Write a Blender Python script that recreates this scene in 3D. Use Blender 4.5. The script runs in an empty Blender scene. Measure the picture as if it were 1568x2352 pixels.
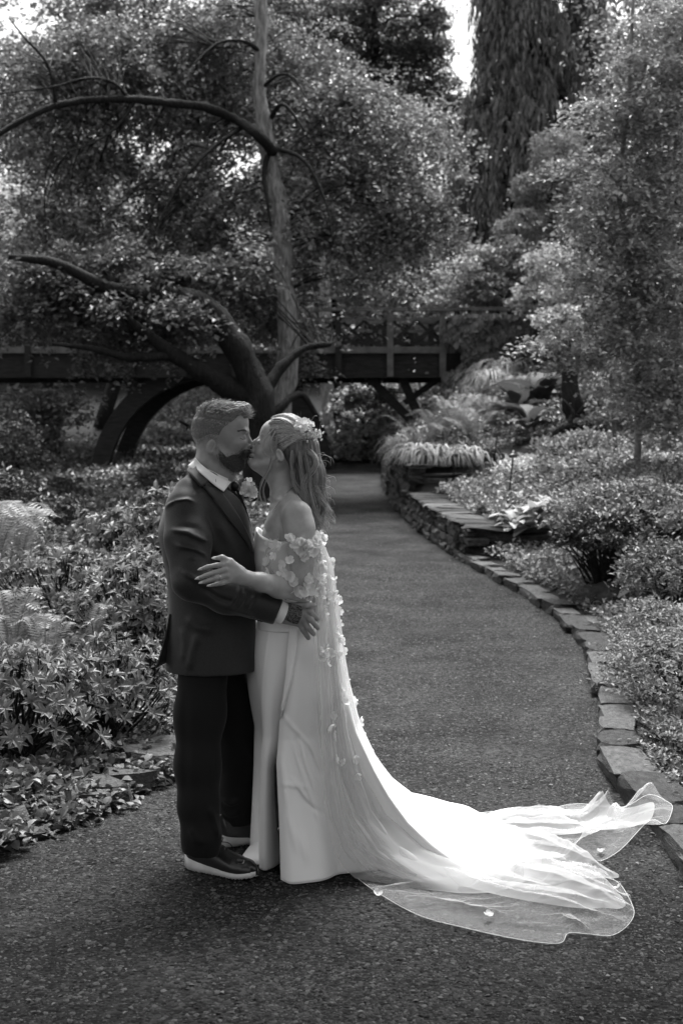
import bpy, math, random
import numpy as np
from mathutils import Vector, Matrix

R = math.radians
F = 3267.0          # focal length in units of a 1568 x 2352 picture (50 mm lens, 36 mm frame height)
HZ, CXP, EYE = 972.0, 784.0, 1.68
scene = bpy.context.scene
COL = scene.collection

# ------------------------------------------------------------------ camera
cam_d = bpy.data.cameras.new('camera'); cam = bpy.data.objects.new('camera', cam_d); COL.objects.link(cam)
scene.camera = cam
cam.location = (0, 0, EYE); cam.rotation_euler = (R(90), 0, 0)
cam_d.sensor_fit = 'VERTICAL'; cam_d.sensor_height = 36; cam_d.sensor_width = 24; cam_d.lens = 36 * F / 2352
cam_d.shift_y = -(1176 - HZ) / 2352
cam_d.clip_end = 900; cam_d.clip_start = 0.05
cam_d.dof.use_dof = True; cam_d.dof.focus_distance = 5.3; cam_d.dof.aperture_fstop = 4.8

# ------------------------------------------------------------------ daylight (black-and-white photograph: neutral greys)
SUN_EL, SUN_AZ = 68, 12          # azimuth measured from +Y towards +X
world = bpy.data.worlds.new('World'); scene.world = world; world.use_nodes = True
nt = world.node_tree; nt.nodes.clear()
sky = nt.nodes.new('ShaderNodeTexSky'); sky.sky_type = 'NISHITA'; sky.sun_disc = False
sky.sun_elevation = R(SUN_EL); sky.sun_rotation = R(SUN_AZ); sky.air_density = 1.0; sky.dust_density = 6.0
bw = nt.nodes.new('ShaderNodeRGBToBW'); bgn = nt.nodes.new('ShaderNodeBackground'); wo = nt.nodes.new('ShaderNodeOutputWorld')
bgn.inputs[1].default_value = 0.13
nt.links.new(sky.outputs[0], bw.inputs[0]); nt.links.new(bw.outputs[0], bgn.inputs[0]); nt.links.new(bgn.outputs[0], wo.inputs[0])
sun_d = bpy.data.lights.new('sun', 'SUN'); sun = bpy.data.objects.new('sun', sun_d); COL.objects.link(sun)
sun_d.energy = 2.5; sun_d.angle = R(22); sun_d.color = (1, 1, 1)
sd = Vector((math.sin(R(SUN_AZ)) * math.cos(R(SUN_EL)), math.cos(R(SUN_AZ)) * math.cos(R(SUN_EL)), math.sin(R(SUN_EL))))
sun.rotation_euler = sd.to_track_quat('Z', 'Y').to_euler()
vs = scene.view_settings
scene.display_settings.display_device = 'sRGB'
vs.view_transform = 'Standard'; vs.look = 'None'; vs.exposure = 1.6; vs.gamma = 1; vs.use_curve_mapping = False
cy = scene.cycles
cy.use_denoising = True; cy.max_bounces = 6; cy.diffuse_bounces = 3; cy.glossy_bounces = 3
cy.transmission_bounces = 4; cy.transparent_max_bounces = 24
cy.sample_clamp_indirect = 4.0; cy.use_adaptive_sampling = True; cy.adaptive_threshold = 0.015

# ------------------------------------------------------------------ helpers
def W(px, py, Y): return np.array([(px - CXP) / F * Y, Y, EYE - (py - HZ) / F * Y])
def wv(px, py, Y): return Vector(W(px, py, Y))
def lerp(a, b, t): return a + (b - a) * t
def sstep(a, b, x):
    t = np.clip((x - a) / (b - a), 0, 1); return t * t * (3 - 2 * t)

def _hash(ix, iy, iz, seed):
    n = (ix * 374761393 + iy * 668265263 + iz * 2147483647 + seed * 974634777) & 0x7fffffff
    n = ((n ^ (n >> 13)) * 1274126177) & 0x7fffffff
    return ((n ^ (n >> 16)) & 0xffff) / 65535.0
def vnoise(P, scale=1.0, seed=0):
    P = np.asarray(P, float) * scale
    i = np.floor(P).astype(np.int64); f = P - i; f = f * f * (3 - 2 * f)
    r = 0
    for dx in (0, 1):
        for dy in (0, 1):
            for dz in (0, 1):
                w = (f[..., 0] if dx else 1 - f[..., 0]) * (f[..., 1] if dy else 1 - f[..., 1]) * (f[..., 2] if dz else 1 - f[..., 2])
                r = r + w * _hash(i[..., 0] + dx, i[..., 1] + dy, i[..., 2] + dz, seed)
    return r * 2 - 1
def fbm(P, scale=1.0, seed=0, o=3):
    r = 0; a = 1
    for k in range(o): r = r + a * vnoise(P, scale * 2 ** k, seed + k); a *= .5
    return r

def add_mesh(name, V, Fc, mat=None, parent=None, smooth=True, loc=None, sharp=False):
    """V (n,3) world coordinates; Fc (m,k) array or a list of such arrays."""
    V = np.asarray(V, float)
    me = bpy.data.meshes.new(name)
    if isinstance(Fc, np.ndarray): Fc = [Fc]
    elif len(Fc) and not isinstance(Fc[0], np.ndarray):
        by = {}
        for f in Fc: by.setdefault(len(f), []).append(f)
        Fc = [np.array(v) for v in by.values()]
    Fc = [f for f in Fc if len(f)]
    base = np.array(parent.location if (parent is not None and loc is None) else (loc if loc is not None else (0, 0, 0)), float)
    Vl = V - base
    me.vertices.add(len(Vl)); me.vertices.foreach_set('co', Vl.astype(np.float32).ravel())
    nl = sum(f.size for f in Fc); npol = sum(len(f) for f in Fc)
    me.loops.add(nl); me.polygons.add(npol)
    me.loops.foreach_set('vertex_index', np.concatenate([f.ravel() for f in Fc]).astype(np.int32))
    tot = np.concatenate([np.full(len(f), f.shape[1]) for f in Fc]).astype(np.int32)
    st = np.concatenate([[0], np.cumsum(tot)[:-1]]).astype(np.int32)
    me.polygons.foreach_set('loop_start', st)
    try: me.polygons.foreach_set('loop_total', tot)
    except Exception: pass
    me.polygons.foreach_set('use_smooth', np.full(npol, bool(smooth)))
    me.update(calc_edges=True); me.validate()
    o = bpy.data.objects.new(name, me); COL.objects.link(o)
    if mat is not None: me.materials.append(mat)
    if parent is not None: o.parent = parent
    else: o.location = base
    return o
def tag(o, label=None, cat=None, group=None, kind=None):
    if label: o['label'] = label
    if cat: o['category'] = cat
    if group: o['group'] = group
    if kind: o['kind'] = kind
    return o
def thing(name, label, cat, loc, group=None):
    o = bpy.data.objects.new(name, None); COL.objects.link(o); o.location = Vector(loc)
    o.empty_display_size = .1
    return tag(o, label, cat, group)

class MB:
    """collects triangles/quads of several shapes into one mesh"""
    def __init__(s): s.V = []; s.F = {}; s.n = 0
    def add(s, V, Fc):
        V = np.asarray(V, float)
        if not isinstance(Fc, (list, tuple)) or (len(Fc) and not isinstance(Fc[0], np.ndarray)): Fc = [np.array(Fc)]
        for f in Fc:
            if len(f): s.F.setdefault(f.shape[1], []).append(f + s.n)
        s.V.append(V); s.n += len(V)
    def build(s, name, mat, parent=None, smooth=True, loc=None):
        return add_mesh(name, np.concatenate(s.V), [np.concatenate(v) for v in s.F.values()], mat, parent, smooth, loc)

def frames(pts):
    pts = np.asarray(pts, float); T = np.gradient(pts, axis=0); T /= np.linalg.norm(T, axis=1)[:, None] + 1e-12
    up = np.array([0, 0, 1.0]) if abs(T[0][2]) < .9 else np.array([1.0, 0, 0])
    N = []; n = np.cross(T[0], up); n /= np.linalg.norm(n)
    for t in T:
        n = n - t * n.dot(t); n /= np.linalg.norm(n) + 1e-12; N.append(n.copy())
    N = np.array(N); return T, N, np.cross(T, N)
def resample(pts, n):
    pts = np.asarray(pts, float); d = np.concatenate([[0], np.cumsum(np.linalg.norm(np.diff(pts[:, :3], axis=0), axis=1))])
    t = np.linspace(0, d[-1], n)
    # Catmull-Rom style smooth interpolation
    k = np.searchsorted(d, t, side='right') - 1; k = np.clip(k, 0, len(pts) - 2)
    u = (t - d[k]) / (d[k + 1] - d[k] + 1e-12); u = u[:, None]
    p1 = pts[k]; p2 = pts[k + 1]
    p0 = np.where((k > 0)[:, None], pts[np.maximum(k - 1, 0)], 2 * p1 - p2)
    p3 = np.where((k + 2 < len(pts))[:, None], pts[np.minimum(k + 2, len(pts) - 1)], 2 * p2 - p1)
    return .5 * ((2 * p1) + (p2 - p0) * u + (2 * p0 - 5 * p1 + 4 * p2 - p3) * u ** 2 + (-p0 + 3 * p1 - 3 * p2 + p3) * u ** 3)
def tube(pts, rad, sides=6, cap=True, wob=0, seed=0):
    pts = np.asarray(pts, float); n = len(pts); rad = np.broadcast_to(np.asarray(rad, float), (n,))
    T, N, B = frames(pts); a = np.linspace(0, 2 * np.pi, sides, endpoint=False)
    rr = rad[:, None] * np.ones(sides)
    V = pts[:, None] + rr[..., None] * (np.cos(a)[None, :, None] * N[:, None] + np.sin(a)[None, :, None] * B[:, None])
    if wob: V = V + (V - pts[:, None]) * (fbm(V, 1 / (rad.max() * 1.2), seed, 3) * wob)[..., None]
    i = np.arange(n - 1)[:, None] * sides; j = np.arange(sides)[None]; k = (j + 1) % sides
    q = np.stack([i + j, i + k, i + sides + k, i + sides + j], -1).reshape(-1, 4)
    V = V.reshape(-1, 3); fs = [q]
    if cap:
        V = np.concatenate([V, pts[:1], pts[-1:]]); c0 = n * sides
        jj = np.arange(sides); kk = (jj + 1) % sides
        fs.append(np.concatenate([np.stack([kk, jj, np.full(sides, c0)], -1), np.stack([(n - 1) * sides + jj, (n - 1) * sides + kk, np.full(sides, c0 + 1)], -1)]))
    return V, fs
BOXF = np.array([[0, 1, 3, 2], [4, 6, 7, 5], [0, 4, 5, 1], [2, 3, 7, 6], [0, 2, 6, 4], [1, 5, 7, 3]])
def box(lo, hi):
    lo = np.array(lo, float); hi = np.array(hi, float)
    V = np.array([[(lo, hi)[i][0], (lo, hi)[j][1], (lo, hi)[k][2]] for i in (0, 1) for j in (0, 1) for k in (0, 1)])
    return V, BOXF
def bar(a, b, w, t, up=(0, 1, 0)):
    """square bar from a to b: w across in the plane, t along `up`"""
    a = np.array(a, float); b = np.array(b, float); d = b - a; d /= np.linalg.norm(d); up = np.array(up, float)
    s = np.cross(d, up); s /= np.linalg.norm(s); up = np.cross(s, d)
    V = [p + s * i * w / 2 + up * j * t / 2 for p in (a, b) for i in (-1, 1) for j in (-1, 1)]
    return np.array(V), BOXF
def grid_faces(nr, nc, wrap=False):
    i = np.arange(nr - 1)[:, None]; j = np.arange(nc if wrap else nc - 1)[None]; k = (j + 1) % nc
    return np.stack([i * nc + j, i * nc + k, (i + 1) * nc + k, (i + 1) * nc + j], -1).reshape(-1, 4)

# ------------------------------------------------------------------ materials (all neutral greys, as the photograph is)
def mat(name, v=0.2, rough=0.7, spec=0.3, v2=None, scale=8, bump=0, bscale=40, island=0, trans=0, sheen=0, detail=4, metallic=0, bdist=.01, coat=0, stretch=None, aniso=0):
    m = bpy.data.materials.new(name); m.use_nodes = True; t = m.node_tree; ns = t.nodes; L = t.links
    b = ns['Principled BSDF']; out = ns['Material Output']
    b.inputs['Roughness'].default_value = rough; b.inputs['Specular IOR Level'].default_value = spec
    b.inputs['Metallic'].default_value = metallic
    if sheen: b.inputs['Sheen Weight'].default_value = sheen; b.inputs['Sheen Roughness'].default_value = .4
    if coat: b.inputs['Coat Weight'].default_value = coat; b.inputs['Coat Roughness'].default_value = .15
    tc = ns.new('ShaderNodeTexCoord'); vec = tc.outputs['Object']
    if stretch:
        mp = ns.new('ShaderNodeMapping'); mp.inputs['Scale'].default_value = stretch; L.new(vec, mp.inputs[0]); vec = mp.outputs[0]
    col = None
    if v2 is not None:
        n = ns.new('ShaderNodeTexNoise'); n.inputs['Scale'].default_value = scale; n.inputs['Detail'].default_value = detail; L.new(vec, n.inputs['Vector'])
        r = ns.new('ShaderNodeMapRange'); r.inputs[1].default_value = .3; r.inputs[2].default_value = .7
        r.inputs[3].default_value = v; r.inputs[4].default_value = v2; L.new(n.outputs[0], r.inputs[0]); col = r.outputs[0]
    if island:
        g = ns.new('ShaderNodeNewGeometry'); r = ns.new('ShaderNodeMapRange'); r.inputs[3].default_value = 1 - island; r.inputs[4].default_value = 1 + island
        L.new(g.outputs['Random Per Island'], r.inputs[0])
        mu = ns.new('ShaderNodeMath'); mu.operation = 'MULTIPLY'
        if col is None: mu.inputs[0].default_value = v
        else: L.new(col, mu.inputs[0])
        L.new(r.outputs[0], mu.inputs[1]); col = mu.outputs[0]
    if col is not None: L.new(col, b.inputs['Base Color'])
    else: b.inputs['Base Color'].default_value = (v, v, v, 1)
    if bump:
        n = ns.new('ShaderNodeTexNoise'); n.inputs['Scale'].default_value = bscale; n.inputs['Detail'].default_value = 5; L.new(vec, n.inputs['Vector'])
        bp = ns.new('ShaderNodeBump'); bp.inputs['Strength'].default_value = bump; bp.inputs['Distance'].default_value = bdist
        L.new(n.outputs[0], bp.inputs['Height']); L.new(bp.outputs[0], b.inputs['Normal'])
    if trans:
        tr = ns.new('ShaderNodeBsdfTranslucent'); mx = ns.new('ShaderNodeMixShader'); mx.inputs[0].default_value = trans
        if col is not None: L.new(col, tr.inputs[0])
        else: tr.inputs[0].default_value = (v, v, v, 1)
        L.new(b.outputs[0], mx.inputs[1]); L.new(tr.outputs[0], mx.inputs[2]); L.new(mx.outputs[0], out.inputs[0])
    return m
def leafmat(name, v, isl=.6, rough=.45, spec=.4, trans=.2): return mat(name, v, rough, spec, island=isl, trans=trans)
# ================================================================== terrain
def zp(Y):
    Y = np.asarray(Y, float); return .71 * (np.clip(Y - 10, 0, 60) / 24) ** 1.3
def G(px, py):
    """point of the path surface seen at this place"""
    Y = 5.0
    for _ in range(60):
        t = F * (EYE - float(zp(Y))) / max(py - HZ, 5); Y = .6 * Y + .4 * min(t, 60)
    return np.array([(px - CXP) / F * Y, Y, float(zp(Y))])
_re = np.array([G(*p)[:2] for p in [(1568, 2010), (1500, 1900), (1440, 1830), (1387, 1760), (1385, 1680), (1372, 1590), (1345, 1490), (1285, 1425), (1200, 1370), (1100, 1312), (1055, 1287), (960, 1222), (905, 1168), (880, 1120), (878, 1085), (900, 1066)]])
_re = np.concatenate([[[_re[0][0] - .1, -4], [_re[0][0] + .02, 4.2]], _re, [[6.0, 46], [8, 60]]])
_le = np.array([G(*p)[:2] for p in [(-260, 2060), (0, 1935), (155, 1880), (286, 1808), (412, 1762), (470, 1640), (540, 1450), (620, 1290), (700, 1160), (742, 1085), (744, 1064)]])
_le = np.concatenate([[[-2.6, -4], [-2.2, 4.0]], _le, [[-.5, 46], [0, 60]]])
_ro = np.argsort(_re[:, 1]); _re = _re[_ro]; _lo = np.argsort(_le[:, 1]); _le = _le[_lo]
def xr(Y): return np.interp(Y, _re[:, 1], _re[:, 0])
def xl(Y): return np.interp(Y, _le[:, 1], _le[:, 0])
YW1 = G(1060, 1292)[1]; YW2 = G(945, 1190)[1]
def hw(Y):
    Y = np.asarray(Y, float)
    return .06 + .33 * sstep(YW1 - .05, YW1 + .12, Y) + .36 * sstep(YW2 - .05, YW2 + .12, Y) - .5 * sstep(31, 36, Y)
def H(x, Y):
    x = np.asarray(x, float); Y = np.asarray(Y, float)
    s = x - xr(Y); k = np.interp(Y, [0, 8, 14, 20, 28, 34, 60], [.22, .22, .2, .2, .36, .62, .62])
    right = hw(Y) * sstep(.05, .2, s) + k * np.clip(s - .5, 0, 14)
    sl = xl(Y) - x
    left = .05 * sstep(.02, .2, sl) + .07 * np.clip(sl, 0, 2) * np.interp(Y, [0, 12, 20], [1, 1, 0]) - .22 * sstep(3, 7, sl) * sstep(16, 22, Y)
    nz = fbm(np.stack([x, Y, 0 * x], -1), .5, 3) * .05 * (sstep(.1, .8, s) + sstep(.1, .8, sl))
    hill = 5 * sstep(48, 90, Y)
    return zp(Y) + np.where(s > 0, right, 0) + np.where(sl > 0, left, 0) + nz + hill
def onG(px, Y, dz=0):
    x = (px - CXP) / F * Y; return np.array([x, Y, float(H(x, Y)) + dz])

M_soil = mat('leaf_mould_soil', .035, .95, .1, v2=.012, scale=6, bump=.6, bscale=60)
ys = np.concatenate([np.linspace(-6, 3, 10), np.arange(3.2, 14, .12), np.arange(14, 40, .25), np.arange(40, 130, 2.5), [200, 400, 700]])
xs = np.concatenate([[-500, -200, -90, -60, -40, -30], np.arange(-22, -4, .5), np.arange(-4, 5, .1), np.arange(5, 22, .5), [24, 30, 40, 60, 90, 200, 500]])
XX, YY = np.meshgrid(xs, ys); ZZ = H(XX, YY)
inside = (XX > xl(YY) + .05) & (XX < xr(YY) - .05)
ZZ = np.where(inside, ZZ - .02, ZZ)
tag(add_mesh('ground', np.stack([XX, YY, ZZ], -1).reshape(-1, 3), grid_faces(len(ys), len(xs)), M_soil), kind='structure')

# ---- gravel path: a fine grid whose relief is real, with loose stones over it
def gravel_mat():
    m = bpy.data.materials.new('crushed_grey_gravel'); m.use_nodes = True; t = m.node_tree; ns = t.nodes; L = t.links; b = ns['Principled BSDF']
    tc = ns.new('ShaderNodeTexCoord')
    vo = ns.new('ShaderNodeTexVoronoi'); vo.inputs['Scale'].default_value = 62; L.new(tc.outputs['Object'], vo.inputs['Vector'])
    sep = ns.new('ShaderNodeSeparateColor'); L.new(vo.outputs['Color'], sep.inputs[0])
    r1 = ns.new('ShaderNodeMapRange'); r1.inputs[3].default_value = .014; r1.inputs[4].default_value = .06; L.new(sep.outputs[0], r1.inputs[0])
    pw = ns.new('ShaderNodeMath'); pw.operation = 'POWER'; pw.inputs[1].default_value = 1.2; L.new(r1.outputs[0], pw.inputs[0])
    n = ns.new('ShaderNodeTexNoise'); n.inputs['Scale'].default_value = 1.6; n.inputs['Detail'].default_value = 7; L.new(tc.outputs['Object'], n.inputs['Vector'])
    r2 = ns.new('ShaderNodeMapRange'); r2.inputs[1].default_value = .35; r2.inputs[2].default_value = .65; r2.inputs[3].default_value = .5; r2.inputs[4].default_value = 1.5; L.new(n.outputs[0], r2.inputs[0])
    n3 = ns.new('ShaderNodeTexNoise'); n3.inputs['Scale'].default_value = 14; n3.inputs['Detail'].default_value = 4; L.new(tc.outputs['Object'], n3.inputs['Vector'])
    r3 = ns.new('ShaderNodeMapRange'); r3.inputs[1].default_value = .3; r3.inputs[2].default_value = .7; r3.inputs[3].default_value = .72; r3.inputs[4].default_value = 1.25; L.new(n3.outputs[0], r3.inputs[0])
    mu = ns.new('ShaderNodeMath'); mu.operation = 'MULTIPLY'; L.new(pw.outputs[0], mu.inputs[0]); L.new(r2.outputs[0], mu.inputs[1])
    m2 = ns.new('ShaderNodeMath'); m2.operation = 'MULTIPLY'; L.new(mu.outputs[0], m2.inputs[0]); L.new(r3.outputs[0], m2.inputs[1])
    L.new(m2.outputs[0], b.inputs['Base Color']); b.inputs['Roughness'].default_value = .9; b.inputs['Specular IOR Level'].default_value = .1
    bp = ns.new('ShaderNodeBump'); bp.inputs['Strength'].default_value = .9; bp.inputs['Distance'].default_value = .006; bp.invert = True
    L.new(vo.outputs['Distance'], bp.inputs['Height'])
    bp2 = ns.new('ShaderNodeBump'); bp2.inputs['Strength'].default_value = .6; bp2.inputs['Distance'].default_value = .03
    L.new(n3.outputs[0], bp2.inputs['Height']); L.new(bp.outputs[0], bp2.inputs['Normal']); L.new(bp2.outputs[0], b.inputs['Normal'])
    return m
M_gravel = gravel_mat()
ys = np.concatenate([np.linspace(-4, 3.4, 20), np.arange(3.5, 9, .03), np.arange(9, 16, .08), np.arange(16, 46, .3)])
U = np.linspace(0, 1, 130); YY, UU = np.meshgrid(ys, U, indexing='ij')
XX = lerp(xl(YY) - .04, xr(YY) + .06, UU)
ZZ = zp(YY) + .004 + fbm(np.stack([XX, YY, 0 * XX], -1), 1.1, 8, 4) * .010
path_xyz = np.stack([XX, YY, ZZ], -1)
path = tag(add_mesh('path', path_xyz.reshape(-1, 3), grid_faces(len(ys), len(U)), M_gravel), kind='structure')

# loose stones of the gravel: instances scattered over the near path
def pebble_mesh(seed):
    rg = np.random.default_rng(seed)
    V = np.array([[1, 0, 0], [.5, .87, .1], [-.5, .85, 0], [-1, 0, .1], [-.5, -.87, 0], [.5, -.85, .1], [.35, .3, .62], [-.4, .25, .55], [-.1, -.45, .6]], float)
    V *= 1 + rg.uniform(-.28, .28, V.shape)
    Fc = [(0, 1, 6), (1, 2, 7), (1, 7, 6), (2, 3, 7), (3, 4, 8), (3, 8, 7), (4, 5, 8), (5, 0, 6), (5, 6, 8), (6, 7, 8)]
    return V, np.array(Fc)
M_peb = mat('gravel_stone', .075, .8, .15, island=0)
def _obj_random(m, lo, hi, power=1.0):
    ns = m.node_tree.nodes; L = m.node_tree.links
    oi = ns.new('ShaderNodeObjectInfo'); p = ns.new('ShaderNodeMath'); p.operation = 'POWER'; p.inputs[1].default_value = power
    r = ns.new('ShaderNodeMapRange'); r.inputs[3].default_value = lo; r.inputs[4].default_value = hi
    L.new(oi.outputs['Random'], p.inputs[0]); L.new(p.outputs[0], r.inputs[0]); L.new(r.outputs[0], ns['Principled BSDF'].inputs['Base Color'])
_obj_random(M_peb, .012, .095, 2.2)
rg = np.random.default_rng(5)
def scatter(name, P, rots, scales, protoV, protoF, material):
    """many small alike pieces as one object of kind stuff: geometry-node instances on points"""
    pts = bpy.data.meshes.new(name); pts.vertices.add(len(P)); pts.vertices.foreach_set('co', P.astype(np.float32).ravel())
    a = pts.attributes.new('rot', 'FLOAT_VECTOR', 'POINT'); a.data.foreach_set('vector', rots.astype(np.float32).ravel())
    a = pts.attributes.new('scl', 'FLOAT_VECTOR', 'POINT'); a.data.foreach_set('vector', scales.astype(np.float32).ravel())
    o = bpy.data.objects.new(name, pts); COL.objects.link(o)
    ng = bpy.data.node_groups.new(name, 'GeometryNodeTree')
    ng.interface.new_socket('Geometry', in_out='INPUT', socket_type='NodeSocketGeometry'); ng.interface.new_socket('Geometry', in_out='OUTPUT', socket_type='NodeSocketGeometry')
    n = ng.nodes; L = ng.links; gi = n.new('NodeGroupInput'); go = n.new('NodeGroupOutput')
    iop = n.new('GeometryNodeInstanceOnPoints'); L.new(gi.outputs[0], iop.inputs['Points'])
    me = bpy.data.meshes.new(name + '_piece'); me.from_pydata([tuple(v) for v in protoV], [], [tuple(int(i) for i in f) for f in protoF]); me.materials.append(material)
    src = bpy.data.objects.new(name + '_piece', me)       # not linked to the scene: only the source of the instances
    oi = n.new('GeometryNodeObjectInfo'); oi.inputs['Object'].default_value = src; L.new(oi.outputs['Geometry'], iop.inputs['Instance'])
    for nm, sock in (('rot', 'Rotation'), ('scl', 'Scale')):
        na = n.new('GeometryNodeInputNamedAttribute'); na.data_type = 'FLOAT_VECTOR'; na.inputs[0].default_value = nm
        if sock == 'Rotation':
            er = n.new('FunctionNodeEulerToRotation'); L.new(na.outputs[0], er.inputs[0]); L.new(er.outputs[0], iop.inputs[sock])
        else: L.new(na.outputs[0], iop.inputs[sock])
    L.new(iop.outputs[0], go.inputs[0])
    md = o.modifiers.new('scatter', 'NODES'); md.node_group = ng
    return o
def path_z(x, y):
    return zp(y) + .004 + fbm(np.stack([x, y, 0 * x], -1), 1.1, 8, 4) * .010
for q, (n, smin, smax) in enumerate([(260000, .003, .0066), (36000, .006, .0105)]):
    y = 3.55 + 12.5 * rg.random(n) ** 1.75; u = rg.random(n); x = lerp(xl(y), xr(y), u)
    P = np.stack([x, y, path_z(x, y) - .001], -1)
    keep = (vnoise(P, 2.2, 4 + q) + rg.uniform(-.8, .8, n)) > -.35; P = P[keep]; n = len(P)
    s = rg.uniform(smin, smax, n); sc = s[:, None] * rg.uniform(.7, 1.3, (n, 3)) * np.array([1, 1, .8])
    rot = np.stack([rg.uniform(-.4, .4, n), rg.uniform(-.4, .4, n), rg.uniform(0, 6.28, n)], -1)
    pv, pf = pebble_mesh(q + 3)
    o = scatter('gravel', P, rot, sc, pv, pf, M_peb)
    tag(o, ['fine grey crushed gravel covering the path', 'larger loose grey stones lying on the gravel path'][q], 'gravel', kind='stuff')

# ================================================================== stones of edgings and walls
def stone_mesh(seed, rough=.13):
    rg = np.random.default_rng(seed); n = 4
    g = np.linspace(-.5, .5, n); V = []; idx = {}
    for i in range(n):
        for j in range(n):
            for k in range(n):
                if i in (0, n - 1) or j in (0, n - 1) or k in (0, n - 1):
                    idx[i, j, k] = len(V); p = np.array([g[i], g[j], g[k]])
                    ed = (i in (0, n - 1)) + (j in (0, n - 1)) + (k in (0, n - 1))
                    V.append(p * (1 - .05 * (ed - 1)))
    V = np.array(V); V = V + np.stack([fbm(V, 2.3, seed * 7 + a, 2) for a in range(3)], -1) * rough
    Fc = []
    for a in range(3):
        for side in (0, n - 1):
            for u in range(n - 1):
                for v in range(n - 1):
                    def key(uu, vv):
                        c = [0, 0, 0]; c[a] = side; c[(a + 1) % 3] = uu; c[(a + 2) % 3] = vv; return idx[tuple(c)]
                    f = [key(u, v), key(u + 1, v), key(u + 1, v + 1), key(u, v + 1)]
                    Fc.append(f if side else f[::-1])
    me = bpy.data.meshes.new('stone'); me.from_pydata([tuple(v) for v in V], [], Fc)
    return me
M_stone = mat('grey_fieldstone', .09, .85, .25, v2=.035, scale=9, bump=.8, bscale=22, bdist=.02)
M_stone2 = mat('pale_fieldstone', .12, .85, .25, v2=.05, scale=7, bump=.8, bscale=22, bdist=.02)
M_stone3 = mat('dark_mossy_fieldstone', .05, .9, .2, v2=.018, scale=9, bump=.8, bscale=26, bdist=.02)
STONES = []; FLAT = []
for s in range(12):
    me = stone_mesh(s + 1); me.materials.append((M_stone, M_stone2, M_stone3)[(0, 0, 2, 1, 0, 2)[s % 6]])
    for p in me.polygons: p.use_smooth = False
    STONES.append(me)
for s in range(8):
    me = stone_mesh(s + 41, .075); me.materials.append((M_stone, M_stone3, M_stone)[s % 3])
    for p in me.polygons: p.use_smooth = False
    FLAT.append(me)
def stone(parent, c, size, rot=0, tilt=0, k=None, rg=random, flat=False):
    o = bpy.data.objects.new('stone', FLAT[rg.randrange(8)] if flat else STONES[rg.randrange(12) if k is None else k]); COL.objects.link(o); o.parent = parent
    o.location = Vector(c) - parent.location; o.scale = size; o.rotation_euler = (tilt, rg.uniform(-.04, .04), rot); return o
rnd = random.Random(11)
# right edging: single flat stones from the near corner to the first wall
rt = thing('stone_edging', 'low row of flat grey stones curving along the right side of the path', 'stone edging', (float(xr(8)), 8, 0))
y = 4.4
while y < YW1 - .1:
    ln = rnd.uniform(.26, .5) * (1 + .02 * y); w = rnd.uniform(.17, .225); h = rnd.uniform(.085, .11)
    ym = y + ln / 2; x = float(xr(ym)); d = math.atan2(float(xr(y + ln) - xr(y)), ln)
    stone(rt, (x + w * .38 + rnd.uniform(-.015, .015), ym, float(zp(ym)) + h * .42), (w, ln / math.cos(d) * 1.03, h), -d + rnd.uniform(-.04, .04), rnd.uniform(-.02, .02), rg=rnd, flat=True)
    if rnd.random() < .12: stone(rt, (x + w * 1.05, ym + .1, float(zp(ym)) + h * .3), (w * .9, ln * .7, h * .9), rnd.uniform(-.3, .3), 0, rg=rnd)
    y += ln
# retaining walls: courses of individually shaped stones
def wall(label, y0, y1, course, capw, x_of, base_of, lo, hi):
    t = thing('retaining_wall', label, 'stone wall', (float(x_of((y0 + y1) / 2)), (y0 + y1) / 2, float(base_of((y0 + y1) / 2))))
    for c in range(len(course)):
        zb = sum(course[:c]); h = course[c]; last = c == len(course) - 1
        y = y0 - (.0 if c % 2 else .12)
        while y < y1:
            ln = rnd.uniform(lo, hi) * (1.5 if last else 1); ym = y + ln / 2; x = float(x_of(ym)); dd = math.atan2(float(x_of(ym + .2) - x_of(ym - .2)), .4)
            w = capw if last else .24
            stone(t, (x + w * .45 + rnd.uniform(-.02, .012) - (.03 if last else 0) + c * .02, ym, float(base_of(ym)) + zb + h / 2), (w, ln * .985, h * .99), -dd + rnd.uniform(-.04, .04), rg=rnd)
            y += ln
    return t
wall('lower dry stone wall along the right path edge with a wide cap ledge', YW1, YW2 + .3, [.09, .1, .09, .075, .05], .5, xr, zp, .16, .4)
wall('upper dry stone wall by the path below the tufted grass', YW2, 33, [.13, .13, .14, .12, .12, .1, .06], .34, xr, zp, .28, .6)
def cross(label, Yc, x0, x1, zb_of, course, lo, hi):
    t = thing('retaining_wall', label, 'stone wall', ((x0 + x1) / 2, Yc, float(zp(Yc))))
    for c in range(len(course)):
        zb = sum(course[:c]); x = x0
        while x < x1:
            ln = rnd.uniform(lo, hi) * (1.4 if c == len(course) - 1 else 1)
            d = .42 if c == len(course) - 1 else .22
            stone(t, (x + ln / 2, Yc + d / 2 + rnd.uniform(-.015, .015), zb_of(x) + zb + course[c] / 2), (ln * .985, d, course[c] * .99), rnd.uniform(-.03, .03), rg=rnd)
            x += ln
    return t
cross('end face of the lower wall turning right into the bed', YW1 - .02, float(xr(YW1)) + .22, float(xr(YW1)) + 1.15, lambda x: float(zp(YW1)) + .02, [.1, .1, .1, .07], .2, .5)
cross('short dark wall under the grass tufts turning right into the bed', YW2 - .02, float(xr(YW2)) + .2, float(xr(YW2)) + 1.5, lambda x: float(zp(YW2)) + .36, [.13, .12, .06], .35, .7)
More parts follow.
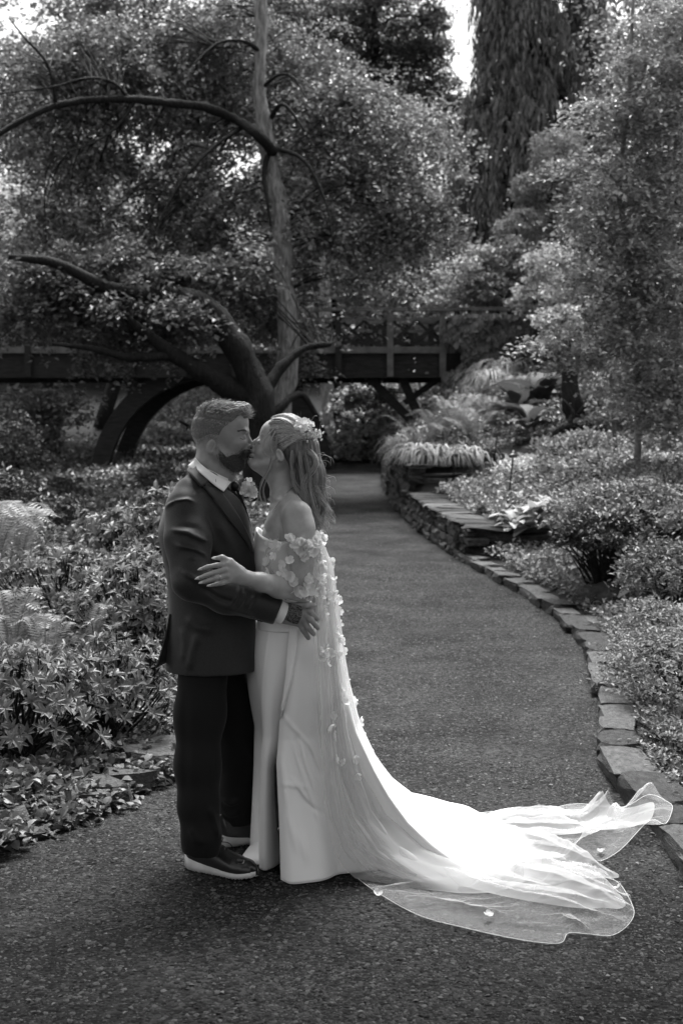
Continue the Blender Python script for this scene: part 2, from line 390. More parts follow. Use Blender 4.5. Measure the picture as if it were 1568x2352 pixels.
# left edging, a few rough flat stones half under the plants
lt = thing('stone_edging', 'rough low stones along the planting at the lower left', 'stone edging', (float(xl(6.5)), 6.5, 0))
for (px, py, ln, w, h, rot, tl, k) in [(360, 1765, .36, .2, .16, .3, .05, 0), (405, 1740, .3, .2, .15, .35, 0, 4), (240, 1825, .21, .16, .11, .2, .1, 1), (190, 1838, .24, .2, .09, .1, -.1, 3), (290, 1800, .2, .18, .12, .4, 0, 6), (60, 1878, .36, .22, .1, .25, .1, 7), (130, 1876, .24, .2, .07, -.1, 0, 10), (-20, 1896, .3, .25, .13, .3, 0, 4), (325, 1762, .3, .2, .12, .2, 0, 9), (10, 1915, .3, .16, .06, .5, 0, 0), (450, 1690, .3, .22, .14, .9, 0, 0), (470, 1630, .34, .22, .14, 1.1, 0, 6)]:
    g = G(px, py + 18)
    stone(lt, (g[0], g[1], h * .36), (ln, w, h), rot, tl, k, rg=rnd)

# ================================================================== timber bridge with arch ribs
YB = 32.0; S = F / YB
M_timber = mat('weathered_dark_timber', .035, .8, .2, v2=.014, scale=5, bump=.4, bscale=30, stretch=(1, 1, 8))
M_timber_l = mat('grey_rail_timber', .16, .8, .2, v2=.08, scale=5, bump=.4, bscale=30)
def bx_(px): return (px - CXP) / S
def bz_(py): return EYE - (py - HZ) / S
bridge = thing('footbridge', 'dark timber footbridge with lattice railings on curved arch ribs crossing behind the couple', 'bridge', (bx_(488), YB, bz_(1105)))
xL, xR_ = bx_(-260), bx_(1262)
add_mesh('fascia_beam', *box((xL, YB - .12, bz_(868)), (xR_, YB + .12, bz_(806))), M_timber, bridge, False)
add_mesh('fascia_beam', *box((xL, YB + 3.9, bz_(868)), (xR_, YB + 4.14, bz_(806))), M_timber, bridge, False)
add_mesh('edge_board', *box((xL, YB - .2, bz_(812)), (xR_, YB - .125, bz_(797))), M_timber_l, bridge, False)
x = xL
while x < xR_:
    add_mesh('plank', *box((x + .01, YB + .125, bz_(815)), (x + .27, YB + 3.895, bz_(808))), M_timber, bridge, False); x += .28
for yo in (0, 4.0):
    posts = [1262, 1138, 1015, 895, 777, 659, 541, 423, 305, 187, 69, -49, -167]
    for p in posts:
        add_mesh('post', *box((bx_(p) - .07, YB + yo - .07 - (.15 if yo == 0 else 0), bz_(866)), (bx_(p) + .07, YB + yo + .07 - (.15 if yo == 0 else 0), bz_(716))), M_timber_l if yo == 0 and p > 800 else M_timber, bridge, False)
    yy = YB + yo - (.15 if yo == 0 else 0)
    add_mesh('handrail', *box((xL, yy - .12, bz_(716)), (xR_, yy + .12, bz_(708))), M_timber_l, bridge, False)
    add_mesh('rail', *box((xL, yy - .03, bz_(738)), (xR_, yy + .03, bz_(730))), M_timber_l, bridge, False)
    add_mesh('rail', *box((xL, yy - .03, bz_(792)), (xR_, yy + .03, bz_(784))), M_timber, bridge, False)
    for p, q in zip(posts[1:], posts[:-1]):
        z0, z1 = bz_(784), bz_(738); xa, xb = bx_(p) + .07, bx_(q) - .07; n = 5 if p < 600 else 2
        for s_ in range(n):
            u0 = s_ / n; w_ = .035 if n > 2 else .07
            add_mesh('slat', *bar((lerp(xa, xb, u0), yy - .02, z0), (lerp(xa, xb, min(u0 + .5, 1)), yy - .02, z1), w_, .03), M_timber, bridge, False)
            add_mesh('slat', *bar((lerp(xa, xb, min(u0 + .5, 1)), yy + .02, z0), (lerp(xa, xb, u0), yy + .02, z1), w_, .03), M_timber, bridge, False)
cx0, cz0, rad = bx_(487), bz_(1110), 262 / S
for yo in (.3, 3.7):
    a = np.linspace(-.06, math.pi + .06, 48); ro, ri = rad + .2, rad - .2
    ring = np.array([[cx0 + r * math.cos(t), YB + yo + d, cz0 + r * math.sin(t) * 1.0] for t in a for (r, d) in ((ro, -.17), (ri, -.17), (ri, .17), (ro, .17))])
    V = ring; Fc = grid_faces(48, 4, True); Fc = np.concatenate([Fc, [[3, 2, 1, 0], [188, 189, 190, 191]]])
    add_mesh('arch_rib', V, Fc, M_timber, bridge, False)
# spandrel posts between arch and deck, and braces on the right
for px in (300, 395, 580, 675):
    xx = bx_(px); hh = cz0 + math.sqrt(max(rad ** 2 - (xx - cx0) ** 2, 0)) + .1
    for yo in (.3, 3.7): add_mesh('strut', *box((xx - .1, YB + yo - .1, hh), (xx + .1, YB + yo + .1, bz_(868))), M_timber, bridge, False)
for (p0, p1, w_) in [((850, 868), (968, 990), .2), ((1010, 868), (930, 925), .14), ((925, 868), (975, 985), .2), ((1130, 868), (1060, 960), .2)]:
    add_mesh('brace', *bar((bx_(p0[0]), YB + .3, bz_(p0[1])), (bx_(p1[0]), YB + .3, bz_(p1[1])), w_, w_), M_timber, bridge, False)
# ================================================================== smooth solid modelling for figures: distance fields turned into meshes
def smin(a, b, k):
    h = np.clip(.5 + .5 * (b - a) / k, 0, 1); return b + (a - b) * h - k * h * (1 - h)
def smax(a, b, k): return -smin(-a, -b, k)
def d_cone(P, a, b, r1, r2):
    a = np.asarray(a, float); b = np.asarray(b, float); ab = b - a; t = np.clip(((P - a) @ ab) / (ab @ ab + 1e-12), 0, 1)
    return np.linalg.norm(P - a - t[:, None] * ab, axis=1) - (r1 + (r2 - r1) * t)
def d_chain(P, pts, rad, k=.01):
    d = None
    for i in range(len(pts) - 1):
        e = d_cone(P, pts[i], pts[i + 1], rad[i], rad[i + 1]); d = e if d is None else smin(d, e, k)
    return d
def rotY(t):
    c, s = math.cos(t), math.sin(t); return np.array([[c, 0, s], [0, 1, 0], [-s, 0, c]])
def rotZ(t):
    c, s = math.cos(t), math.sin(t); return np.array([[c, -s, 0], [s, c, 0], [0, 0, 1]])
def d_ell(P, c, r, M=None):
    """ellipsoid with radii r; M holds its own axes as rows"""
    q = P - np.asarray(c, float)
    if M is not None: q = q @ np.asarray(M).T
    r = np.asarray(r, float); k0 = np.linalg.norm(q / r, axis=1); k1 = np.linalg.norm(q / (r * r), axis=1)
    return k0 * (k0 - 1) / (k1 + 1e-9)
def d_loft(P, tab, c0=None, ang=0, k=2.0):
    """stack of (super)ellipses: rows z, x centre, y centre, half x, half y"""
    tab = np.array(tab, float); tab = tab[np.argsort(tab[:, 0])]; z = P[:, 2]
    Q = resample(np.concatenate([tab], 1), 60) if len(tab) > 3 else tab
    zi = Q[:, 0]; o = np.argsort(zi); Q = Q[o]; zi = Q[:, 0]
    cx, cyy, a, b = [np.interp(z, zi, Q[:, i]) for i in (1, 2, 3, 4)]
    x = P[:, 0] - cx; y = P[:, 1] - cyy
    if ang: c, s = math.cos(ang), math.sin(ang); x, y = x * c + y * s, -x * s + y * c
    rr = (np.abs(x / a) ** k + np.abs(y / b) ** k) ** (1 / k)
    d = (rr - 1) * np.minimum(a, b)
    cap = np.maximum(zi[0] - z, z - zi[-1]); return np.maximum(d, cap)
def seg2(P, a, b):
    """distance to a segment in the X-Z plane"""
    q = P[:, [0, 2]]; a = np.asarray(a)[[0, 2]]; b = np.asarray(b)[[0, 2]]; ab = b - a; t = np.clip(((q - a) @ ab) / (ab @ ab + 1e-12), 0, 1)
    return np.linalg.norm(q - a - t[:, None] * ab, axis=1), t
def crease(P, pts, w, amp):
    """raised (amp > 0) or sunk fold along a polyline on a garment, fading at its ends"""
    out = 0; pts = [np.asarray(p, float) for p in pts]; n = len(pts) - 1
    best = np.full(len(P), 9.); tt = np.zeros(len(P))
    for i in range(n):
        a, b = pts[i], pts[i + 1]; ab = b - a; t = np.clip(((P - a) @ ab) / (ab @ ab + 1e-12), 0, 1)
        q = P - a - t[:, None] * ab; q[:, 1] *= .35; d = np.linalg.norm(q, axis=1)
        m = d < best; best = np.where(m, d, best); tt = np.where(m, (i + t) / n, tt)
    return amp * np.exp(-(best / w) ** 2) * np.clip(np.sin(np.pi * np.clip(tt, .04, .96)) * 1.6, 0, 1)
def surface(f, lo, hi, vox):
    """naive surface nets over the zero set of f, evaluated only near the surface"""
    lo = np.array(lo, float); hi = np.array(hi, float); Bk = 8
    nb = np.ceil((hi - lo) / (vox * Bk)).astype(int); n = nb * Bk + 1
    D = np.full(n, 1.0, np.float32)
    bi = np.stack(np.meshgrid(*[np.arange(k) for k in nb], indexing='ij'), -1).reshape(-1, 3)
    cen = lo + (bi * Bk + Bk / 2) * vox; dc = f(cen); near = np.abs(dc) < vox * Bk * .87 * 1.2 + .006
    for b_, d_ in zip(bi[~near], dc[~near]):
        i, j, k = b_ * Bk; D[i:i + Bk + 1, j:j + Bk + 1, k:k + Bk + 1] = 1.0 if d_ > 0 else -1.0
    r = np.arange(Bk + 1); L = np.stack(np.meshgrid(r, r, r, indexing='ij'), -1).reshape(-1, 3); nbk = bi[near]
    for s in range(0, len(nbk), 400):
        ch = nbk[s:s + 400]; idx = (ch[:, None] * Bk + L[None]).reshape(-1, 3); D[idx[:, 0], idx[:, 1], idx[:, 2]] = f(lo + idx * vox)
    D[0] = D[-1] = 1; D[:, 0] = D[:, -1] = 1; D[:, :, 0] = D[:, :, -1] = 1
    s = D < 0
    c = sum(s[a:n[0] - 1 + a, b:n[1] - 1 + b, c_:n[2] - 1 + c_].astype(np.int8) for a in (0, 1) for b in (0, 1) for c_ in (0, 1))
    act = (c > 0) & (c < 8); ci = np.argwhere(act); vid = np.full(act.shape, -1, np.int64); vid[act] = np.arange(len(ci))
    acc = np.zeros((len(ci), 3)); cnt = np.zeros(len(ci))
    cor = [(a, b, c_) for a in (0, 1) for b in (0, 1) for c_ in (0, 1)]
    for u in cor:
        for ax in range(3):
            if u[ax] == 0:
                v = list(u); v[ax] = 1
                d0 = D[ci[:, 0] + u[0], ci[:, 1] + u[1], ci[:, 2] + u[2]]; d1 = D[ci[:, 0] + v[0], ci[:, 1] + v[1], ci[:, 2] + v[2]]
                m = (d0 < 0) != (d1 < 0); t = d0 / np.where(d0 == d1, 1, d0 - d1)
                p = np.array(u, float)[None].repeat(len(ci), 0); p[:, ax] += np.clip(t, 0, 1); acc[m] += p[m]; cnt[m] += 1
    V = lo + (ci + acc / np.maximum(cnt, 1)[:, None]) * vox
    Q = []
    for ax in range(3):
        o1, o2 = [(1, 2), (2, 0), (0, 1)][ax]
        sl = [slice(1, -1)] * 3; sl[ax] = slice(0, n[ax] - 1); a = s[tuple(sl)]
        s2 = list(sl); s2[ax] = slice(1, n[ax]); b = s[tuple(s2)]
        e = np.argwhere(a != b); off = np.ones(3, int); off[ax] = 0; e = e + off; ins = s[e[:, 0], e[:, 1], e[:, 2]]
        def vv(d1, d2):
            c_ = e.copy(); c_[:, o1] -= d1; c_[:, o2] -= d2; return vid[c_[:, 0], c_[:, 1], c_[:, 2]]
        q4 = np.stack([vv(1, 1), vv(0, 1), vv(0, 0), vv(1, 0)], -1); q4[~ins] = q4[~ins][:, ::-1]; Q.append(q4)
    Q = np.concatenate(Q); Q = Q[(Q >= 0).all(1)]
    return V, Q
def relax(V, Q, it=1, w=.5):
    for _ in range(it):
        acc = np.zeros_like(V); c = np.zeros(len(V))
        for a, b in ((0, 1), (1, 2), (2, 3), (3, 0)):
            np.add.at(acc, Q[:, a], V[Q[:, b]]); np.add.at(c, Q[:, a], 1); np.add.at(acc, Q[:, b], V[Q[:, a]]); np.add.at(c, Q[:, b], 1)
        V = V * (1 - w) + w * acc / np.maximum(c, 1)[:, None]
    return V
def solid(name, f, lo, hi, vox, mat_, parent, it=1):
    V, Q = surface(f, lo, hi, vox); V = relax(V, Q, it); return add_mesh(name, V, Q, mat_, parent)
def grad(f, P, e=.003):
    P = np.asarray(P, float); g = np.stack([f(P + d) - f(P - d) for d in np.eye(3) * e], -1); return unit(g)
def drape(f, xy0, side=-1, start=None, off=0.0, steps=40):
    """drop points (n,3) along Y onto the surface of f from the near side; returns points lifted by off"""
    P = np.array(xy0, float)
    for _ in range(steps):
        d = f(P) - off; P[:, 1] -= side * np.clip(d * .8, -.03, .05)
    return P
# ================================================================== foliage
def unit(v): return v / (np.linalg.norm(v, axis=-1, keepdims=True) + 1e-9)
def leaves_mesh(P, D, N, L, Wd, fold=.25, kind='diamond'):
    """leaf blades: base P, direction D, face normal N, length L, width Wd"""
    n = len(P); L = np.broadcast_to(L, (n,))[:, None]; Wd = np.broadcast_to(Wd, (n,))[:, None]
    D = unit(D); S_ = unit(np.cross(D, N)); N = np.cross(S_, D)
    if kind == 'diamond':
        V = np.stack([P, P + D * L * .45 + S_ * Wd * .5 + N * Wd * fold, P + D * L, P + D * L * .45 - S_ * Wd * .5 + N * Wd * fold], 1)
        Fc = np.arange(n)[:, None] * 4 + np.array([[0, 1, 2, 3]])
        return V.reshape(-1, 3), Fc
    m1 = P + D * L * .35; m2 = P + D * L * .7 - N * L * .05; tip = P + D * L - N * L * .14
    up = N * Wd * fold
    V = np.stack([P, m1, m2, tip, m1 + S_ * Wd * .46 + up, m2 + S_ * Wd * .38 + up, m1 - S_ * Wd * .46 + up, m2 - S_ * Wd * .38 + up], 1).reshape(-1, 3)
    b = np.arange(n)[:, None, None] * 8
    T = (b + np.array([[[0, 4, 1], [3, 2, 5], [0, 1, 6], [3, 7, 2]]])).reshape(-1, 3)
    Q = (b + np.array([[[1, 4, 5, 2], [1, 2, 7, 6]]])).reshape(-1, 4)
    return V, [T, Q]
def rand_dirs(rg, n, flat=1.0):
    d = rg.normal(size=(n, 3)); d[:, 2] *= flat; return unit(d)
def blob_leaves(rg, c, r, n, leaf, clump=.16, flat=.55, per=26, tilt=.55, droop=0, shell=.45, spray=0, hang=1.0):
    """leaves gathered in uneven clumps through the volume of one crown lobe"""
    k = max(4, n // per)
    d = rand_dirs(rg, k); rad = (shell + (1 - shell) * rg.random(k) ** .6)[:, None]
    wob = 1 + .28 * vnoise(d * 2.1 + c, 1.0, 5)[:, None]
    cc = c + d * rad * wob * r
    idx = rg.integers(0, k, n); cs = np.array(r).mean() * clump * rg.uniform(.6, 1.5, k)
    off = rg.normal(size=(n, 3)) * np.array([1, 1, flat]) * cs[idx][:, None]
    P = cc[idx] + off
    if spray:      # drooping twigs: leaves strung along each one
        td = unit(d * [1, 1, .25] + rg.normal(0, .45, (k, 3)) * [1, 1, .4]); L_ = spray * rg.uniform(.5, 1.3, k); u = rg.random(n)[:, None]
        P = cc[idx] + td[idx] * u * L_[idx][:, None] - np.array([0, 0, 1.]) * (u ** 2) * (L_[idx] * rg.uniform(.3, 1.1, k)[idx] * hang)[:, None] + rg.normal(0, 1, (n, 3)) * leaf * np.array([.8, .8, .5])
    D = rand_dirs(rg, n, .5); D[:, 2] -= droop; D = unit(D)
    N = unit(np.stack([rg.normal(0, tilt, n), rg.normal(0, tilt, n), np.ones(n)], -1))
    s = leaf * rg.uniform(.65, 1.3, n)
    return P, D, N, s, cc
def limb(mb, pts, r0, r1, n=14, sides=7, wob=.25, seed=0):
    p = resample(pts, n); mb.add(*tube(p, np.linspace(r0, r1, n), sides, True, wob, seed)); return p
def branch_to(mb, rg, src, dst, r, sag=.12, n=7, sides=5):
    mid = (src + dst) / 2 + np.array([0, 0, np.linalg.norm(dst - src) * sag]) + rg.normal(0, .06, 3) * np.linalg.norm(dst - src)
    p = resample(np.array([src, mid, dst]), n); mb.add(*tube(p, np.linspace(r, r * .3, n), sides, False))
def tree(name, label, cat, base, limbs, blobs, leafm, barkm, leaf=.07, aspect=.6, seed=1, clump=.16, flat=.55, per=26, tilt=.55, droop=0, shell=.45, twigs=.5, group=None, fold=.25, kind='diamond', brr=.02, limbm=None, spray=0, hang=1.0):
    """limbs: list of (points, r0, r1); blobs: list of (centre, radii, leaf count)"""
    rg = np.random.default_rng(seed); t = thing(name, label, cat, base, group); mb = MB(); pts = []
    mb0 = mb; mb2 = MB()
    for i, (p, r0, r1) in enumerate(limbs): pts.append(limb(mb0 if i == 0 else mb2, np.array(p), r0, r1, n=max(10, 5 * len(p)), seed=seed + i))
    pts = np.concatenate(pts); mb = mb2; PP = []; DD = []; NN = []; SS = []
    for (c, r, n) in blobs:
        c = np.array(c, float); r = np.array(r, float)
        src = pts[np.argmin(np.linalg.norm(pts - (c - [0, 0, r[2] * .4]), axis=1))]; branch_to(mb, rg, src, c, brr * 1.6)
        P, D, N, s, cc = blob_leaves(rg, c, r, n, leaf, clump, flat, per, tilt, droop, shell, spray, hang)
        PP.append(P); DD.append(D); NN.append(N); SS.append(s)
        kk = cc[rg.random(len(cc)) < twigs][:60]
        for q in kk: branch_to(mb, rg, c, q, brr * .6, n=4, sides=3)
    mb0.build('trunk', barkm, t)
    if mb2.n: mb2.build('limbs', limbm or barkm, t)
    V, Fc = leaves_mesh(np.concatenate(PP), np.concatenate(DD), np.concatenate(NN), np.concatenate(SS), np.concatenate(SS) * aspect, fold, kind)
    tag(add_mesh('crown', V, Fc, leafm, t, False), kind='stuff')
    return t
def loose(bl, seed, k=3, f=(.45, .8), off=.62):
    """break each lobe into several uneven smaller ones"""
    rg = np.random.default_rng(seed); out = []
    for c, r, n in bl:
        r = np.array(r)
        for i in range(k): out.append((c + rand_dirs(rg, 1)[0] * r * rg.uniform(.3, off), r * rg.uniform(*f), int(n / k * rg.uniform(.7, 1.3))))
    return out
def B(px, py, Y, rx, ry, rd, n):
    s = Y / F; return (W(px, py, Y), (rx * s, rd, ry * s), n)

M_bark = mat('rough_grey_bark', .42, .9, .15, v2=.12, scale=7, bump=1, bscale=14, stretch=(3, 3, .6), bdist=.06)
M_barkd = mat('dark_bark', .022, .85, .2, v2=.01, scale=7, bump=1, bscale=14, stretch=(3, 3, .6), bdist=.05)  # near-black bark tone shared by trunks, limbs and stems
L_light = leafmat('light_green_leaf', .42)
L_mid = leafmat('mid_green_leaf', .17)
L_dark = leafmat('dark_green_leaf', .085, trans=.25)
L_vdark = leafmat('very_dark_leaf', .035, trans=.15)
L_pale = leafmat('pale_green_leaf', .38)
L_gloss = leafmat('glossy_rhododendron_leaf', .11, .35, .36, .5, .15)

# --- tall tree whose trunk rises over the heads
YA = 24.0
def q(px, py, Y=YA): return W(px, py, Y)
b0 = onG(640, YA)
tree('katsura_tree', 'tall broadleaf tree with a straight rough trunk and a long limb arching to the left', 'tree', b0,
     [([b0, q(640, 960), q(660, 860), q(662, 740), q(652, 620), q(645, 500), q(628, 400), q(608, 300), q(597, 200), q(600, 90), q(596, -80)], .22, .09),
      ([q(628, 350, 23.9), q(590, 308, 23.5), q(540, 275), q(470, 246, 23.6), q(400, 238, 23.3), q(310, 229, 23), q(220, 229, 22.8), q(130, 243, 22.5), q(60, 272, 22.3), q(-40, 330, 22)], .095, .045),
      ([q(618, 340), q(606, 400, 23.7), q(612, 450, 23.5), q(622, 520, 23.4)], .06, .02),
      ([q(560, 290), q(500, 330, 23.5), q(455, 372, 23.2), q(415, 420, 23), q(380, 480, 22.8), q(350, 560, 22.6)], .04, .012),
      ([q(408, 424, 23), q(416, 460, 23), q(440, 485, 23)], .02, .008),
      ([q(632, 340), q(690, 362, 23.6), q(725, 410, 23.4), q(752, 480, 23.2), q(765, 560, 23)], .045, .012),
      ([q(622, 270), q(650, 240, 23.6), q(690, 285, 23.4), q(722, 340, 23.2)], .045, .012),
      ([q(605, 200), q(640, 172, 23.6), q(675, 180, 23.5), q(705, 230, 23.3)], .035, .01),
      ([q(600, 120), q(560, 95, 23.6), q(500, 100, 23.4), q(440, 150, 23)], .04, .012),
      ([q(300, 230, 23), q(260, 190, 22.8), q(200, 180, 22.6), q(120, 200, 22.3), q(0, 215, 22)], .03, .012),
      ([q(310, 232, 23), q(270, 290, 22.8), q(210, 330, 22.5), q(120, 360, 22.2)], .03, .01),
      ([q(130, 243, 22.5), q(110, 150, 22.3), q(60, 90, 22), q(20, 40, 21.8)], .03, .01)],
     loose([(c_ + np.array([0, 2.2 if c_[0] < -.3 else 1.2, 0]), r_, int(n_ * 1.25)) for c_, r_, n_ in [B(60, 230, 22.4, 110, 90, 1.3, 4200), B(180, 170, 22.6, 120, 70, 1.3, 4200), B(120, 90, 22.4, 90, 50, 1.0, 2200), B(250, 100, 22.8, 100, 70, 1.2, 3300), B(360, 190, 23.2, 110, 55, 1.1, 3000),
      B(230, 300, 22.8, 130, 50, 1.1, 3000), B(90, 340, 22.5, 110, 60, 1.2, 2600), B(480, 60, 23.6, 100, 80, 1.4, 4200), B(470, 180, 23.4, 90, 60, 1.1, 3000), B(560, 20, 24, 120, 80, 1.5, 4000),
      B(700, 60, 24, 110, 90, 1.5, 4400), B(680, 170, 23.7, 100, 70, 1.2, 3400), B(820, 200, 24, 120, 80, 1.3, 4400), B(930, 280, 24.2, 110, 90, 1.2, 4600), B(780, 330, 23.6, 120, 90, 1.2, 4200),
      B(900, 420, 24, 130, 100, 1.3, 5000), B(760, 480, 23.4, 100, 90, 1.1, 3200), B(960, 520, 24.2, 90, 90, 1.2, 3600), B(850, 545, 23.8, 110, 60, 1.2, 2600), B(540, 400, 23, 90, 80, 1.1, 2400),
      B(440, 360, 22.9, 110, 80, 1.1, 2800), B(350, 440, 22.7, 100, 90, 1.1, 2600), B(430, 520, 22.8, 110, 80, 1.1, 2600), B(300, 560, 22.6, 100, 80, 1.1, 2200), B(800, 640, 23.7, 50, 40, .7, 350), B(30, 470, 22.5, 90, 80, 1.2, 2200), B(140, 470, 22.5, 90, 70, 1.2, 2000), B(30, 110, 22.2, 90, 70, 1.0, 1500), B(150, 30, 22.4, 110, 50, 1.0, 1700), B(290, 30, 22.8, 100, 50, 1.0, 1500), B(400, 40, 23.2, 80, 60, 1.0, 1500), B(20, 10, 22.0, 80, 40, 1.0, 700), B(170, -20, 22.4, 90, 45, 1.0, 1500), B(270, 0, 22.4, 70, 45, 1.0, 1300), B(440, -10, 23, 90, 60, 1.0, 1800), B(80, 60, 22, 70, 30, .9, 600)]], 5, 5, (.25, .6), .95),
     leafmat('katsura_leaf', .22, .75, trans=.15), M_bark, leaf=.092, seed=3, clump=.24, flat=.4, tilt=.6, droop=.3, shell=.05, brr=.009, per=50, spray=1.0, limbm=M_barkd)  # limbs darker than the trunk: silhouette shade put into the bark colour

# --- old leaning dark tree left of the couple
YD = 21.5
d0 = onG(600, YD)
tree('leaning_tree', 'old dark tree with a leaning trunk bending left behind the couple', 'tree', d0,
     [([d0, q(598, 980, YD), q(592, 900, YD), q(560, 830, YD), q(525, 770, YD), q(492, 715, YD), q(440, 688, YD), q(380, 678, YD), q(300, 672, 21.2), q(235, 655, 21), q(175, 625, 20.8), q(110, 600, 20.6), q(20, 590, 20.4)], .30, .05),
      ([q(592, 905, YD), q(540, 900, YD), q(470, 858, 21.3), q(400, 815, 21.1), q(340, 770, 21), q(280, 720, 20.8)], .2, .05),
      ([q(596, 920, YD), q(640, 850, 21.7), q(700, 800, 21.9), q(760, 790, 22)], .12, .04),
      ([q(400, 815, 21.1), q(300, 820, 20.9), q(210, 800, 20.7), q(120, 790, 20.5)], .09, .03),
      ([q(600, 1000, YD), q(640, 940, YD), q(690, 905, 21.7), q(730, 960, 21.8)], .09, .04)],
     loose([(c_ + np.array([0, .9 if c_[0] < -1.9 else 3.4, .12]), r_, n_) for c_, r_, n_ in [B(60, 620, 20.8, 120, 60, 1.1, 3400), B(200, 590, 21, 110, 50, 1, 2600), B(180, 700, 20.8, 120, 60, 1.1, 3400), B(60, 720, 20.6, 90, 50, 1, 2000), B(330, 640, 21.2, 110, 45, .9, 2600), B(470, 630, 21.6, 120, 50, .9, 3200),
      B(390, 730, 21, 100, 50, .9, 2600), B(560, 700, 21.8, 90, 50, .9, 2600), B(290, 760, 21.4, 90, 45, .9, 2400), B(640, 740, 22.4, 70, 45, .7, 1800), B(430, 750, 22, 80, 45, .8, 1800), B(640, 850, 21.3, 60, 30, .5, 700), B(250, 820, 20.8, 60, 40, .6, 900), B(560, 620, 21.8, 80, 40, .8, 1800)]], 6),
     leafmat('dim_green_leaf', .12), M_barkd, leaf=.1, seed=8, clump=.24, flat=.3, tilt=.45, shell=.1, per=42, spray=.65, hang=.5, twigs=.25, brr=.009)

# --- trees beyond the bridge
far = [
 ('broadleaf_tree', 'bright broadleaf tree filling the far left beyond the bridge', L_light, 40, 120, [B(40, 480, 40, 150, 150, 3, 6500), B(200, 470, 40, 160, 130, 3, 6500), B(100, 620, 39, 160, 110, 3, 5500), B(320, 560, 40, 120, 130, 3, 5000)]),
 ('broadleaf_tree', 'mid grey leafy tree behind the hanging branches left of the tall trunk', L_light, 44, 470, [B(420, 440, 44, 130, 120, 3, 5200), B(520, 560, 44, 120, 130, 3, 5200), B(400, 620, 43, 120, 100, 3, 4500), B(540, 700, 42, 90, 80, 2.5, 2600)]),
 ('broadleaf_tree', 'dark leafy tree beyond the bridge right of the tall trunk', L_mid, 46, 760, [B(730, 430, 46, 110, 160, 3, 5200), B(720, 300, 47, 130, 120, 3, 5000), B(840, 520, 46, 120, 140, 3, 5200), B(760, 610, 45, 90, 80, 2.5, 2500)]),
 ('broadleaf_tree', 'round leafy tree beyond the bridge below the gap of sky', L_light, 48, 930, [B(900, 360, 48, 140, 120, 3, 6000), B(960, 500, 48, 110, 130, 3, 5000), B(880, 640, 46, 120, 70, 3, 3600), B(1000, 640, 44, 80, 60, 2, 2400)]),
 ('broadleaf_tree', 'tall thin leaved tree at the upper left against the sky', L_mid, 52, 230, [B(420, 230, 52, 170, 130, 3, 5500), B(200, 240, 52, 150, 120, 3, 5000), B(20, 330, 52, 120, 140, 3, 4500), B(560, 220, 52, 110, 160, 3, 4500), B(180, 380, 52, 170, 120, 3, 4500), B(250, 110, 52, 190, 90, 3, 3800), B(60, 150, 52, 130, 90, 3, 2800), B(470, 60, 52, 120, 90, 3, 3200), B(150, 20, 52, 150, 45, 3, 2600), B(330, 0, 52, 120, 45, 3, 2200)]),
]
for k, (nm, lb, lm, Yt, bpx, bl) in enumerate(far):
    g = onG(bpx, Yt); top = bl[0][0]
    tree(nm, lb, 'tree', g, [([g, (g + top) / 2 + [.3, 0, 0], top], .28, .08)] + [([(g + top) / 2 + [.3, 0, 0], b_[0]], .12, .05) for b_ in bl[1:]], loose(bl, 7 + k, 4), lm, M_barkd, leaf=.2, seed=20 + k, clump=.22, flat=.45, tilt=.6, shell=.15, brr=.03, twigs=.15, per=36, spray=1.1)
# dark conifer at the top centre
g = onG(860, 56)
tree('spruce_tree', 'dark spreading conifer at the top centre against the sky', 'tree', g, [([g, W(860, 300, 56), W(850, -60, 56)], .5, .2)],
     [B(720, 60, 56, 140, 90, 3, 6500), B(850, 30, 56, 150, 110, 4, 8000), B(930, 130, 56, 110, 70, 3, 5600), B(800, 170, 56, 150, 80, 3, 6000), B(980, 200, 56, 90, 45, 2.5, 2600), B(620, 20, 56, 100, 90, 3, 3500), B(900, 240, 56, 110, 50, 3, 3600), B(990, 120, 56, 50, 50, 2, 1700), B(985, 40, 56, 55, 55, 2, 2200), B(900, -40, 56, 120, 60, 2, 3000), B(1030, 250, 55, 70, 60, 2, 2600), B(1030, 330, 54, 50, 70, 2, 1900), B(620, 100, 56, 120, 90, 3, 3200)],
     L_dark, M_barkd, leaf=.2, aspect=.35, seed=31, flat=.35, clump=.14, tilt=.4, shell=.2, brr=.05, twigs=.2)

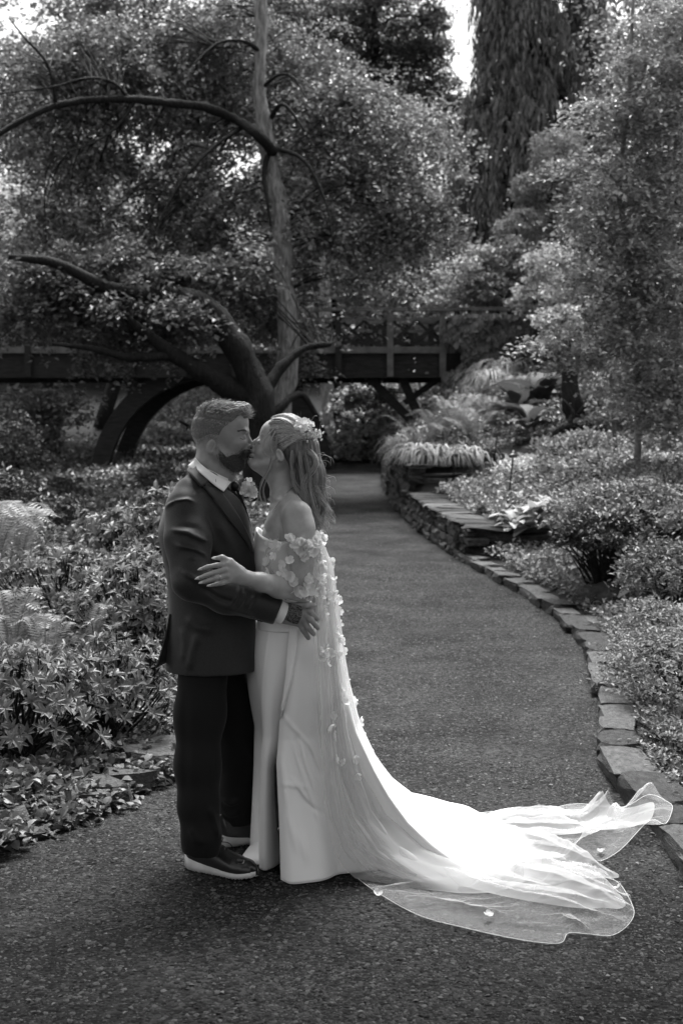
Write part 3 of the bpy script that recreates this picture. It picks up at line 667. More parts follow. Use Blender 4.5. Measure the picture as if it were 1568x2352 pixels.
# --- weeping conifer: curtains of hanging shoots
def weeping(label, Yt, px0, prof, n, leafm, seed):
    rg = np.random.default_rng(seed); g = onG(px0, Yt); t = thing('weeping_conifer', label, 'tree', g); mb = MB()
    limb(mb, np.array([g, W(px0, 300, Yt), W(px0 - 5, -160, Yt)]), .45, .12)
    Vs = []; Fs = []; off = 0
    pyv = rg.uniform(-150, prof[-1][0], n); lo = np.interp(pyv, [p[0] for p in prof], [p[1] for p in prof]); hi = np.interp(pyv, [p[0] for p in prof], [p[2] for p in prof])
    P_ = []; D_ = []; N_ = []; S_ = []
    for i in range(n):
        c = (lo[i] + hi[i]) / 2; hwid = (hi[i] - lo[i]) / 2; a = rg.uniform(0, 2 * math.pi); rr = rg.uniform(.35, 1) ** .5
        px = c + hwid * rr * math.cos(a); Y = Yt + hwid / F * Yt * rr * math.sin(a)
        p = W(px, pyv[i], Yt); p[1] = Y
        axis = W(px0, pyv[i] - 25, Yt)
        if i % 3 == 0: branch_to(mb, rg, axis, p, .05, .05, 5, 3)
        ln = rg.uniform(.7, 1.7); m = 90
        # a shoot arches outwards then hangs: leaflets all along several strands
        outd = p - axis; outd[2] = 0; outd /= np.linalg.norm(outd) + 1e-6
        st = rg.normal(0, 1, (9, 3)) * np.array([.16, .16, .05]); u = rg.random(m); sidx = rg.integers(0, 9, m)
        q_ = p + st[sidx] * (.3 + u[:, None]) + outd * (.15 * np.sqrt(u))[:, None] - np.array([0, 0, 1]) * (u ** 1.2 * ln * rg.uniform(.6, 1.1, 9)[sidx])[:, None]
        P_.append(q_); D_.append(np.stack([rg.normal(0, .18, m), rg.normal(0, .18, m), -np.ones(m)], -1)); N_.append(unit(outd + rg.normal(0, .5, (m, 3)))); S_.append(rg.uniform(.16, .34, m))
    mb.build('trunk', M_barkd, t)
    P_ = np.concatenate(P_); S_ = np.concatenate(S_)
    V, Fc = leaves_mesh(P_, np.concatenate(D_), np.concatenate(N_), S_, S_ * .2, .2)
    tag(add_mesh('crown', V, Fc, leafm, t, False), kind='stuff'); return t
weeping('tall dark weeping conifer with hanging curtains of shoots', 42, 1215, [(-200, 1095, 1350), (0, 1095, 1385), (150, 1090, 1390), (300, 1042, 1390), (450, 1015, 1330), (570, 1025, 1210)], 860, leafmat('blue_conifer_shoot', .12, trans=.15), 41)

# --- rounded cloud-like conifer, bushes on the bank
g = onG(1250, 37)
tree('cloud_conifer', 'rounded dense conifer with cloud-like lobes beside the weeping conifer', 'tree', g, [([g, W(1260, 450, 37)], .2, .08)],
     [B(1280, 350, 37, 60, 48, .9, 4200), B(1215, 432, 36.6, 42, 34, .6, 2600), B(1265, 420, 36.8, 60, 50, .8, 3200), B(1195, 520, 36.3, 56, 40, .7, 3200), B(1280, 520, 36.6, 60, 50, .8, 3000), B(1330, 440, 37, 60, 70, .9, 3200)],
     leafmat('needle_leaf', .24, trans=.15), M_barkd, leaf=.11, aspect=.3, seed=43, clump=.09, tilt=.9, shell=.75, twigs=.05, per=14)
bank = [('rounded pale shrub above the ivy at the end of the bridge', L_light, 35.5, 1060, [B(1050, 640, 35.5, 70, 45, .8, 2600), B(1110, 600, 36, 60, 40, .8, 2400), B(1010, 690, 35, 50, 30, .6, 1300)]),
        ('dense layered shrub on the bank below the rounded conifer', L_mid, 35, 1180, [B(1160, 600, 35.5, 70, 50, .9, 2800), B(1130, 670, 35, 80, 40, .8, 2800), B(1230, 640, 35, 70, 60, .9, 3000)]),
        ('spreading maple-like shrub on the bank under the small tree', L_pale, 30, 1300, [B(1290, 610, 31, 90, 50, .8, 3200), B(1330, 690, 30, 90, 40, .8, 3000), B(1280, 740, 29, 60, 35, .6, 1500), B(1230, 690, 31, 60, 40, .7, 1500)]),
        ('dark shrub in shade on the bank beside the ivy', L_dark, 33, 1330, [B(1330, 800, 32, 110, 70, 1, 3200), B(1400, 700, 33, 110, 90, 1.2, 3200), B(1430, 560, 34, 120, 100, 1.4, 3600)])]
for k, (lb, lm, Yt, bpx, bl) in enumerate(bank):
    g = onG(bpx, Yt); tree('shrub', lb, 'shrub', g, [([g, bl[0][0]], .07, .03)], bl, lm, M_barkd, leaf=.1, aspect=.6, seed=50 + k, clump=.12, flat=.4, tilt=.5, shell=.6, twigs=.1, group=None)
# ivy over the right end of the railing
rg = np.random.default_rng(61)
n = 9000; px = rg.uniform(1015, 1300, n); py = rg.uniform(722, 880, n); keep = (px + (py - 710) * .0 > 1030 + 50 * vnoise(np.stack([px * 0, py * .03, px * 0], -1), 1, 3)) ; px, py = px[keep], py[keep]; n = len(px)
P = np.stack([bx_(px), YB - .25 - .18 * rg.random(n) - .1 * vnoise(np.stack([px * .04, py * .05, 0 * px], -1), 1, 7), bz_(py)], -1)
V, Fc = leaves_mesh(P, np.stack([rg.normal(0, .5, n), -np.full(n, .2), -np.ones(n)], -1), unit(np.stack([rg.normal(0, .4, n), -np.ones(n), .7 + rg.normal(0, .4, n)], -1)), rg.uniform(.12, .2, n), .14, .1)
ivy = thing('ivy', 'ivy hanging thickly over the right end of the bridge railing', 'ivy', (bx_(1140), YB - .3, bz_(870)))
tag(add_mesh('foliage', V, Fc, leafmat('ivy_leaf', .10), ivy, False), kind='stuff')
mb = MB()
for i in range(30):
    x0 = rg.uniform(1040, 1260); mb.add(*tube(resample(np.array([W(x0, 712, YB - .28), W(x0 + rg.uniform(-20, 20), 790, YB - .3), W(x0 + rg.uniform(-30, 30), 872, YB - .28)]), 8), .012, 4, False))
mb.build('stem', M_barkd, ivy)

# --- small tree on the right with tiers of pale leaves
Yr = 15.5; g = onG(1462, Yr)
def qr(px, py, Y=Yr): return W(px, py, Y)
tree('stewartia_tree', 'slender pale-barked tree with tiers of small leaves filling the right edge', 'tree', g,
     [([g, qr(1463, 950), qr(1458, 820), qr(1455, 690), qr(1440, 560), qr(1420, 420), qr(1440, 250), qr(1450, 60), qr(1460, -120)], .045, .018),
      ([qr(1456, 760), qr(1490, 640), qr(1520, 520), qr(1545, 380), qr(1560, 200), qr(1570, 0)], .035, .012),
      ([qr(1455, 690), qr(1400, 655, 15.2), qr(1340, 640, 15), qr(1290, 640, 14.8)], .018, .006),
      ([qr(1425, 430), qr(1380, 385, 15.3), qr(1320, 370, 15.2)], .016, .006),
      ([qr(1456, 800), qr(1380, 790, 15.2), qr(1290, 800, 15), qr(1240, 800, 14.9)], .014, .005)],
     [(c_, r_, int(n_ * 1.0)) for c_, r_, n_ in [B(1390, 258, 15.3, 60, 14, .4, 600), B(1350, 378, 15.2, 50, 14, .35, 500), B(1380, 450, 15.1, 70, 18, .4, 800), B(1340, 505, 15, 50, 14, .35, 450), B(1420, 540, 15.3, 80, 40, .5, 1900), B(1480, 420, 15.5, 90, 50, .6, 2400),
      B(1520, 300, 15.6, 80, 60, .6, 2200), B(1500, 170, 15.6, 100, 60, .6, 2400), B(1540, 60, 15.6, 80, 70, .6, 2200), B(1540, 480, 15.4, 60, 60, .6, 1500),
      B(1350, 640, 15, 75, 16, .4, 800), B(1430, 640, 15.3, 90, 40, .5, 2000), B(1530, 620, 15.4, 70, 60, .6, 2200), B(1500, 730, 15.3, 90, 50, .5, 2100), B(1400, 720, 15.2, 50, 16, .4, 500), B(1310, 795, 14.9, 75, 15, .35, 900), B(1390, 800, 15, 80, 28, .4, 1300), B(1540, 830, 15.2, 70, 60, .5, 2000), B(1500, 900, 15.2, 90, 50, .5, 2000), B(1335, 835, 14.9, 50, 12, .3, 400), B(1550, 960, 15, 60, 70, .5, 2000), B(1480, 250, 15.4, 70, 60, .5, 1700)]],
     leafmat('stewartia_leaf', .3), mat('smooth_pale_bark', .3, .8, .2, v2=.1, scale=9, bump=.3), leaf=.066, seed=71, clump=.2, flat=.3, tilt=.4, shell=.1, per=24, spray=.42, hang=.3, brr=.007)
# darker evergreen behind it at the right edge
g = onG(1560, 24)
tree('evergreen_tree', 'dense darker evergreen behind the pale small tree at the right edge', 'tree', g, [([g, W(1560, 500, 24), W(1560, -50, 24)], .16, .08)],
     [B(1540, 100, 24, 100, 130, 1.2, 4600), B(1500, 300, 24, 80, 110, 1.2, 2600), B(1550, 350, 24, 110, 130, 1.2, 4200), B(1530, 600, 24, 120, 130, 1.2, 4200), B(1560, 850, 23, 120, 130, 1.2, 3600), B(1440, 100, 26, 50, 130, 1, 900), B(1415, 10, 26, 50, 60, 1, 800)],
     leafmat('hanging_leaf', .19), M_barkd, leaf=.12, seed=73, clump=.2, per=34, spray=.7, tilt=.6, droop=.4, shell=.3, brr=.02)

# --- shrubs seen under and beyond the bridge
under = [('leafy rhododendron beyond the bridge right of the bride', L_light, 36, 860, [B(830, 960, 36, 70, 80, 1.0, 2600), B(900, 930, 36.5, 60, 70, 1.0, 2000), B(800, 1020, 35, 70, 40, .9, 1700), B(890, 1020, 35, 60, 40, .8, 1400)]),
         ('dim broadleaf shrub under the bridge at the far left', L_mid, 38, 90, [B(40, 940, 38, 90, 50, 1, 2200), B(130, 950, 38, 80, 60, 1, 2200), B(60, 1020, 37, 90, 50, 1, 1800)]),
         ('pale reedy shrub seen through the arches', L_pale, 42, 500, [B(400, 960, 42, 70, 60, 1, 1700), B(490, 930, 42, 90, 50, 1, 2200), B(590, 950, 42, 80, 60, 1, 1700), B(400, 1020, 42, 70, 40, 1, 1300)]),
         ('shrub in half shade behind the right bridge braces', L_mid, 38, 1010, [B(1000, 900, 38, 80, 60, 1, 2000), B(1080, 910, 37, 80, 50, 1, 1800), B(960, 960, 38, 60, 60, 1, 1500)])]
for k, (lb, lm, Yt, bpx, bl) in enumerate(under):
    g = onG(bpx, Yt); tree('shrub', lb, 'shrub', g, [([g, bl[0][0]], .06, .03)], bl, lm, M_barkd, leaf=.14, aspect=.5, seed=80 + k, clump=.13, flat=.5, tilt=.6, shell=.5, twigs=.1)
# far-off wood closing the view
rg = np.random.default_rng(90); mb = MB(); n = 26000
px = rg.uniform(-500, 2000, n); py = 900 - rg.random(n) ** .8 * 620; Yf = rg.uniform(62, 80, n)
top = 460 + 120 * vnoise(np.stack([px * .006, 0 * px, 0 * px], -1), 1, 5); m = py > top; px, py, Yf = px[m], py[m], Yf[m]; n = len(px)
P = np.stack([(px - CXP) / F * Yf, Yf, EYE - (py - HZ) / F * Yf], -1)
V, Fc = leaves_mesh(P, rand_dirs(rg, n, .5), unit(np.stack([rg.normal(0, .6, n), rg.normal(0, .6, n) - .4, np.ones(n)], -1)), rg.uniform(.5, 1.1, n), .6)
tag(add_mesh('distant_wood', V, Fc, L_mid, None, False), 'distant wood closing the view beyond the bridge', 'wood', kind='stuff')
# column of a trunk standing beyond the bridge
g = onG(752, 40); t = thing('dead_tree', 'straight pale trunk seen under the bridge right of the bride', 'tree', g); mb = MB(); limb(mb, np.array([g, W(752, 950, 40), W(748, 800, 40), W(745, 500, 40)]), .2, .14); mb.build('trunk', M_bark, t)
# dark shrubs left, in front of the arches
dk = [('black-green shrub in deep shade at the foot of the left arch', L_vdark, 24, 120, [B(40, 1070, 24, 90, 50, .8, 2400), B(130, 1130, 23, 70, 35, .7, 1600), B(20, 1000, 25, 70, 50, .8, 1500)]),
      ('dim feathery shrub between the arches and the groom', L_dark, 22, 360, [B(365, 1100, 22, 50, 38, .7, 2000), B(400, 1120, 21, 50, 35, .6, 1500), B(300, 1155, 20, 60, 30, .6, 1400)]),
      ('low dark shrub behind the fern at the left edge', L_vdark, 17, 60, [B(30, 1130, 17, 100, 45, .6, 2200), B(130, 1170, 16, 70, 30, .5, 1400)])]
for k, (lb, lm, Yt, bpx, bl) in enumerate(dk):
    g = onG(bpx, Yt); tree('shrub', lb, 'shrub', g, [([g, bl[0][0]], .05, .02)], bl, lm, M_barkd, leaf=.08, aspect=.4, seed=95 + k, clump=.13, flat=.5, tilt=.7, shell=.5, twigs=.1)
# two unseen trees added behind the photographer, crowns placed to shade the near path
for k, (x_, y_, sx) in enumerate([(-4.5, -3.0, 1), (4.6, -2.0, -1)]):
    g = np.array([x_, y_, float(H(x_, y_))]); c = g + [sx * 1.5, 1.0, 6.2]
    tree('added_shade_tree', ['broad shade tree standing left of the path before the couple', 'broad shade tree standing right of the path before the couple'][k], 'tree', g, [([g, g + [.2 * sx, .2, 3], c], .22, .1)],
         [(c, (2.8, 3.0, 1.2), 6000), (c + [sx * 1.8, .3, .5], (2.4, 2.6, 1.0), 5000), (c + [-sx * 1.5, .3, .3], (2.4, 2.6, 1.1), 5000), (np.array([-sx * -.9, 5.6, 6.9]), (2.0, 2.0, .6), 4500), (np.array([sx * -3.2, 4.6, 6.6]), (1.9, 2.2, .7), 3500)], L_dark, M_barkd, leaf=.22, seed=120 + k, clump=.2, shell=.1, twigs=.05)
# ================================================================== planting beside the path
def bank_pt(px, py, Y0=None):
    """where a line of sight meets the planted ground"""
    Y = np.arange(4.5, 60, .03); x = (px - CXP) / F * Y; z = EYE - (py - HZ) / F * Y; h = H(x, Y); k = np.argmax(z < h)
    return np.array([x[k], Y[k], h[k]]) if z[k] < h[k] else onG(px, 30)
def cover(name, label, xy, leafm, size, height, seed, per=9, wid=.62, tilt=.45, kind='diamond', hn=1.2, cat='ground cover', fold=.2):
    rg = np.random.default_rng(seed); n = len(xy); hgt = height * (.25 + .75 * np.clip(.5 + .7 * fbm(np.stack([xy[:, 0], xy[:, 1], 0 * xy[:, 0]], -1), hn, seed, 3), 0, 1.3))
    k = per; cen = np.repeat(np.stack([xy[:, 0], xy[:, 1], H(xy[:, 0], xy[:, 1]) + hgt * rg.uniform(.35, 1, n)], -1), k, 0); m = n * k; s = size * rg.uniform(.6, 1.35, m)
    a = rg.uniform(0, 2 * math.pi, m); el = rg.normal(.15, tilt, m); D = np.stack([np.cos(a) * np.cos(el), np.sin(a) * np.cos(el), np.sin(el)], -1)
    N = unit(np.stack([rg.normal(0, tilt, m), rg.normal(0, tilt, m), np.ones(m)], -1)); P = cen + D * (s * .35)[:, None] + rg.normal(0, 1, (m, 3)) * (size * .7) * np.array([1, 1, .5])
    P[:, 2] = np.maximum(P[:, 2], H(P[:, 0], P[:, 1]) + .01)
    V, Fc = leaves_mesh(P, D, N, s, s * wid, fold, kind)
    return tag(add_mesh(name, V, Fc, leafm, None, False), label, cat, kind='stuff')
rg = np.random.default_rng(200)
def right_pts(n, y0, y1, s0, s1, p=1.0, q=1.0):
    y = y0 + (y1 - y0) * rg.random(n) ** p; s = s0 + (s1 - s0) * rg.random(n) ** q; return np.stack([xr(y) + s, y], -1)
def left_pts(n, y0, y1, s0, s1, p=1.0, q=1.0):
    y = y0 + (y1 - y0) * rg.random(n) ** p; s = s0 + (s1 - s0) * rg.random(n) ** q; return np.stack([xl(y) - s, y], -1)
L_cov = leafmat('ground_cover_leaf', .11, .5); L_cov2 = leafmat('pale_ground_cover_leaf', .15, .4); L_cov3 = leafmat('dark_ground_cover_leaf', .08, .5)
cover('ground_cover', 'small leaved ground cover spilling over the stones of the right edging', right_pts(9500, 4.8, 11, .2, 2.2, 1, .9), L_cov, .030, .12, 201)
cover('ground_cover', 'ground cover between the low edging and the first wall', right_pts(5500, 11, float(YW1) - .1, .22, 4, 1, .9), L_cov2, .05, .16, 202)
cover('ground_cover', 'pale leafy plants filling the terrace above the lower wall', right_pts(5500, float(YW1) + .3, float(YW2) - .1, .5, 5, 1, .9), L_cov2, .065, .22, 203)
cover('ground_cover', 'mixed leafy perennials covering the bank beyond the upper wall', right_pts(8500, float(YW2) + .3, 36, .4, 9, 1, .9), L_cov, .085, .28, 204, hn=.6)
cover('ground_cover', 'low leafy plants on the rising bank at the right edge', right_pts(4500, 9, 24, 2.5, 8, 1, 1), L_cov, .065, .25, 205, hn=.8)
cover('ground_cover', 'toothed leaves of low plants creeping to the lower left stones', left_pts(2800, 4.8, 8.6, -.16, 1.1, 1, 1.0), L_cov, .042, .12, 206, per=12, wid=.8, kind='blade')
cover('ground_cover', 'small leaved plants filling the left bed behind the near shrub', left_pts(9000, 8.2, 13.5, .05, 4.5, 1.0, .9), L_cov, .042, .62, 207, hn=.9)
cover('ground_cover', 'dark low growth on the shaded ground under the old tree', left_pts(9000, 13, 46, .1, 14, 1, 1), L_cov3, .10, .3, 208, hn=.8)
# fallen leaves and litter, thickest along both edges of the path
n = 1500; y = 4 + 22 * rg.random(n) ** 1.4; e = rg.random(n) ** 3.2 * .5; u = np.where(rg.random(n) < .6, 1 - e, e); u = np.where(rg.random(n) < .12, rg.random(n), u); x = lerp(xl(y), xr(y), u)
P = np.stack([x, y, path_z(x, y) + .005], -1); a = rg.uniform(0, 6.28, n); s_ = rg.uniform(.008, .024, n)
V, Fc = leaves_mesh(P, np.stack([np.cos(a), np.sin(a), rg.normal(0, .12, n)], -1), unit(np.stack([rg.normal(0, .25, n), rg.normal(0, .25, n), np.ones(n)], -1)), s_, s_ * .5, .2, 'blade')
tag(add_mesh('leaf_litter', V, Fc, leafmat('dry_fallen_leaf', .13, .7, .7, .2, .1), None, False), 'small fallen leaves lying on the gravel near the path edges', 'leaf litter', kind='stuff')
# ---- shrubs with leaves in whorls
LEAF = None
def leaf_obj_mesh(m):
    V, Fc = leaves_mesh(np.zeros((1, 3)), np.array([[1., 0, 0]]), np.array([[0, 0, 1.]]), 1.0, .34, .22, 'blade')
    me = bpy.data.meshes.new('leaf'); me.from_pydata([tuple(v) for v in V], [], [tuple(int(i) for i in f) for arr in Fc for f in arr]); me.materials.append(m); return me
def whorl_shrub(name, label, base, c, r, n, leaf, seed, leafm, wid=.34, lv=(6, 9), up=.5, singles=0, group=None, stems=60, inner=.35, front=True):
    rg = np.random.default_rng(seed); t = thing(name, label, 'shrub', base, group); mb = MB(); base = np.array(base); PP = []; DD = []; NN = []; SS = []
    d = rand_dirs(rg, n); d[:, 2] = np.abs(d[:, 2]) * 1.0 - .25 * (rg.random(n) < .5); d = unit(d)
    rad = np.where(rg.random(n) < inner, rg.uniform(.45, .85, n), rg.uniform(.85, 1.08, n)); lump = 1 + .22 * vnoise(d * 2.4, 1, seed)
    tips = c + d * (rad * lump)[:, None] * r
    for i in range(n):
        tp = tips[i]; ax_ = unit(d[i] * [1, 1, .4] + [0, 0, up] + rg.normal(0, .2, 3)); k = rg.integers(lv[0], lv[1] + 1); a0 = rg.uniform(0, 6.28); s_ = unit(np.cross(ax_, [.31, .2, .1])); u_ = np.cross(s_, ax_)
        if tp[2] < base[2] + .03: continue
        for j in range(k):
            a = a0 + j * 2 * math.pi / k + rg.uniform(-.2, .2); el = rg.uniform(.1, .95); o = s_ * math.cos(a) + u_ * math.sin(a); dd = o * math.cos(el) + ax_ * math.sin(el)
            PP.append(tp + ax_ * rg.uniform(-.01, .01)); DD.append(dd); NN.append(ax_ * math.cos(el) - o * math.sin(el) + rg.normal(0, .1, 3)); SS.append(leaf * rg.uniform(.6, 1.15))
        if i < stems:
            m_ = (base + tp) / 2 + rg.normal(0, .04, 3); mb.add(*tube(resample(np.array([base + rg.normal(0, .05, 3) * [1, 1, 0], m_, tp]), 7), np.linspace(.009, .0028, 7), 4, False))
        else: mb.add(*tube(np.array([tp - ax_ * leaf * 1.3 - [0, 0, leaf * .4], tp]), .0025, 3, False))
    mb.build('stem', M_barkd, t); PP, DD, NN, SS = map(np.array, (PP, DD, NN, SS)); DD = unit(DD)
    if singles:
        score = np.linalg.norm(PP - [0, 0, EYE], axis=1) - .5 * (PP[:, 2] - base[2]); o_ = np.argsort(score)[:singles]; me = leaf_obj_mesh(leafm)
        for i in o_:
            S_ = unit(np.cross(DD[i], NN[i])); N_ = np.cross(S_, DD[i]); M_ = Matrix([[DD[i][a], -S_[a], N_[a]] for a in range(3)])
            ob = bpy.data.objects.new('leaf', me); COL.objects.link(ob); ob.parent = t; ob.location = Vector(PP[i]) - t.location; ob.rotation_euler = M_.to_euler(); ob.scale = (SS[i],) * 3
        keep = np.ones(len(PP), bool); keep[o_] = False; PP, DD, NN, SS = PP[keep], DD[keep], NN[keep], SS[keep]
    V, Fc = leaves_mesh(PP, DD, NN, SS, SS * wid, .22, 'blade'); tag(add_mesh('foliage', V, Fc, leafm, t, False), kind='stuff'); return t
L_rh = leafmat('azalea_leaf', .15, .4, .5, .3, .2)
_m = L_rh.node_tree
g = onG(55, 6.75); whorl_shrub('azalea_shrub', 'near azalea with long glossy leaves in whorls at the lower left edge', g, W(50, 1640, 6.75), np.array([.42, .45, .33]), 330, .062, 301, L_rh, singles=150, up=.7)
g = onG(250, 7.1); whorl_shrub('azalea_shrub', 'azalea with dark hollow centre beside the groom\'s jacket hem', g, W(255, 1590, 7.1), np.array([.33, .40, .30]), 280, .058, 302, L_rh, singles=120, up=.7)
g = onG(330, 8.6); whorl_shrub('azalea_shrub', 'taller open azalea with upright shoots behind the groom\'s back', g, W(310, 1390, 8.6), np.array([.33, .4, .32]), 260, .062, 303, leafmat('soft_azalea_leaf', .17, .35, .4, .4, .25), up=.9)
g = onG(290, 10.6); whorl_shrub('rhododendron_shrub', 'broad-leaved rhododendron at the back of the left bed', g, W(285, 1245, 10.6), np.array([.34, .36, .24]), 130, .085, 304, L_cov2, wid=.42, up=.8)
g = onG(380, 9.6); whorl_shrub('rhododendron_shrub', 'pale leafy shrub close behind the groom\'s shoulder', g, W(385, 1235, 9.6), np.array([.26, .3, .36]), 150, .07, 305, L_cov2, wid=.42, up=.7)
g = onG(150, 9.8); whorl_shrub('rhododendron_shrub', 'flat-topped pale shrub in the middle of the left bed', g, W(130, 1320, 9.4), np.array([.5, .4, .17]), 160, .065, 306, L_cov2, wid=.45, up=1)
# ---- ferns
def fern(label, base, n, ln, seed, leafm, spread=.8, dirs=None):
    rg = np.random.default_rng(seed); t = thing('fern', label, 'fern', base); base = np.array(base)
    for i in range(n):
        a = rg.uniform(0, 6.28) if dirs is None else dirs[i % len(dirs)] + rg.uniform(-.3, .3); L_ = ln * rg.uniform(.7, 1.1); o = np.array([math.cos(a), math.sin(a), 0])
        sp = spread * rg.uniform(.6, 1.2); p = resample(np.array([base, base + o * L_ * .25 * sp + [0, 0, L_ * .5], base + o * L_ * .62 * sp + [0, 0, L_ * .78], base + o * L_ * sp + [0, 0, L_ * (.80 - .15 * sp)]]), 30)
        T, N, Bn = frames(p); S_ = unit(np.cross(T, [0, 0, 1.])); Nn = np.cross(S_, T); mb = MB(); mb.add(*tube(p, np.linspace(.004, .001, 30), 3, False))
        k = np.arange(4, 30); w = L_ * .19 * np.sin(np.pi * np.clip((k - 2) / 29, 0, 1)) ** .8
        for sg in (-1, 1):
            D = unit(S_[k] * sg + T[k] * .35 - Nn[k] * .15); V, Fc = leaves_mesh(p[k], D, Nn[k], w, L_ * .024, .05); mb.add(V, Fc)
        mb.build('frond', leafm, t, False)
    return t
L_fern = leafmat('fern_frond', .2, .25, .5, .3, .3)
fern('large pale fern arching at the left edge of the picture', onG(-10, 10.4) + [0, 0, .45], 14, .62, 401, L_fern)
fern('second pale fern leaning right beside the left edge fern', onG(45, 10.8) + [0, 0, .4], 10, .6, 402, L_fern)
fern('upright fern fronds in front of the flat shrub at left', onG(30, 7.9) + [0, 0, .2], 9, .55, 403, L_fern, .5)
fern('slender ferns between the two near azaleas', onG(105, 7.7) + [0, 0, .2], 8, .5, 404, L_fern, .5)
fern('small fern frond standing before the tall azalea', onG(215, 7.9) + [0, 0, .3], 4, .4, 405, L_fern, .3)
fern('little fern peeping behind the groom\'s shoulder', onG(370, 11.5) + [0, 0, .5], 6, .4, 406, L_fern)
for i, (px, py, Y, l_, nn) in enumerate([(965, 1060, 27, .9, 8), (1010, 1040, 28, 1.0, 9), (1085, 1030, 29, .8, 8), (1040, 1000, 31, .9, 8), (930, 1062, 29, .6, 6), (1130, 1000, 30, .8, 8), (1190, 930, 33, .9, 8)]):
    g = bank_pt(px, py); fern(['tall fern at the corner above the upper wall', 'tallest fern behind the tufted grass', 'fern behind the plant label', 'fern below the ivy on the bank', 'small fern leaning over the far path end', 'fern in the middle of the bank', 'feathery fern high on the bank under the ivy'][i], g, nn, l_, 410 + i, L_fern, .8)
# ---- tufts of striped grass along the top of the upper wall
def grass(label, base, n, ln, seed, leafm, wd=.012, group=None, name='grass_tuft', flat=1.0, cat='grass tuft'):
    rg = np.random.default_rng(seed); t = thing(name, label, cat, base, group); base = np.array(base); mb = MB()
    for i in range(n):
        a = rg.uniform(0, 6.28); L_ = ln * rg.uniform(.5, 1.1); o = np.array([math.cos(a), math.sin(a), 0]); sp = flat * rg.uniform(.3, 1.1); s_ = np.array([-o[1], o[0], 0])
        p = resample(np.array([base + o * .03, base + o * L_ * .3 * sp + [0, 0, L_ * .5], base + o * L_ * .75 * sp + [0, 0, L_ * .5], base + o * L_ * sp + [0, 0, L_ * .12]]), 7); w = wd * np.array([.5, .9, 1, 1, .8, .5, .05])
        mb.add(np.stack([p - s_ * w[:, None], p + s_ * w[:, None]], 1).reshape(-1, 3), grid_faces(7, 2))
    mb.build('blade', leafm, t, False); return t
L_hak = leafmat('striped_grass_blade', .34, .4, .5, .3, .3)
names = ['first', 'second', 'third', 'fourth', 'fifth', 'sixth', 'seventh', 'eighth', 'ninth']
for i, (px, dY) in enumerate([(905, 2.2), (925, 1.0), (952, .35), (985, .3), (1018, .3), (1050, .3), (1085, .3), (1120, .45), (900, 3.6)]):
    Y = float(YW2) + dY; x = max((px - CXP) / F * Y, float(xr(Y)) + .25); g = np.array([x, Y, float(zp(Y)) + .70])
    grass('arching striped grass tuft, %s from the left on the upper wall top' % names[i], g, 90, [.62, .5, .7, .55, .66, .5, .62, .45, .6][i], 500 + i, L_hak, .014, 'striped grass tufts along the upper wall')
for i, (px, py) in enumerate([(1130, 990), (1160, 960), (1100, 960), (1215, 905)]):
    g = onG(px, 30 + i); grass(['feathery pale tuft in the middle of the bank', 'feathery tuft to the right of the middle tuft', 'feathery tuft left below the bridge end', 'feathery tuft beneath the big-leaved plant'][i], g, 240, 1.1, 520 + i, leafmat('fine_grass', .26, .4), .010)
grass('thin upright reeds standing in the ground cover right of the low edging', bank_pt(1358, 1385), 26, .42, 530, L_cov3, .005, flat=.12, name='reed_clump', cat='reeds')
# ---- hostas with broad pale leaves
def hosta(label, base, n, ln, seed, leafm, wid=.5, up=(.2, 1.0), name='hosta', cat='plant'):
    rg = np.random.default_rng(seed); t = thing(name, label, cat, base); base = np.array(base)
    for i in range(n):
        a = rg.uniform(0, 6.28); el = rg.uniform(*up); L_ = ln * rg.uniform(.7, 1.15); o = np.array([math.cos(a), math.sin(a), 0]); s_ = np.array([-o[1], o[0], 0]); st = base + o * .04 + [0, 0, L_ * .5 * el]; V = []
        for u in np.linspace(0, 1, 8):
            c = st + o * L_ * u * math.cos(el * (1 - .7 * u)) + np.array([0, 0, L_ * (math.sin(el) * u - .55 * u * u)]); w = ln * wid * .5 * math.sin(math.pi * (.04 + .94 * u ** .8)) ** .8
            for h in (-1, -.5, 0, .5, 1): V.append(c + s_ * w * h + [0, 0, abs(h) * w * .3])
        add_mesh('leaf', np.array(V), grid_faces(8, 5), leafm, t)
    return t
L_hos = leafmat('pale_broad_leaf', .34, .15, .6, .2, .3); L_big = leafmat('dark_broad_leaf', .10, .3, .65, .15, .25)
for i, (px, py, l_) in enumerate([(1230, 1225, .42), (1300, 1232, .36), (1265, 1205, .36), (1195, 1165, .3), (1335, 1180, .3), (1180, 1222, .26), (1470, 1385, .26), (1340, 1330, .2)]):
    hosta(['bright hosta with the palest leaves above the lower wall end', 'bright hosta beside the dark hollow', 'smaller hosta behind the brightest one', 'hosta near the thin label post', 'hosta in front of the spreading azalea', 'hosta close to the cap stones of the lower wall', 'single broad-leaved plant among the glossy ground cover', 'low hosta beside the reeds'][i], bank_pt(px, py), 14, l_, 600 + i, L_hos)
for i, (px, py, Y, l_) in enumerate([(1190, 985, 27, .6), (1240, 965, 27.5, .7), (1215, 1010, 25.5, .5), (1285, 940, 28, .55)]):
    g = bank_pt(px, py); hosta(['big-leaved dark plant on the bank left of the stump', 'tallest big-leaved plant close to the stump', 'big-leaved plant in front, lower on the bank', 'big-leaved plant behind the stump'][i], g, 11, l_, 620 + i, L_big, .62, (.7, 1.3), 'broad_leaved_plant')
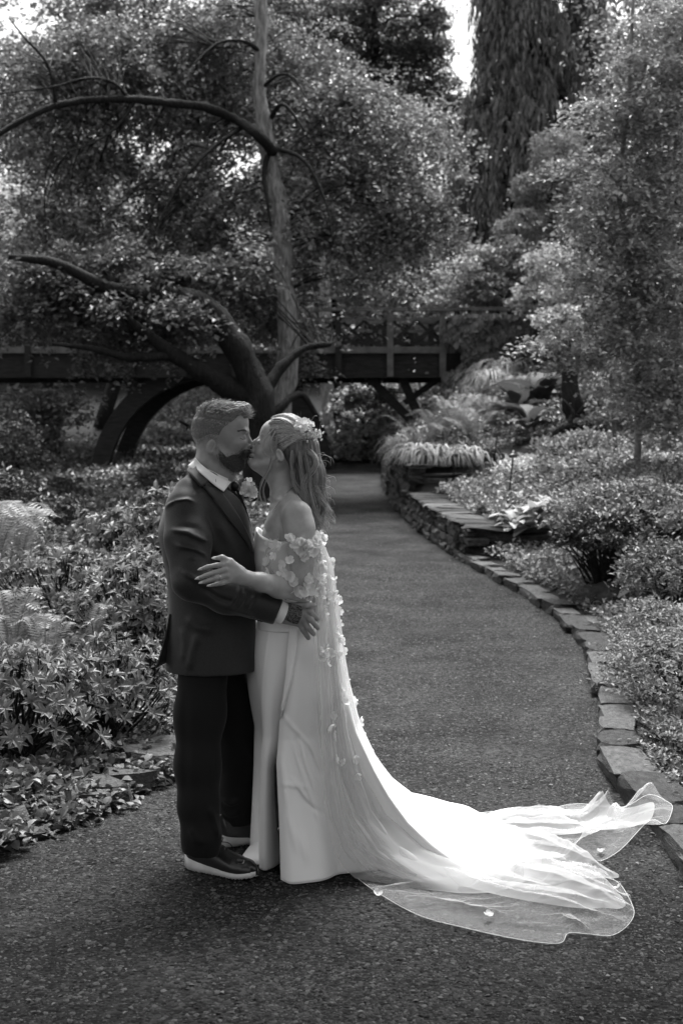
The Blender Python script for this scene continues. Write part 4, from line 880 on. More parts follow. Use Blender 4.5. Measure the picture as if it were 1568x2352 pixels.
# ---- low spreading shrubs on the right with a dark hollow below
def dome(label, c, r, n, leafm, leaf, seed, base, name='azalea_shrub'):
    rg = np.random.default_rng(seed); t = thing(name, label, 'shrub', base); P, D, N, s, cc = blob_leaves(rg, np.array(c), np.array(r), n, leaf, .10, .45, 12, .5, 0, .78)
    up_ = P[:, 2] > c[2] - r[2] * .35; P, D, N, s = P[up_], D[up_], N[up_], s[up_]; D[:, 2] = np.abs(D[:, 2]) + .2; V, Fc = leaves_mesh(P, D, N, s, s * .42, .2, 'blade'); tag(add_mesh('foliage', V, Fc, leafm, t, False), kind='stuff'); mb = MB()
    for q_ in cc[::max(1, len(cc) // 70)]: branch_to(mb, rg, np.array(base, float), q_, .012, .1, 6, 4)
    mb.build('stem', M_barkd, t); return t
def WB(px, py, Y): return W(px, py, Y)
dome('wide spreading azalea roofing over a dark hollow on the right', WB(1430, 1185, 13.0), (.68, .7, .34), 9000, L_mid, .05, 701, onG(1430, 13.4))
dome('black-green low shrub filling the hollow under the spreading azalea', WB(1385, 1240, 12.4), (.42, .4, .2), 5000, L_vdark, .05, 713, onG(1385, 12.5), 'shrub')  # added filler: the shade of the hollow is put into its near-black leaves
dome('azalea at the right edge behind the wide spreading one', WB(1540, 1130, 14.5), (.6, .7, .32), 5500, L_mid, .05, 702, onG(1540, 14.8))
dome('rounded azalea at the right edge below the dark hollow', WB(1545, 1330, 11.0), (.42, .6, .30), 5200, L_dark, .045, 703, onG(1545, 11.2))
dome('low glossy shrub in the right corner beside the edging stones', WB(1545, 1560, 8.2), (.33, .8, .26), 8000, L_rh, .034, 704, onG(1545, 8.2))
dome('glossy leafy mound at the right edge, midway down the path', WB(1530, 1450, 9.6), (.30, .6, .2), 5600, L_rh, .036, 705, onG(1530, 9.6))
dome('small glossy mound low in the right corner by the veil end', WB(1565, 1760, 6.9), (.22, .6, .16), 3000, L_rh, .032, 706, onG(1560, 6.9))
dome('pale leafy mound on the bank between the stake and the small tree', WB(1400, 1100, 17.5), (.7, .8, .35), 5000, L_mid, .07, 707, onG(1400, 17.5), 'shrub')
dome('pale leafy mound behind the thin label post', WB(1270, 1090, 20), (.7, .8, .3), 4500, L_light, .08, 708, onG(1270, 20), 'shrub')
dome('feathery pale mound high on the bank left of the big-leaved plant', WB(1120, 940, 31), (.9, .8, .45), 5000, L_pale, .09, 709, onG(1120, 31), 'shrub')
dome('feathery pale mound on the bank under the ivy end', WB(1230, 860, 33), (.9, .8, .4), 4500, L_pale, .09, 710, onG(1230, 33), 'shrub')
dome('low mound of small leaves at the edge of the upper wall corner', WB(1010, 1030, 28), (.8, .8, .35), 4500, L_light, .08, 711, onG(1010, 28), 'shrub')
dome('mid grey leafy mound along the bank below the rock', WB(1340, 1040, 19.5), (.6, .8, .3), 4000, L_mid, .07, 712, onG(1340, 19.5), 'shrub')
# ---- stump, boulder, driftwood, stakes, label posts
sb = bank_pt(1322, 985); ys_ = float(sb[1]); t = thing('tree_stump', 'dark upright tree stump on the bank among broad leaves', 'tree stump', sb); mb = MB(); p = resample(np.array([sb - [0, 0, .2], W(1318, 960, ys_), W(1312, 905, ys_), W(1307, 850, ys_)]), 14)
mb.add(*tube(p, np.linspace(.20, .13, 14) * ys_ / 24, 14, True, .3, 3)); mb.add(*tube(resample(np.array([W(1318, 960, ys_ - .1), W(1340, 935, ys_ - .2), W(1350, 905, ys_ - .2)]), 6), np.linspace(.05, .02, 6), 6)); mb.build('trunk', M_barkd, t)
def rock(label, c, r, seed, m):
    V, Q = surface(lambda P: d_ell(P, c, r) + .12 * max(r) * fbm(P, 1.6 / max(r), seed, 4), np.array(c) - np.array(r) * 1.4, np.array(c) + np.array(r) * 1.4, max(r) / 22)
    t = add_mesh('boulder', V, Q, m, None, True, loc=c); return tag(t, label, 'rock')
# ================================================================== the couple
YC = 5.45
def C(px, py, dy=0.0): return W(px, py, YC + dy)
def mir(P):
    Q = P.copy(); Q[:, 1] = YC - np.abs(Q[:, 1] - YC); return Q      # both sides alike
def skin_mat(name, v, dark=None):
    m = mat(name, v, .42, .5, v2=v * .82, scale=45, bump=.12, bscale=220, bdist=.002); b = m.node_tree.nodes['Principled BSDF']
    b.inputs['Subsurface Weight'].default_value = .12; b.inputs['Subsurface Radius'].default_value = (.008, .008, .008); b.inputs['Subsurface Scale'].default_value = .6
    return m
M_skin_m = skin_mat('tanned_skin', .3); M_skin_w = skin_mat('light_skin', .4)
M_suit = mat('dark_wool_cloth', .026, .55, .32, v2=.016, scale=160, bump=.25, bscale=420, sheen=.16, bdist=.002)
M_trous = mat('black_wool_cloth', .012, .85, .12, v2=.012, scale=160, bump=.25, bscale=420, sheen=.08, bdist=.002)
M_shirt = mat('white_cotton', .8, .8, .2, bump=.1, bscale=300, bdist=.001)
M_tie = mat('black_satin_tie', .012, .45, .4)
M_leather = mat('black_leather', .02, .32, .5, v2=.012, scale=60, bump=.15, bscale=180, bdist=.002, coat=.2)
M_sole = mat('white_rubber_sole', .62, .6, .3, v2=.5, scale=20)
M_hair_m = mat('short_brown_hair', .3, .42, .5, island=.6)
M_hairbase = mat('cropped_hair_base', .13, .8, .2, v2=.09, scale=70, bump=.3, bscale=400, bdist=.002)
M_beard = mat('dark_beard_hair', .085, .5, .3, island=.5)
M_hair_w = mat('blonde_brown_hair', .42, .38, .5, island=.65)

# ------------------------------------------------------------------ groom
groom = thing('person', 'bearded man in a dark suit and white-soled shoes kissing the bride', 'person', (C(495, 2000)[0], YC, 0))
tm = R(3)
def f_head_m(P):
    q = mir(P); s = P
    d = d_ell(P, C(503, 984), (.104, .0775, .098))
    d = smin(d, d_ell(P, C(543, 968), (.044, .057, .05)), .03)
    d = smin(d, d_ell(P, C(533, 1012), (.062, .060, .082)), .02)
    d = smin(d, d_cone(q, C(500, 1042, -.052), C(541, 1066, -.022), .024, .022), .025)      # jaw
    d = smin(d, d_cone(q, C(541, 1066, -.014), C(549, 1066, -.006), .020, .020), .015)
    d = smin(d, d_cone(q, C(562, 991, -.034), C(565, 991, -.008), .0105, .0105), .012)      # brow
    d = smin(d, d_ell(q, C(549, 1018, -.036), (.024, .022, .022)), .012)                    # cheekbone
    d = smax(d, -d_ell(q, C(569, 1003, -.032), (.013, .016, .0115)), .010)                   # eye socket
    d = smin(d, d_ell(q, C(558, 1004, -.031), (.0125, .0135, .0105)), .004)                 # closed lid
    d = smin(d, d_chain(P, [C(567, 996), C(572, 1010), C(578, 1020)], [.008, .0085, .0095], .004), .007)
    d = smin(d, d_ell(q, C(571, 1024, -.011), (.009, .0075, .0075)), .004)
    d = smax(d, -d_ell(q, C(575, 1029, -.007), (.006, .004, .004)), .003)
    d = smin(d, d_cone(q, C(563, 1034, -.020), C(568, 1033), .011, .011), .008)             # upper lip and moustache
    d = smin(d, d_cone(q, C(566, 1042, -.014), C(570, 1041), .0065, .007), .004)
    d = smin(d, d_cone(q, C(562, 1051, -.014), C(566, 1050), .0085, .0085), .006)
    d = smin(d, d_chain(P, [C(490, 1030), C(484, 1075), C(479, 1130)], [.062, .062, .072], .02), .02)   # neck
    d = smin(d, d_cone(P, C(530, 1075), C(512, 1112), .03, .036), .03)
    # ear
    e = d_ell(q, C(485, 1027, -.083), (.0175, .0085, .030), rotY(R(-12)))
    e = smin(e, d_ell(q, C(489, 1042, -.074), (.008, .006, .010)), .004)
    e = smax(e, -d_ell(q, C(488, 1026, -.0925), (.0108, .0085, .0195), rotY(R(-12))), .003)
    e = smin(e, d_cone(q, C(490, 1018, -.0865), C(484, 1032, -.0865), .0026, .0024), .002)
    return smin(d, e, .004)
solid('head', f_head_m, C(425, 1140, .12) - [0, .24, 0], C(595, 905, .12), .0024, M_skin_m, groom)

def cap_mesh(name, f, px0, px1, py0, py1, inside, off, mat_, parent, n=110):
    """a skin over part of a head: grid points draped on f from both sides"""
    g = MB()
    for side in (-1, 1):
        xs = np.linspace(px0, px1, n); ys_ = np.linspace(py0, py1, n); X, Y = np.meshgrid(xs, ys_)
        P = np.array([C(a, b, side * .16) for a, b in zip(X.ravel(), Y.ravel())])
        P = drape(f, P, -side if side > 0 else -1, off=off) if side < 0 else drape(f, P, 1, off=off)
        ok = (np.abs(f(P) - off) < .002) & inside(X.ravel(), Y.ravel(), P) & ((P[:, 1] - YC) * side > -.004)
        Fq = grid_faces(n, n); Fq = Fq[ok[Fq].all(1)]; g.add(P, Fq)
    return g.build(name, mat_, parent)
def poly_in(poly):
    poly = np.array(poly, float)
    def g(x, y):
        x = np.asarray(x); y = np.asarray(y); c = np.zeros(x.shape, bool); j = len(poly) - 1
        for i in range(len(poly)):
            xi, yi = poly[i]; xj, yj = poly[j]
            c ^= ((yi > y) != (yj > y)) & (x < (xj - xi) * (y - yi) / (yj - yi + 1e-12) + xi); j = i
        return c
    return g
def sample_head(f, poly, n, rg, both=True, Yo=.16):
    """random points on a head inside an outline seen from the side, with normals"""
    poly = np.array(poly, float); ins = poly_in(poly); out = []
    while sum(len(o) for o in out) < n:
        m = n * 3; x = rg.uniform(poly[:, 0].min(), poly[:, 0].max(), m); y = rg.uniform(poly[:, 1].min(), poly[:, 1].max(), m); k = ins(x, y); x, y = x[k], y[k]
        for side in ((-1, 1) if both else (-1,)):
            P = np.stack([(x - CXP) / F * (YC), np.full(len(x), YC + side * Yo), EYE - (y - HZ) / F * YC], -1)
            P = drape(f, P, side, off=0); ok = (np.abs(f(P)) < .0015); out.append(P[ok])
    P = np.concatenate(out)[:n] if both is False else np.concatenate(out); rg.shuffle(P); P = P[:n]
    return P, grad(f, P)
def strands(P, D, L, w, curl=.3, rg=None, seg=3, N=None):
    """thin flat tapering hairs"""
    n = len(P); D = unit(D); S_ = unit(np.cross(D, N if N is not None else rg.normal(size=(n, 3)))); L = np.broadcast_to(L, (n,))[:, None]
    bend = unit(rg.normal(size=(n, 3))) * curl; V = []
    for k in range(seg + 1):
        t = k / seg; c = P + D * L * t + bend * L * t * t * .5
        if k < seg: V += [c - S_ * w * (1 - .7 * t), c + S_ * w * (1 - .7 * t)]
        else: V += [c]
    m = 2 * seg + 1; V = np.stack(V, 1).reshape(-1, 3); b = np.arange(n)[:, None] * m
    Q = np.concatenate([b + np.array([[2 * k, 2 * k + 1, 2 * k + 3, 2 * k + 2]]) for k in range(seg - 1)]) if seg > 1 else np.zeros((0, 4), int)
    T = b + np.array([[2 * seg - 2, 2 * seg - 1, 2 * seg]]); return V, [Q, T]
rg = np.random.default_rng(7)
# hair: short sides, longer swept top with a small wave at the front
hair_poly = [(430, 1008), (431, 960), (445, 925), (480, 905), (530, 905), (572, 925), (574, 958), (562, 962), (552, 950), (540, 958), (528, 972), (510, 985), (500, 1008), (478, 1004), (466, 1014), (452, 1022), (436, 1022)]
P, N = sample_head(f_head_m, hair_poly, 22000, rg)
py_ = HZ - (P[:, 2] - EYE) * F / P[:, 1]; px_ = P[:, 0] * F / P[:, 1] + CXP
top = 1 - sstep(925, 985, py_ + (px_ - 500) * -.15)
fwd = np.array([1, 0, .25]); back = np.array([-.35, 0, -1.])
D = N * (.35 + .5 * top)[:, None] + np.where(top[:, None] > .35, fwd, back) * 1.0 + rg.normal(0, .16, P.shape)
Ls = lerp(.007, .026, top) * rg.uniform(.6, 1.2, len(P)) * (1 + .5 * sstep(540, 560, px_))
V, Fc = strands(P - N * .001, D, Ls, .0008, .5, rg, 2, N); mb = MB(); mb.add(V, Fc)
mb.build('hair', M_hair_m, groom, False)
def hair_in(x, y, P):
    return poly_in([(430, 1000), (431, 960), (445, 925), (480, 905), (530, 905), (572, 925), (571, 950), (556, 946), (544, 955), (530, 968), (508, 984), (499, 1000), (478, 998), (462, 1004), (448, 1010), (436, 1008)])(x, y)
cap_mesh('hair_base', f_head_m, 425, 580, 900, 1015, hair_in, .0016, M_hairbase, groom, 120)
# longer wavy locks on top, swept forward
mb = MB(); P, N = sample_head(f_head_m, [(446, 930), (480, 905), (530, 905), (568, 925), (562, 948), (548, 946), (530, 952), (505, 952), (470, 950), (448, 950)], 520, rg)
for p, n_ in zip(P, N):
    ln = rg.uniform(.016, .030); f_ = unit(np.array([1, 0, .1]) - n_ * n_[0] + rg.normal(0, .28, 3)); u_ = np.linspace(0, 1, 6)[:, None]; w_ = unit(np.cross(f_, n_)) * np.sin(u_ * 5 + rg.uniform(0, 6)) * .0035
    mb.add(*tube(p + f_ * u_ * ln + n_ * (.0035 + .009 * np.sin(u_ * 2.6)) * rg.uniform(.5, 1.1) + w_, np.array([.0012, .0019, .0019, .0016, .001, .0003]), 4, False))
for i in range(70):
    y0 = rg.uniform(-.05, .05); a = C(rg.uniform(530, 558), rg.uniform(926, 936) + abs(y0) * 180, y0); b = a + [rg.uniform(.012, .026), 0, rg.uniform(.004, .010)]; c = b + [rg.uniform(.006, .016), rg.uniform(-.01, .01), -rg.uniform(.006, .018)]
    mb.add(*tube(resample(np.array([a, b, c]), 6), np.array([.002, .0028, .0026, .002, .0014, .0005]), 4))
mb.build('hair_lock', M_hair_m, groom)
# beard
beard_poly = [(504, 1030), (510, 1032), (517, 1047), (532, 1045), (546, 1045), (558, 1034), (572, 1032), (574, 1050), (566, 1072), (554, 1082), (537, 1083), (518, 1068), (507, 1052)]
P, N = sample_head(f_head_m, beard_poly, 9000, rg)
D = N * .4 + np.array([.25, 0, -1.]) + rg.normal(0, .3, P.shape); V, Fc = strands(P - N * .001, D, rg.uniform(.004, .009, len(P)), .0006, .5, rg, 2, N)
mb = MB(); mb.add(V, Fc)
P, N = sample_head(f_head_m, [(500, 1020), (510, 1022), (516, 1040), (532, 1038), (546, 1038), (558, 1028), (572, 1028), (575, 1052), (568, 1078), (556, 1088), (535, 1090), (512, 1072), (502, 1050)], 2600, rg); V, Fc = strands(P - N * .001, N * .4 + np.array([.25, 0, -1.]) + rg.normal(0, .35, P.shape), rg.uniform(.004, .009, len(P)), .0005, .5, rg, 2, N); mb.add(V, Fc); mb.build('beard', M_beard, groom, False)
M_stub = mat('beard_shadow', .07, .8, .2, v2=.015, scale=300)
cap_mesh('beard_base', f_head_m, 495, 580, 1024, 1090, lambda x, y, P: poly_in([(505, 1038), (516, 1051), (530, 1045), (545, 1045), (556, 1033), (570, 1034), (574, 1050), (566, 1074), (556, 1084), (535, 1086), (517, 1070), (507, 1054)])(x, y), .0012, M_stub, groom, 90)
# eyebrow and eyelashes
P, N = sample_head(f_head_m, [(547, 989), (560, 986), (569, 989), (567, 991), (556, 990), (548, 992)], 170, rg)
V, Fc = strands(P, np.array([.6, 0, .1]) + N * .25 + rg.normal(0, .15, P.shape), .007, .0006, .2, rg, 1, N); mb = MB(); mb.add(V, Fc); mb.build('eyebrow', M_beard, groom, False)
for s in (-1, 1):
    mb = MB(); mb.add(*tube(resample(drape(f_head_m, np.array([C(551, 1006, s * .06), C(557, 1009, s * .06), C(563, 1008, s * .06)]), s, off=.0004), 8), .0011, 5)); mb.build('eyelashes', M_beard, groom)

# suit jacket
ANG = R(14)
_bx = lambda px: C(px, 1000)[0]
_zz = lambda py: C(500, py)[2]
def row(py, x0, x1, hy, cyo=0.0): return (_zz(py), (_bx(x0) + _bx(x1)) / 2, YC + cyo, (_bx(x1) - _bx(x0)) / 2, hy)
TORSO = [row(1100, 428, 520, .10), row(1125, 404, 540, .165), row(1150, 386, 558, .195), row(1185, 374, 572, .205), row(1225, 366, 580, .205), row(1270, 374, 584, .195), row(1330, 386, 586, .178), row(1400, 386, 584, .178), row(1460, 382, 587, .188), row(1510, 379, 590, .196), row(1549, 379, 590, .200)]
SH = C(425, 1172, -.20); ELB = C(440, 1335, -.275); WR = C(636, 1404, -.235)
def f_arm_m(q):
    d = d_chain(q, [C(428, 1168, -.165), C(432, 1240, -.215), ELB], [.079, .083, .070], .03)
    d = smin(d, d_chain(q, [ELB, C(520, 1366, -.29), WR], [.069, .064, .050], .03), .02)
    return d
FOLDS = [  # (polyline, width, height) in picture places, near sleeve
    ([C(380, 1215, -.3), C(430, 1222, -.3), C(480, 1245, -.3), C(506, 1275, -.28)], .010, .009), ([C(405, 1205, -.3), C(450, 1212, -.3), C(500, 1240, -.28)], .009, -.006),
    ([C(395, 1250, -.32), C(450, 1262, -.32), C(500, 1290, -.3)], .010, .008), ([C(470, 1200, -.3), C(490, 1225, -.3), C(505, 1262, -.28)], .009, .007),
    ([C(420, 1280, -.34), C(470, 1285, -.34), C(510, 1292, -.32)], .008, .007), ([C(378, 1165, -.2), C(400, 1150, -.25), C(430, 1146, -.25), C(455, 1156, -.24)], .008, .007), ([C(400, 1163, -.28), C(440, 1160, -.28), C(470, 1175, -.27)], .009, -.005),
    ([C(548, 1352, -.34), C(544, 1372, -.35), C(530, 1392, -.34)], .007, .007), ([C(560, 1356, -.33), C(560, 1376, -.34), C(545, 1398, -.33)], .007, .007), ([C(588, 1366, -.32), C(575, 1385, -.33), C(566, 1400, -.32)], .008, .006),
    ([C(470, 1350, -.34), C(500, 1372, -.35), C(540, 1385, -.35)], .010, -.006), ([C(415, 1310, -.33), C(450, 1330, -.35), C(480, 1352, -.35)], .010, .007), ([C(490, 1385, -.33), C(540, 1400, -.33), C(590, 1420, -.31)], .011, .005)]
TF = [([C(470, 1255, -.2), C(520, 1320, -.2), C(540, 1400, -.2)], .016, -.006), ([C(420, 1420, -.2), C(450, 1440, -.2), C(500, 1450, -.2)], .02, .005), ([C(410, 1440, -.2), C(420, 1480, -.2), C(415, 1530, -.2)], .016, .006), ([C(455, 1450, -.2), C(440, 1500, -.2), C(430, 1545, -.2)], .016, .006),
      ([C(388, 1320, -.1), C(410, 1335, -.15), C(440, 1350, -.18)], .012, .008), ([C(386, 1290, -.1), C(405, 1310, -.15)], .010, -.006), ([C(495, 1190, -.2), C(530, 1250, -.2), C(560, 1340, -.2)], .02, .005), ([C(560, 1440, -.18), C(552, 1500, -.18), C(560, 1546, -.18)], .02, -.004)]
def f_torso_m(P):
    d = d_loft(P, TORSO, ang=ANG, k=2.3)
    for pts, w, a in TF: d = d - crease(P, pts, w, a * 1.7)
    d = d - .003 * vnoise(P * [1, 1, .6], 12, 9)
    return d
def f_shoulder(q): return d_chain(q, [C(470, 1112, -.05), C(440, 1135, -.13), C(425, 1160, -.175)], [.062, .060, .062], .03)
def f_jacket(P):
    q = mir(P)
    d = smin(f_torso_m(P), f_shoulder(q), .05)
    d = smax(d, -d_ell(P, C(486, 1085), (.078, .070, .062)), .01)       # neck opening
    a = f_arm_m(q)
    for pts, w, am in FOLDS: a = a - crease(q, pts, w * .85, am * 1.8)
    a = a - .0022 * vnoise(q * [1, 1, 1], 22, 3)
    a = smax(a, ((q - C(640, 1404, -.235)) @ unit((C(640, 1404) - C(560, 1372)) * [1, 0, 1])), .004)   # cuff end
    d = smin(d, a, .012)
    # open the front below the tie, cut the hem
    v = smax(np.abs((P[:, 1] - YC) + .02 - (P[:, 0] - C(585, 1200)[0]) * .3) - np.interp(P[:, 2], [_zz(1290), _zz(1110)], [.0, .07]), -(P[:, 0] - C(505, 1150)[0]), .01)
    v = np.maximum(v, _zz(1290) - P[:, 2])
    d = smax(d, -v, .006)
    return np.maximum(d, C(400, 1548)[2] + (P[:, 0] - C(400, 1548)[0]) * -.02 - P[:, 2])
solid('jacket', f_jacket, C(335, 1570, -.42) * [1, 1, 1] - [.03, .0, .02], C(690, 1080, 0) + [.03, .46, .03], .0048, M_suit, groom)
def tube_at(name, pts, r, mat_, parent, sides=5, n=16):
    mb = MB(); mb.add(*tube(resample(np.array(pts), n), r, sides)); return mb.build(name, mat_, parent)
def patch(name, f, rows_, nv, mat_, parent, off=.004, thick=.004, Y0=-.45, side=-1):
    """a strip of cloth laid over f: rows_ = list of polylines (left to right) in picture places; draped from the near side"""
    A = np.array([resample(np.array([list(p) + [0] for p in r], float), nv)[:, :2] for r in rows_]); nr = len(A)
    A = np.stack([resample(np.concatenate([A[:, j], np.zeros((nr, 1))], 1), nr * 3 if nr > 2 else 8)[:, :2] for j in range(nv)], 1); nr = len(A)
    # points are solved at their own depth so they stand where the picture shows them
    Yv = np.full(A.shape[:2], YC + Y0)
    for _ in range(45):
        P = np.stack([(A[..., 0] - CXP) / F * Yv, Yv, EYE - (A[..., 1] - HZ) / F * Yv], -1).reshape(-1, 3); d = (f(P) - off).reshape(Yv.shape); Yv = Yv + np.clip(d * .7, -.03, .05)
    o = add_mesh(name, P, grid_faces(nr, nv), mat_, parent)
    if thick:
        md = o.modifiers.new('thickness', 'SOLIDIFY'); md.thickness = thick; md.offset = 0
    return o
f_body = lambda P: smin(smin(f_torso_m(P), f_shoulder(mir(P)), .05), d_chain(mir(P), [C(428, 1168, -.165), C(432, 1240, -.215)], [.079, .083], .03), .012)
f_chest = lambda P: smin(f_torso_m(P), f_shoulder(mir(P)), .05)
patch('lapel', f_chest, [[(447, 1054), (440, 1066), (431, 1082)], [(470, 1086), (462, 1092), (448, 1099)], [(490, 1106), (484, 1112), (466, 1117)], [(508, 1128), (500, 1135), (485, 1138)], [(540, 1172), (528, 1180), (512, 1176)], [(562, 1210), (553, 1215), (541, 1212)], [(577, 1244), (572, 1250), (565, 1243)], [(582, 1268), (580, 1270), (578, 1266)]], 8, M_suit, groom, .007, .005)
patch('collar', f_chest, [[(449, 1050), (440, 1062), (430, 1082)], [(466, 1078), (457, 1087), (446, 1098)], [(485, 1098), (478, 1108), (462, 1118)]], 8, M_suit, groom, .012, .005)
tube_at('notch_seam', [drape(f_chest, np.array([p]), -1, off=.0135)[0] for p in (C(462, 1118, -.3), C(472, 1117, -.3), C(486, 1121, -.3), C(486, 1100, -.3))], .0012, M_trous, groom)
# shirt collar, tie
def ring_collar(name, cen, a, b, z_in, tilt, h0, h1, drop, mat_, parent, a0, a1, n=60, m=6):
    th = np.linspace(a0, a1, n); V = []
    for j in range(m):
        u = j / (m - 1)
        for t in th:
            fr = (1 + math.cos(t)) / 2; hh = lerp(h0, h1, fr ** 2.5)
            r = 1 + .16 * u; p = np.array([math.cos(t) * a * r, math.sin(t) * b * r, -u * hh + math.sin(u * 3.1) * .004]); c, s = math.cos(tilt), math.sin(tilt)
            V.append(cen + np.array([p[0] * c + p[2] * s, p[1], -p[0] * s + p[2] * c]))
    o = add_mesh(name, np.array(V), grid_faces(m, n), mat_, parent); md = o.modifiers.new('thickness', 'SOLIDIFY'); md.thickness = .003; md.offset = 0; return o
f_neck = lambda P: np.minimum(f_head_m(P), f_chest(P))
patch('collar_wing', f_neck, [[(449, 1052), (446, 1060)], [(462, 1066), (455, 1080)], [(484, 1084), (474, 1098)], [(508, 1097), (494, 1115)], [(531, 1107), (514, 1129)]], 8, M_shirt, groom, .016, .003)
ring_collar('shirt_collar', C(489, 1080), .079, .066, 0, R(27), .028, .055, .0, M_shirt, groom, R(8), R(352))
def f_tie(P): return smin(d_ell(P, C(540, 1117, -.012), (.017, .019, .020), rotY(R(20))), 9 * np.ones(len(P)), .01)
solid('tie_knot', f_tie, C(520, 1140, -.06), C(562, 1095, .05), .0025, M_tie, groom)
tiep = resample(np.array([C(543, 1122, -.012), C(556, 1150, -.012), C(570, 1200, -.01), C(576, 1260, 0), C(578, 1330, 0)]), 16); wd = np.linspace(.014, .038, 16)
V = np.array([p + np.array([-.3 * s * w - .004 * abs(s), s * w, 0]) for p, w in zip(tiep, wd) for s in (-1, -.4, .4, 1)]); o = add_mesh('tie', V, grid_faces(16, 4), M_tie, groom); md = o.modifiers.new('thickness', 'SOLIDIFY'); md.thickness = .006
# shirt front under the jacket
solid('shirt', lambda P: np.maximum(d_loft(P, [(a, b - .004, c, d - .016, e - .02) for a, b, c, d, e in TORSO], ang=ANG, k=2.2), _zz(1300) - P[:, 2]), C(400, 1310, -.25), C(600, 1095, 0) + [.02, .25, 0], .008, mat('dark_waistcoat_cloth', .03, .8, .1), groom)
# vent flap at the back
mb = MB(); fl = resample(np.array([C(389, 1410, -.09), C(381, 1450, -.10), C(368, 1500, -.12), C(357, 1534, -.13)]), 12)
V = []
for i, p in enumerate(fl):
    u = i / 11
    for s in np.linspace(0, 1, 6): V.append(p + np.array([s * (.01 + .035 * u), s * (.09 - .0 * u), -.004 * s + .02 * s * u]))
o = add_mesh('vent_flap', np.array(V), grid_faces(12, 6), M_suit, groom); md = o.modifiers.new('thickness', 'SOLIDIFY'); md.thickness = .005
# cuff, sleeve buttons
ax = unit((WR - C(560, 1374, -.27)))
def cyl_ring(name, c, ax, r, l, mat_, parent, th=.0025, flat=1.0):
    s = unit(np.cross(ax, [0, 0, 1.])); u = np.cross(s, ax); V = [c + ax * t + r * (math.cos(a) * s * flat + math.sin(a) * u) for t in np.linspace(0, l, 4) for a in np.linspace(0, 2 * math.pi, 28, endpoint=False)]
    o = add_mesh(name, np.array(V), grid_faces(4, 28, True), mat_, parent); md = o.modifiers.new('thickness', 'SOLIDIFY'); md.thickness = th; return o
cyl_ring('shirt_cuff', C(632, 1402, -.235), ax, .039, .034, M_shirt, groom)
def small_disc(name, c, n, r, h, mat_, parent):
    n = unit(np.array(n, float)); s = unit(np.cross(n, [0, 0, 1.])); u = np.cross(s, n); mb = MB(); V = []
    for (rr, hh) in ((r, 0), (r, h), (r * .8, h * 1.3), (r * .7, h), (0.0001, h)):
        V += [c + n * hh + rr * (math.cos(a) * s + math.sin(a) * u) for a in np.linspace(0, 2 * math.pi, 14, endpoint=False)]
    mb.add(np.array(V), grid_faces(5, 14, True)); return mb.build(name, mat_, parent)
def f_sleeve(P):
    q = mir(P); a = f_arm_m(q); return a
M_btn = mat('dark_horn_button', .05, .25, .6)
for (px, py) in [(576, 1426), (582, 1430), (589, 1434), (596, 1437)]:
    p = drape(f_sleeve, np.array([C(px, py, -.4)]), -1)[0]; small_disc('button', p, grad(f_sleeve, p[None])[0], .0062, .003, M_btn, groom)
# hands
def f_hand_m(P):
    q = mir(P); Y0 = -.205
    w0 = C(648, 1402, -.222); k = [C(694, 1399, -.205), C(699, 1409, -.214), C(697, 1421, -.212), C(690, 1432, -.200)]
    d = d_cone(q, w0 - ax * .04, w0, .030, .030)
    for kk in k: d = smin(d, d_cone(q, w0 + (kk - k[1]) * .6, kk, .024, .0145), .016)
    tips = [(C(713, 1406, -.222), C(728, 1421, -.205)), (C(714, 1424, -.224), C(730, 1442, -.206)), (C(706, 1440, -.216), C(720, 1456, -.198)), (C(696, 1446, -.205), C(708, 1465, -.190))]
    fd = None
    for kk, (m_, t_) in zip(k, tips):
        e = d_chain(q, [kk, m_, t_], [.0125, .0112, .009], .004); fd = e if fd is None else np.minimum(fd, e)
    d = smin(d, fd, .006)
    th = d_chain(q, [C(672, 1393, -.225), C(700, 1388, -.235), C(722, 1392, -.215)], [.017, .0125, .010], .006)
    return smin(d, th, .010)
solid('hand', f_hand_m, C(625, 1480, -.27), C(745, 1370, 0) + [0, .27, 0], .0027, M_skin_m, groom)
# tattoo on the back of the near hand: ink is flat print
def tattoo_mat():
    m = bpy.data.materials.new('tattoo_ink'); m.use_nodes = True; t = m.node_tree; ns = t.nodes; L = t.links; b = ns['Principled BSDF']
    tc = ns.new('ShaderNodeTexCoord'); n = ns.new('ShaderNodeTexNoise'); n.inputs['Scale'].default_value = 70; n.inputs['Detail'].default_value = 3; n.inputs['Distortion'].default_value = 3.0
    L.new(tc.outputs['Object'], n.inputs['Vector']); r = ns.new('ShaderNodeValToRGB'); r.color_ramp.elements[0].position = .42; r.color_ramp.elements[1].position = .62
    r.color_ramp.elements[0].color = (.012, .012, .012, 1); r.color_ramp.elements[1].color = (.16, .16, .16, 1); L.new(n.outputs[0], r.inputs[0]); L.new(r.outputs[0], b.inputs['Base Color']); b.inputs['Roughness'].default_value = .55
    return m
patch('tattoo', f_hand_m, [[(650, 1385), (664, 1384), (680, 1388), (692, 1392)], [(649, 1395), (665, 1397), (682, 1400), (694, 1404)], [(648, 1408), (664, 1410), (680, 1414), (692, 1417)], [(647, 1420), (660, 1426), (672, 1432), (684, 1434)]], 14, tattoo_mat(), groom, .0007, 0)
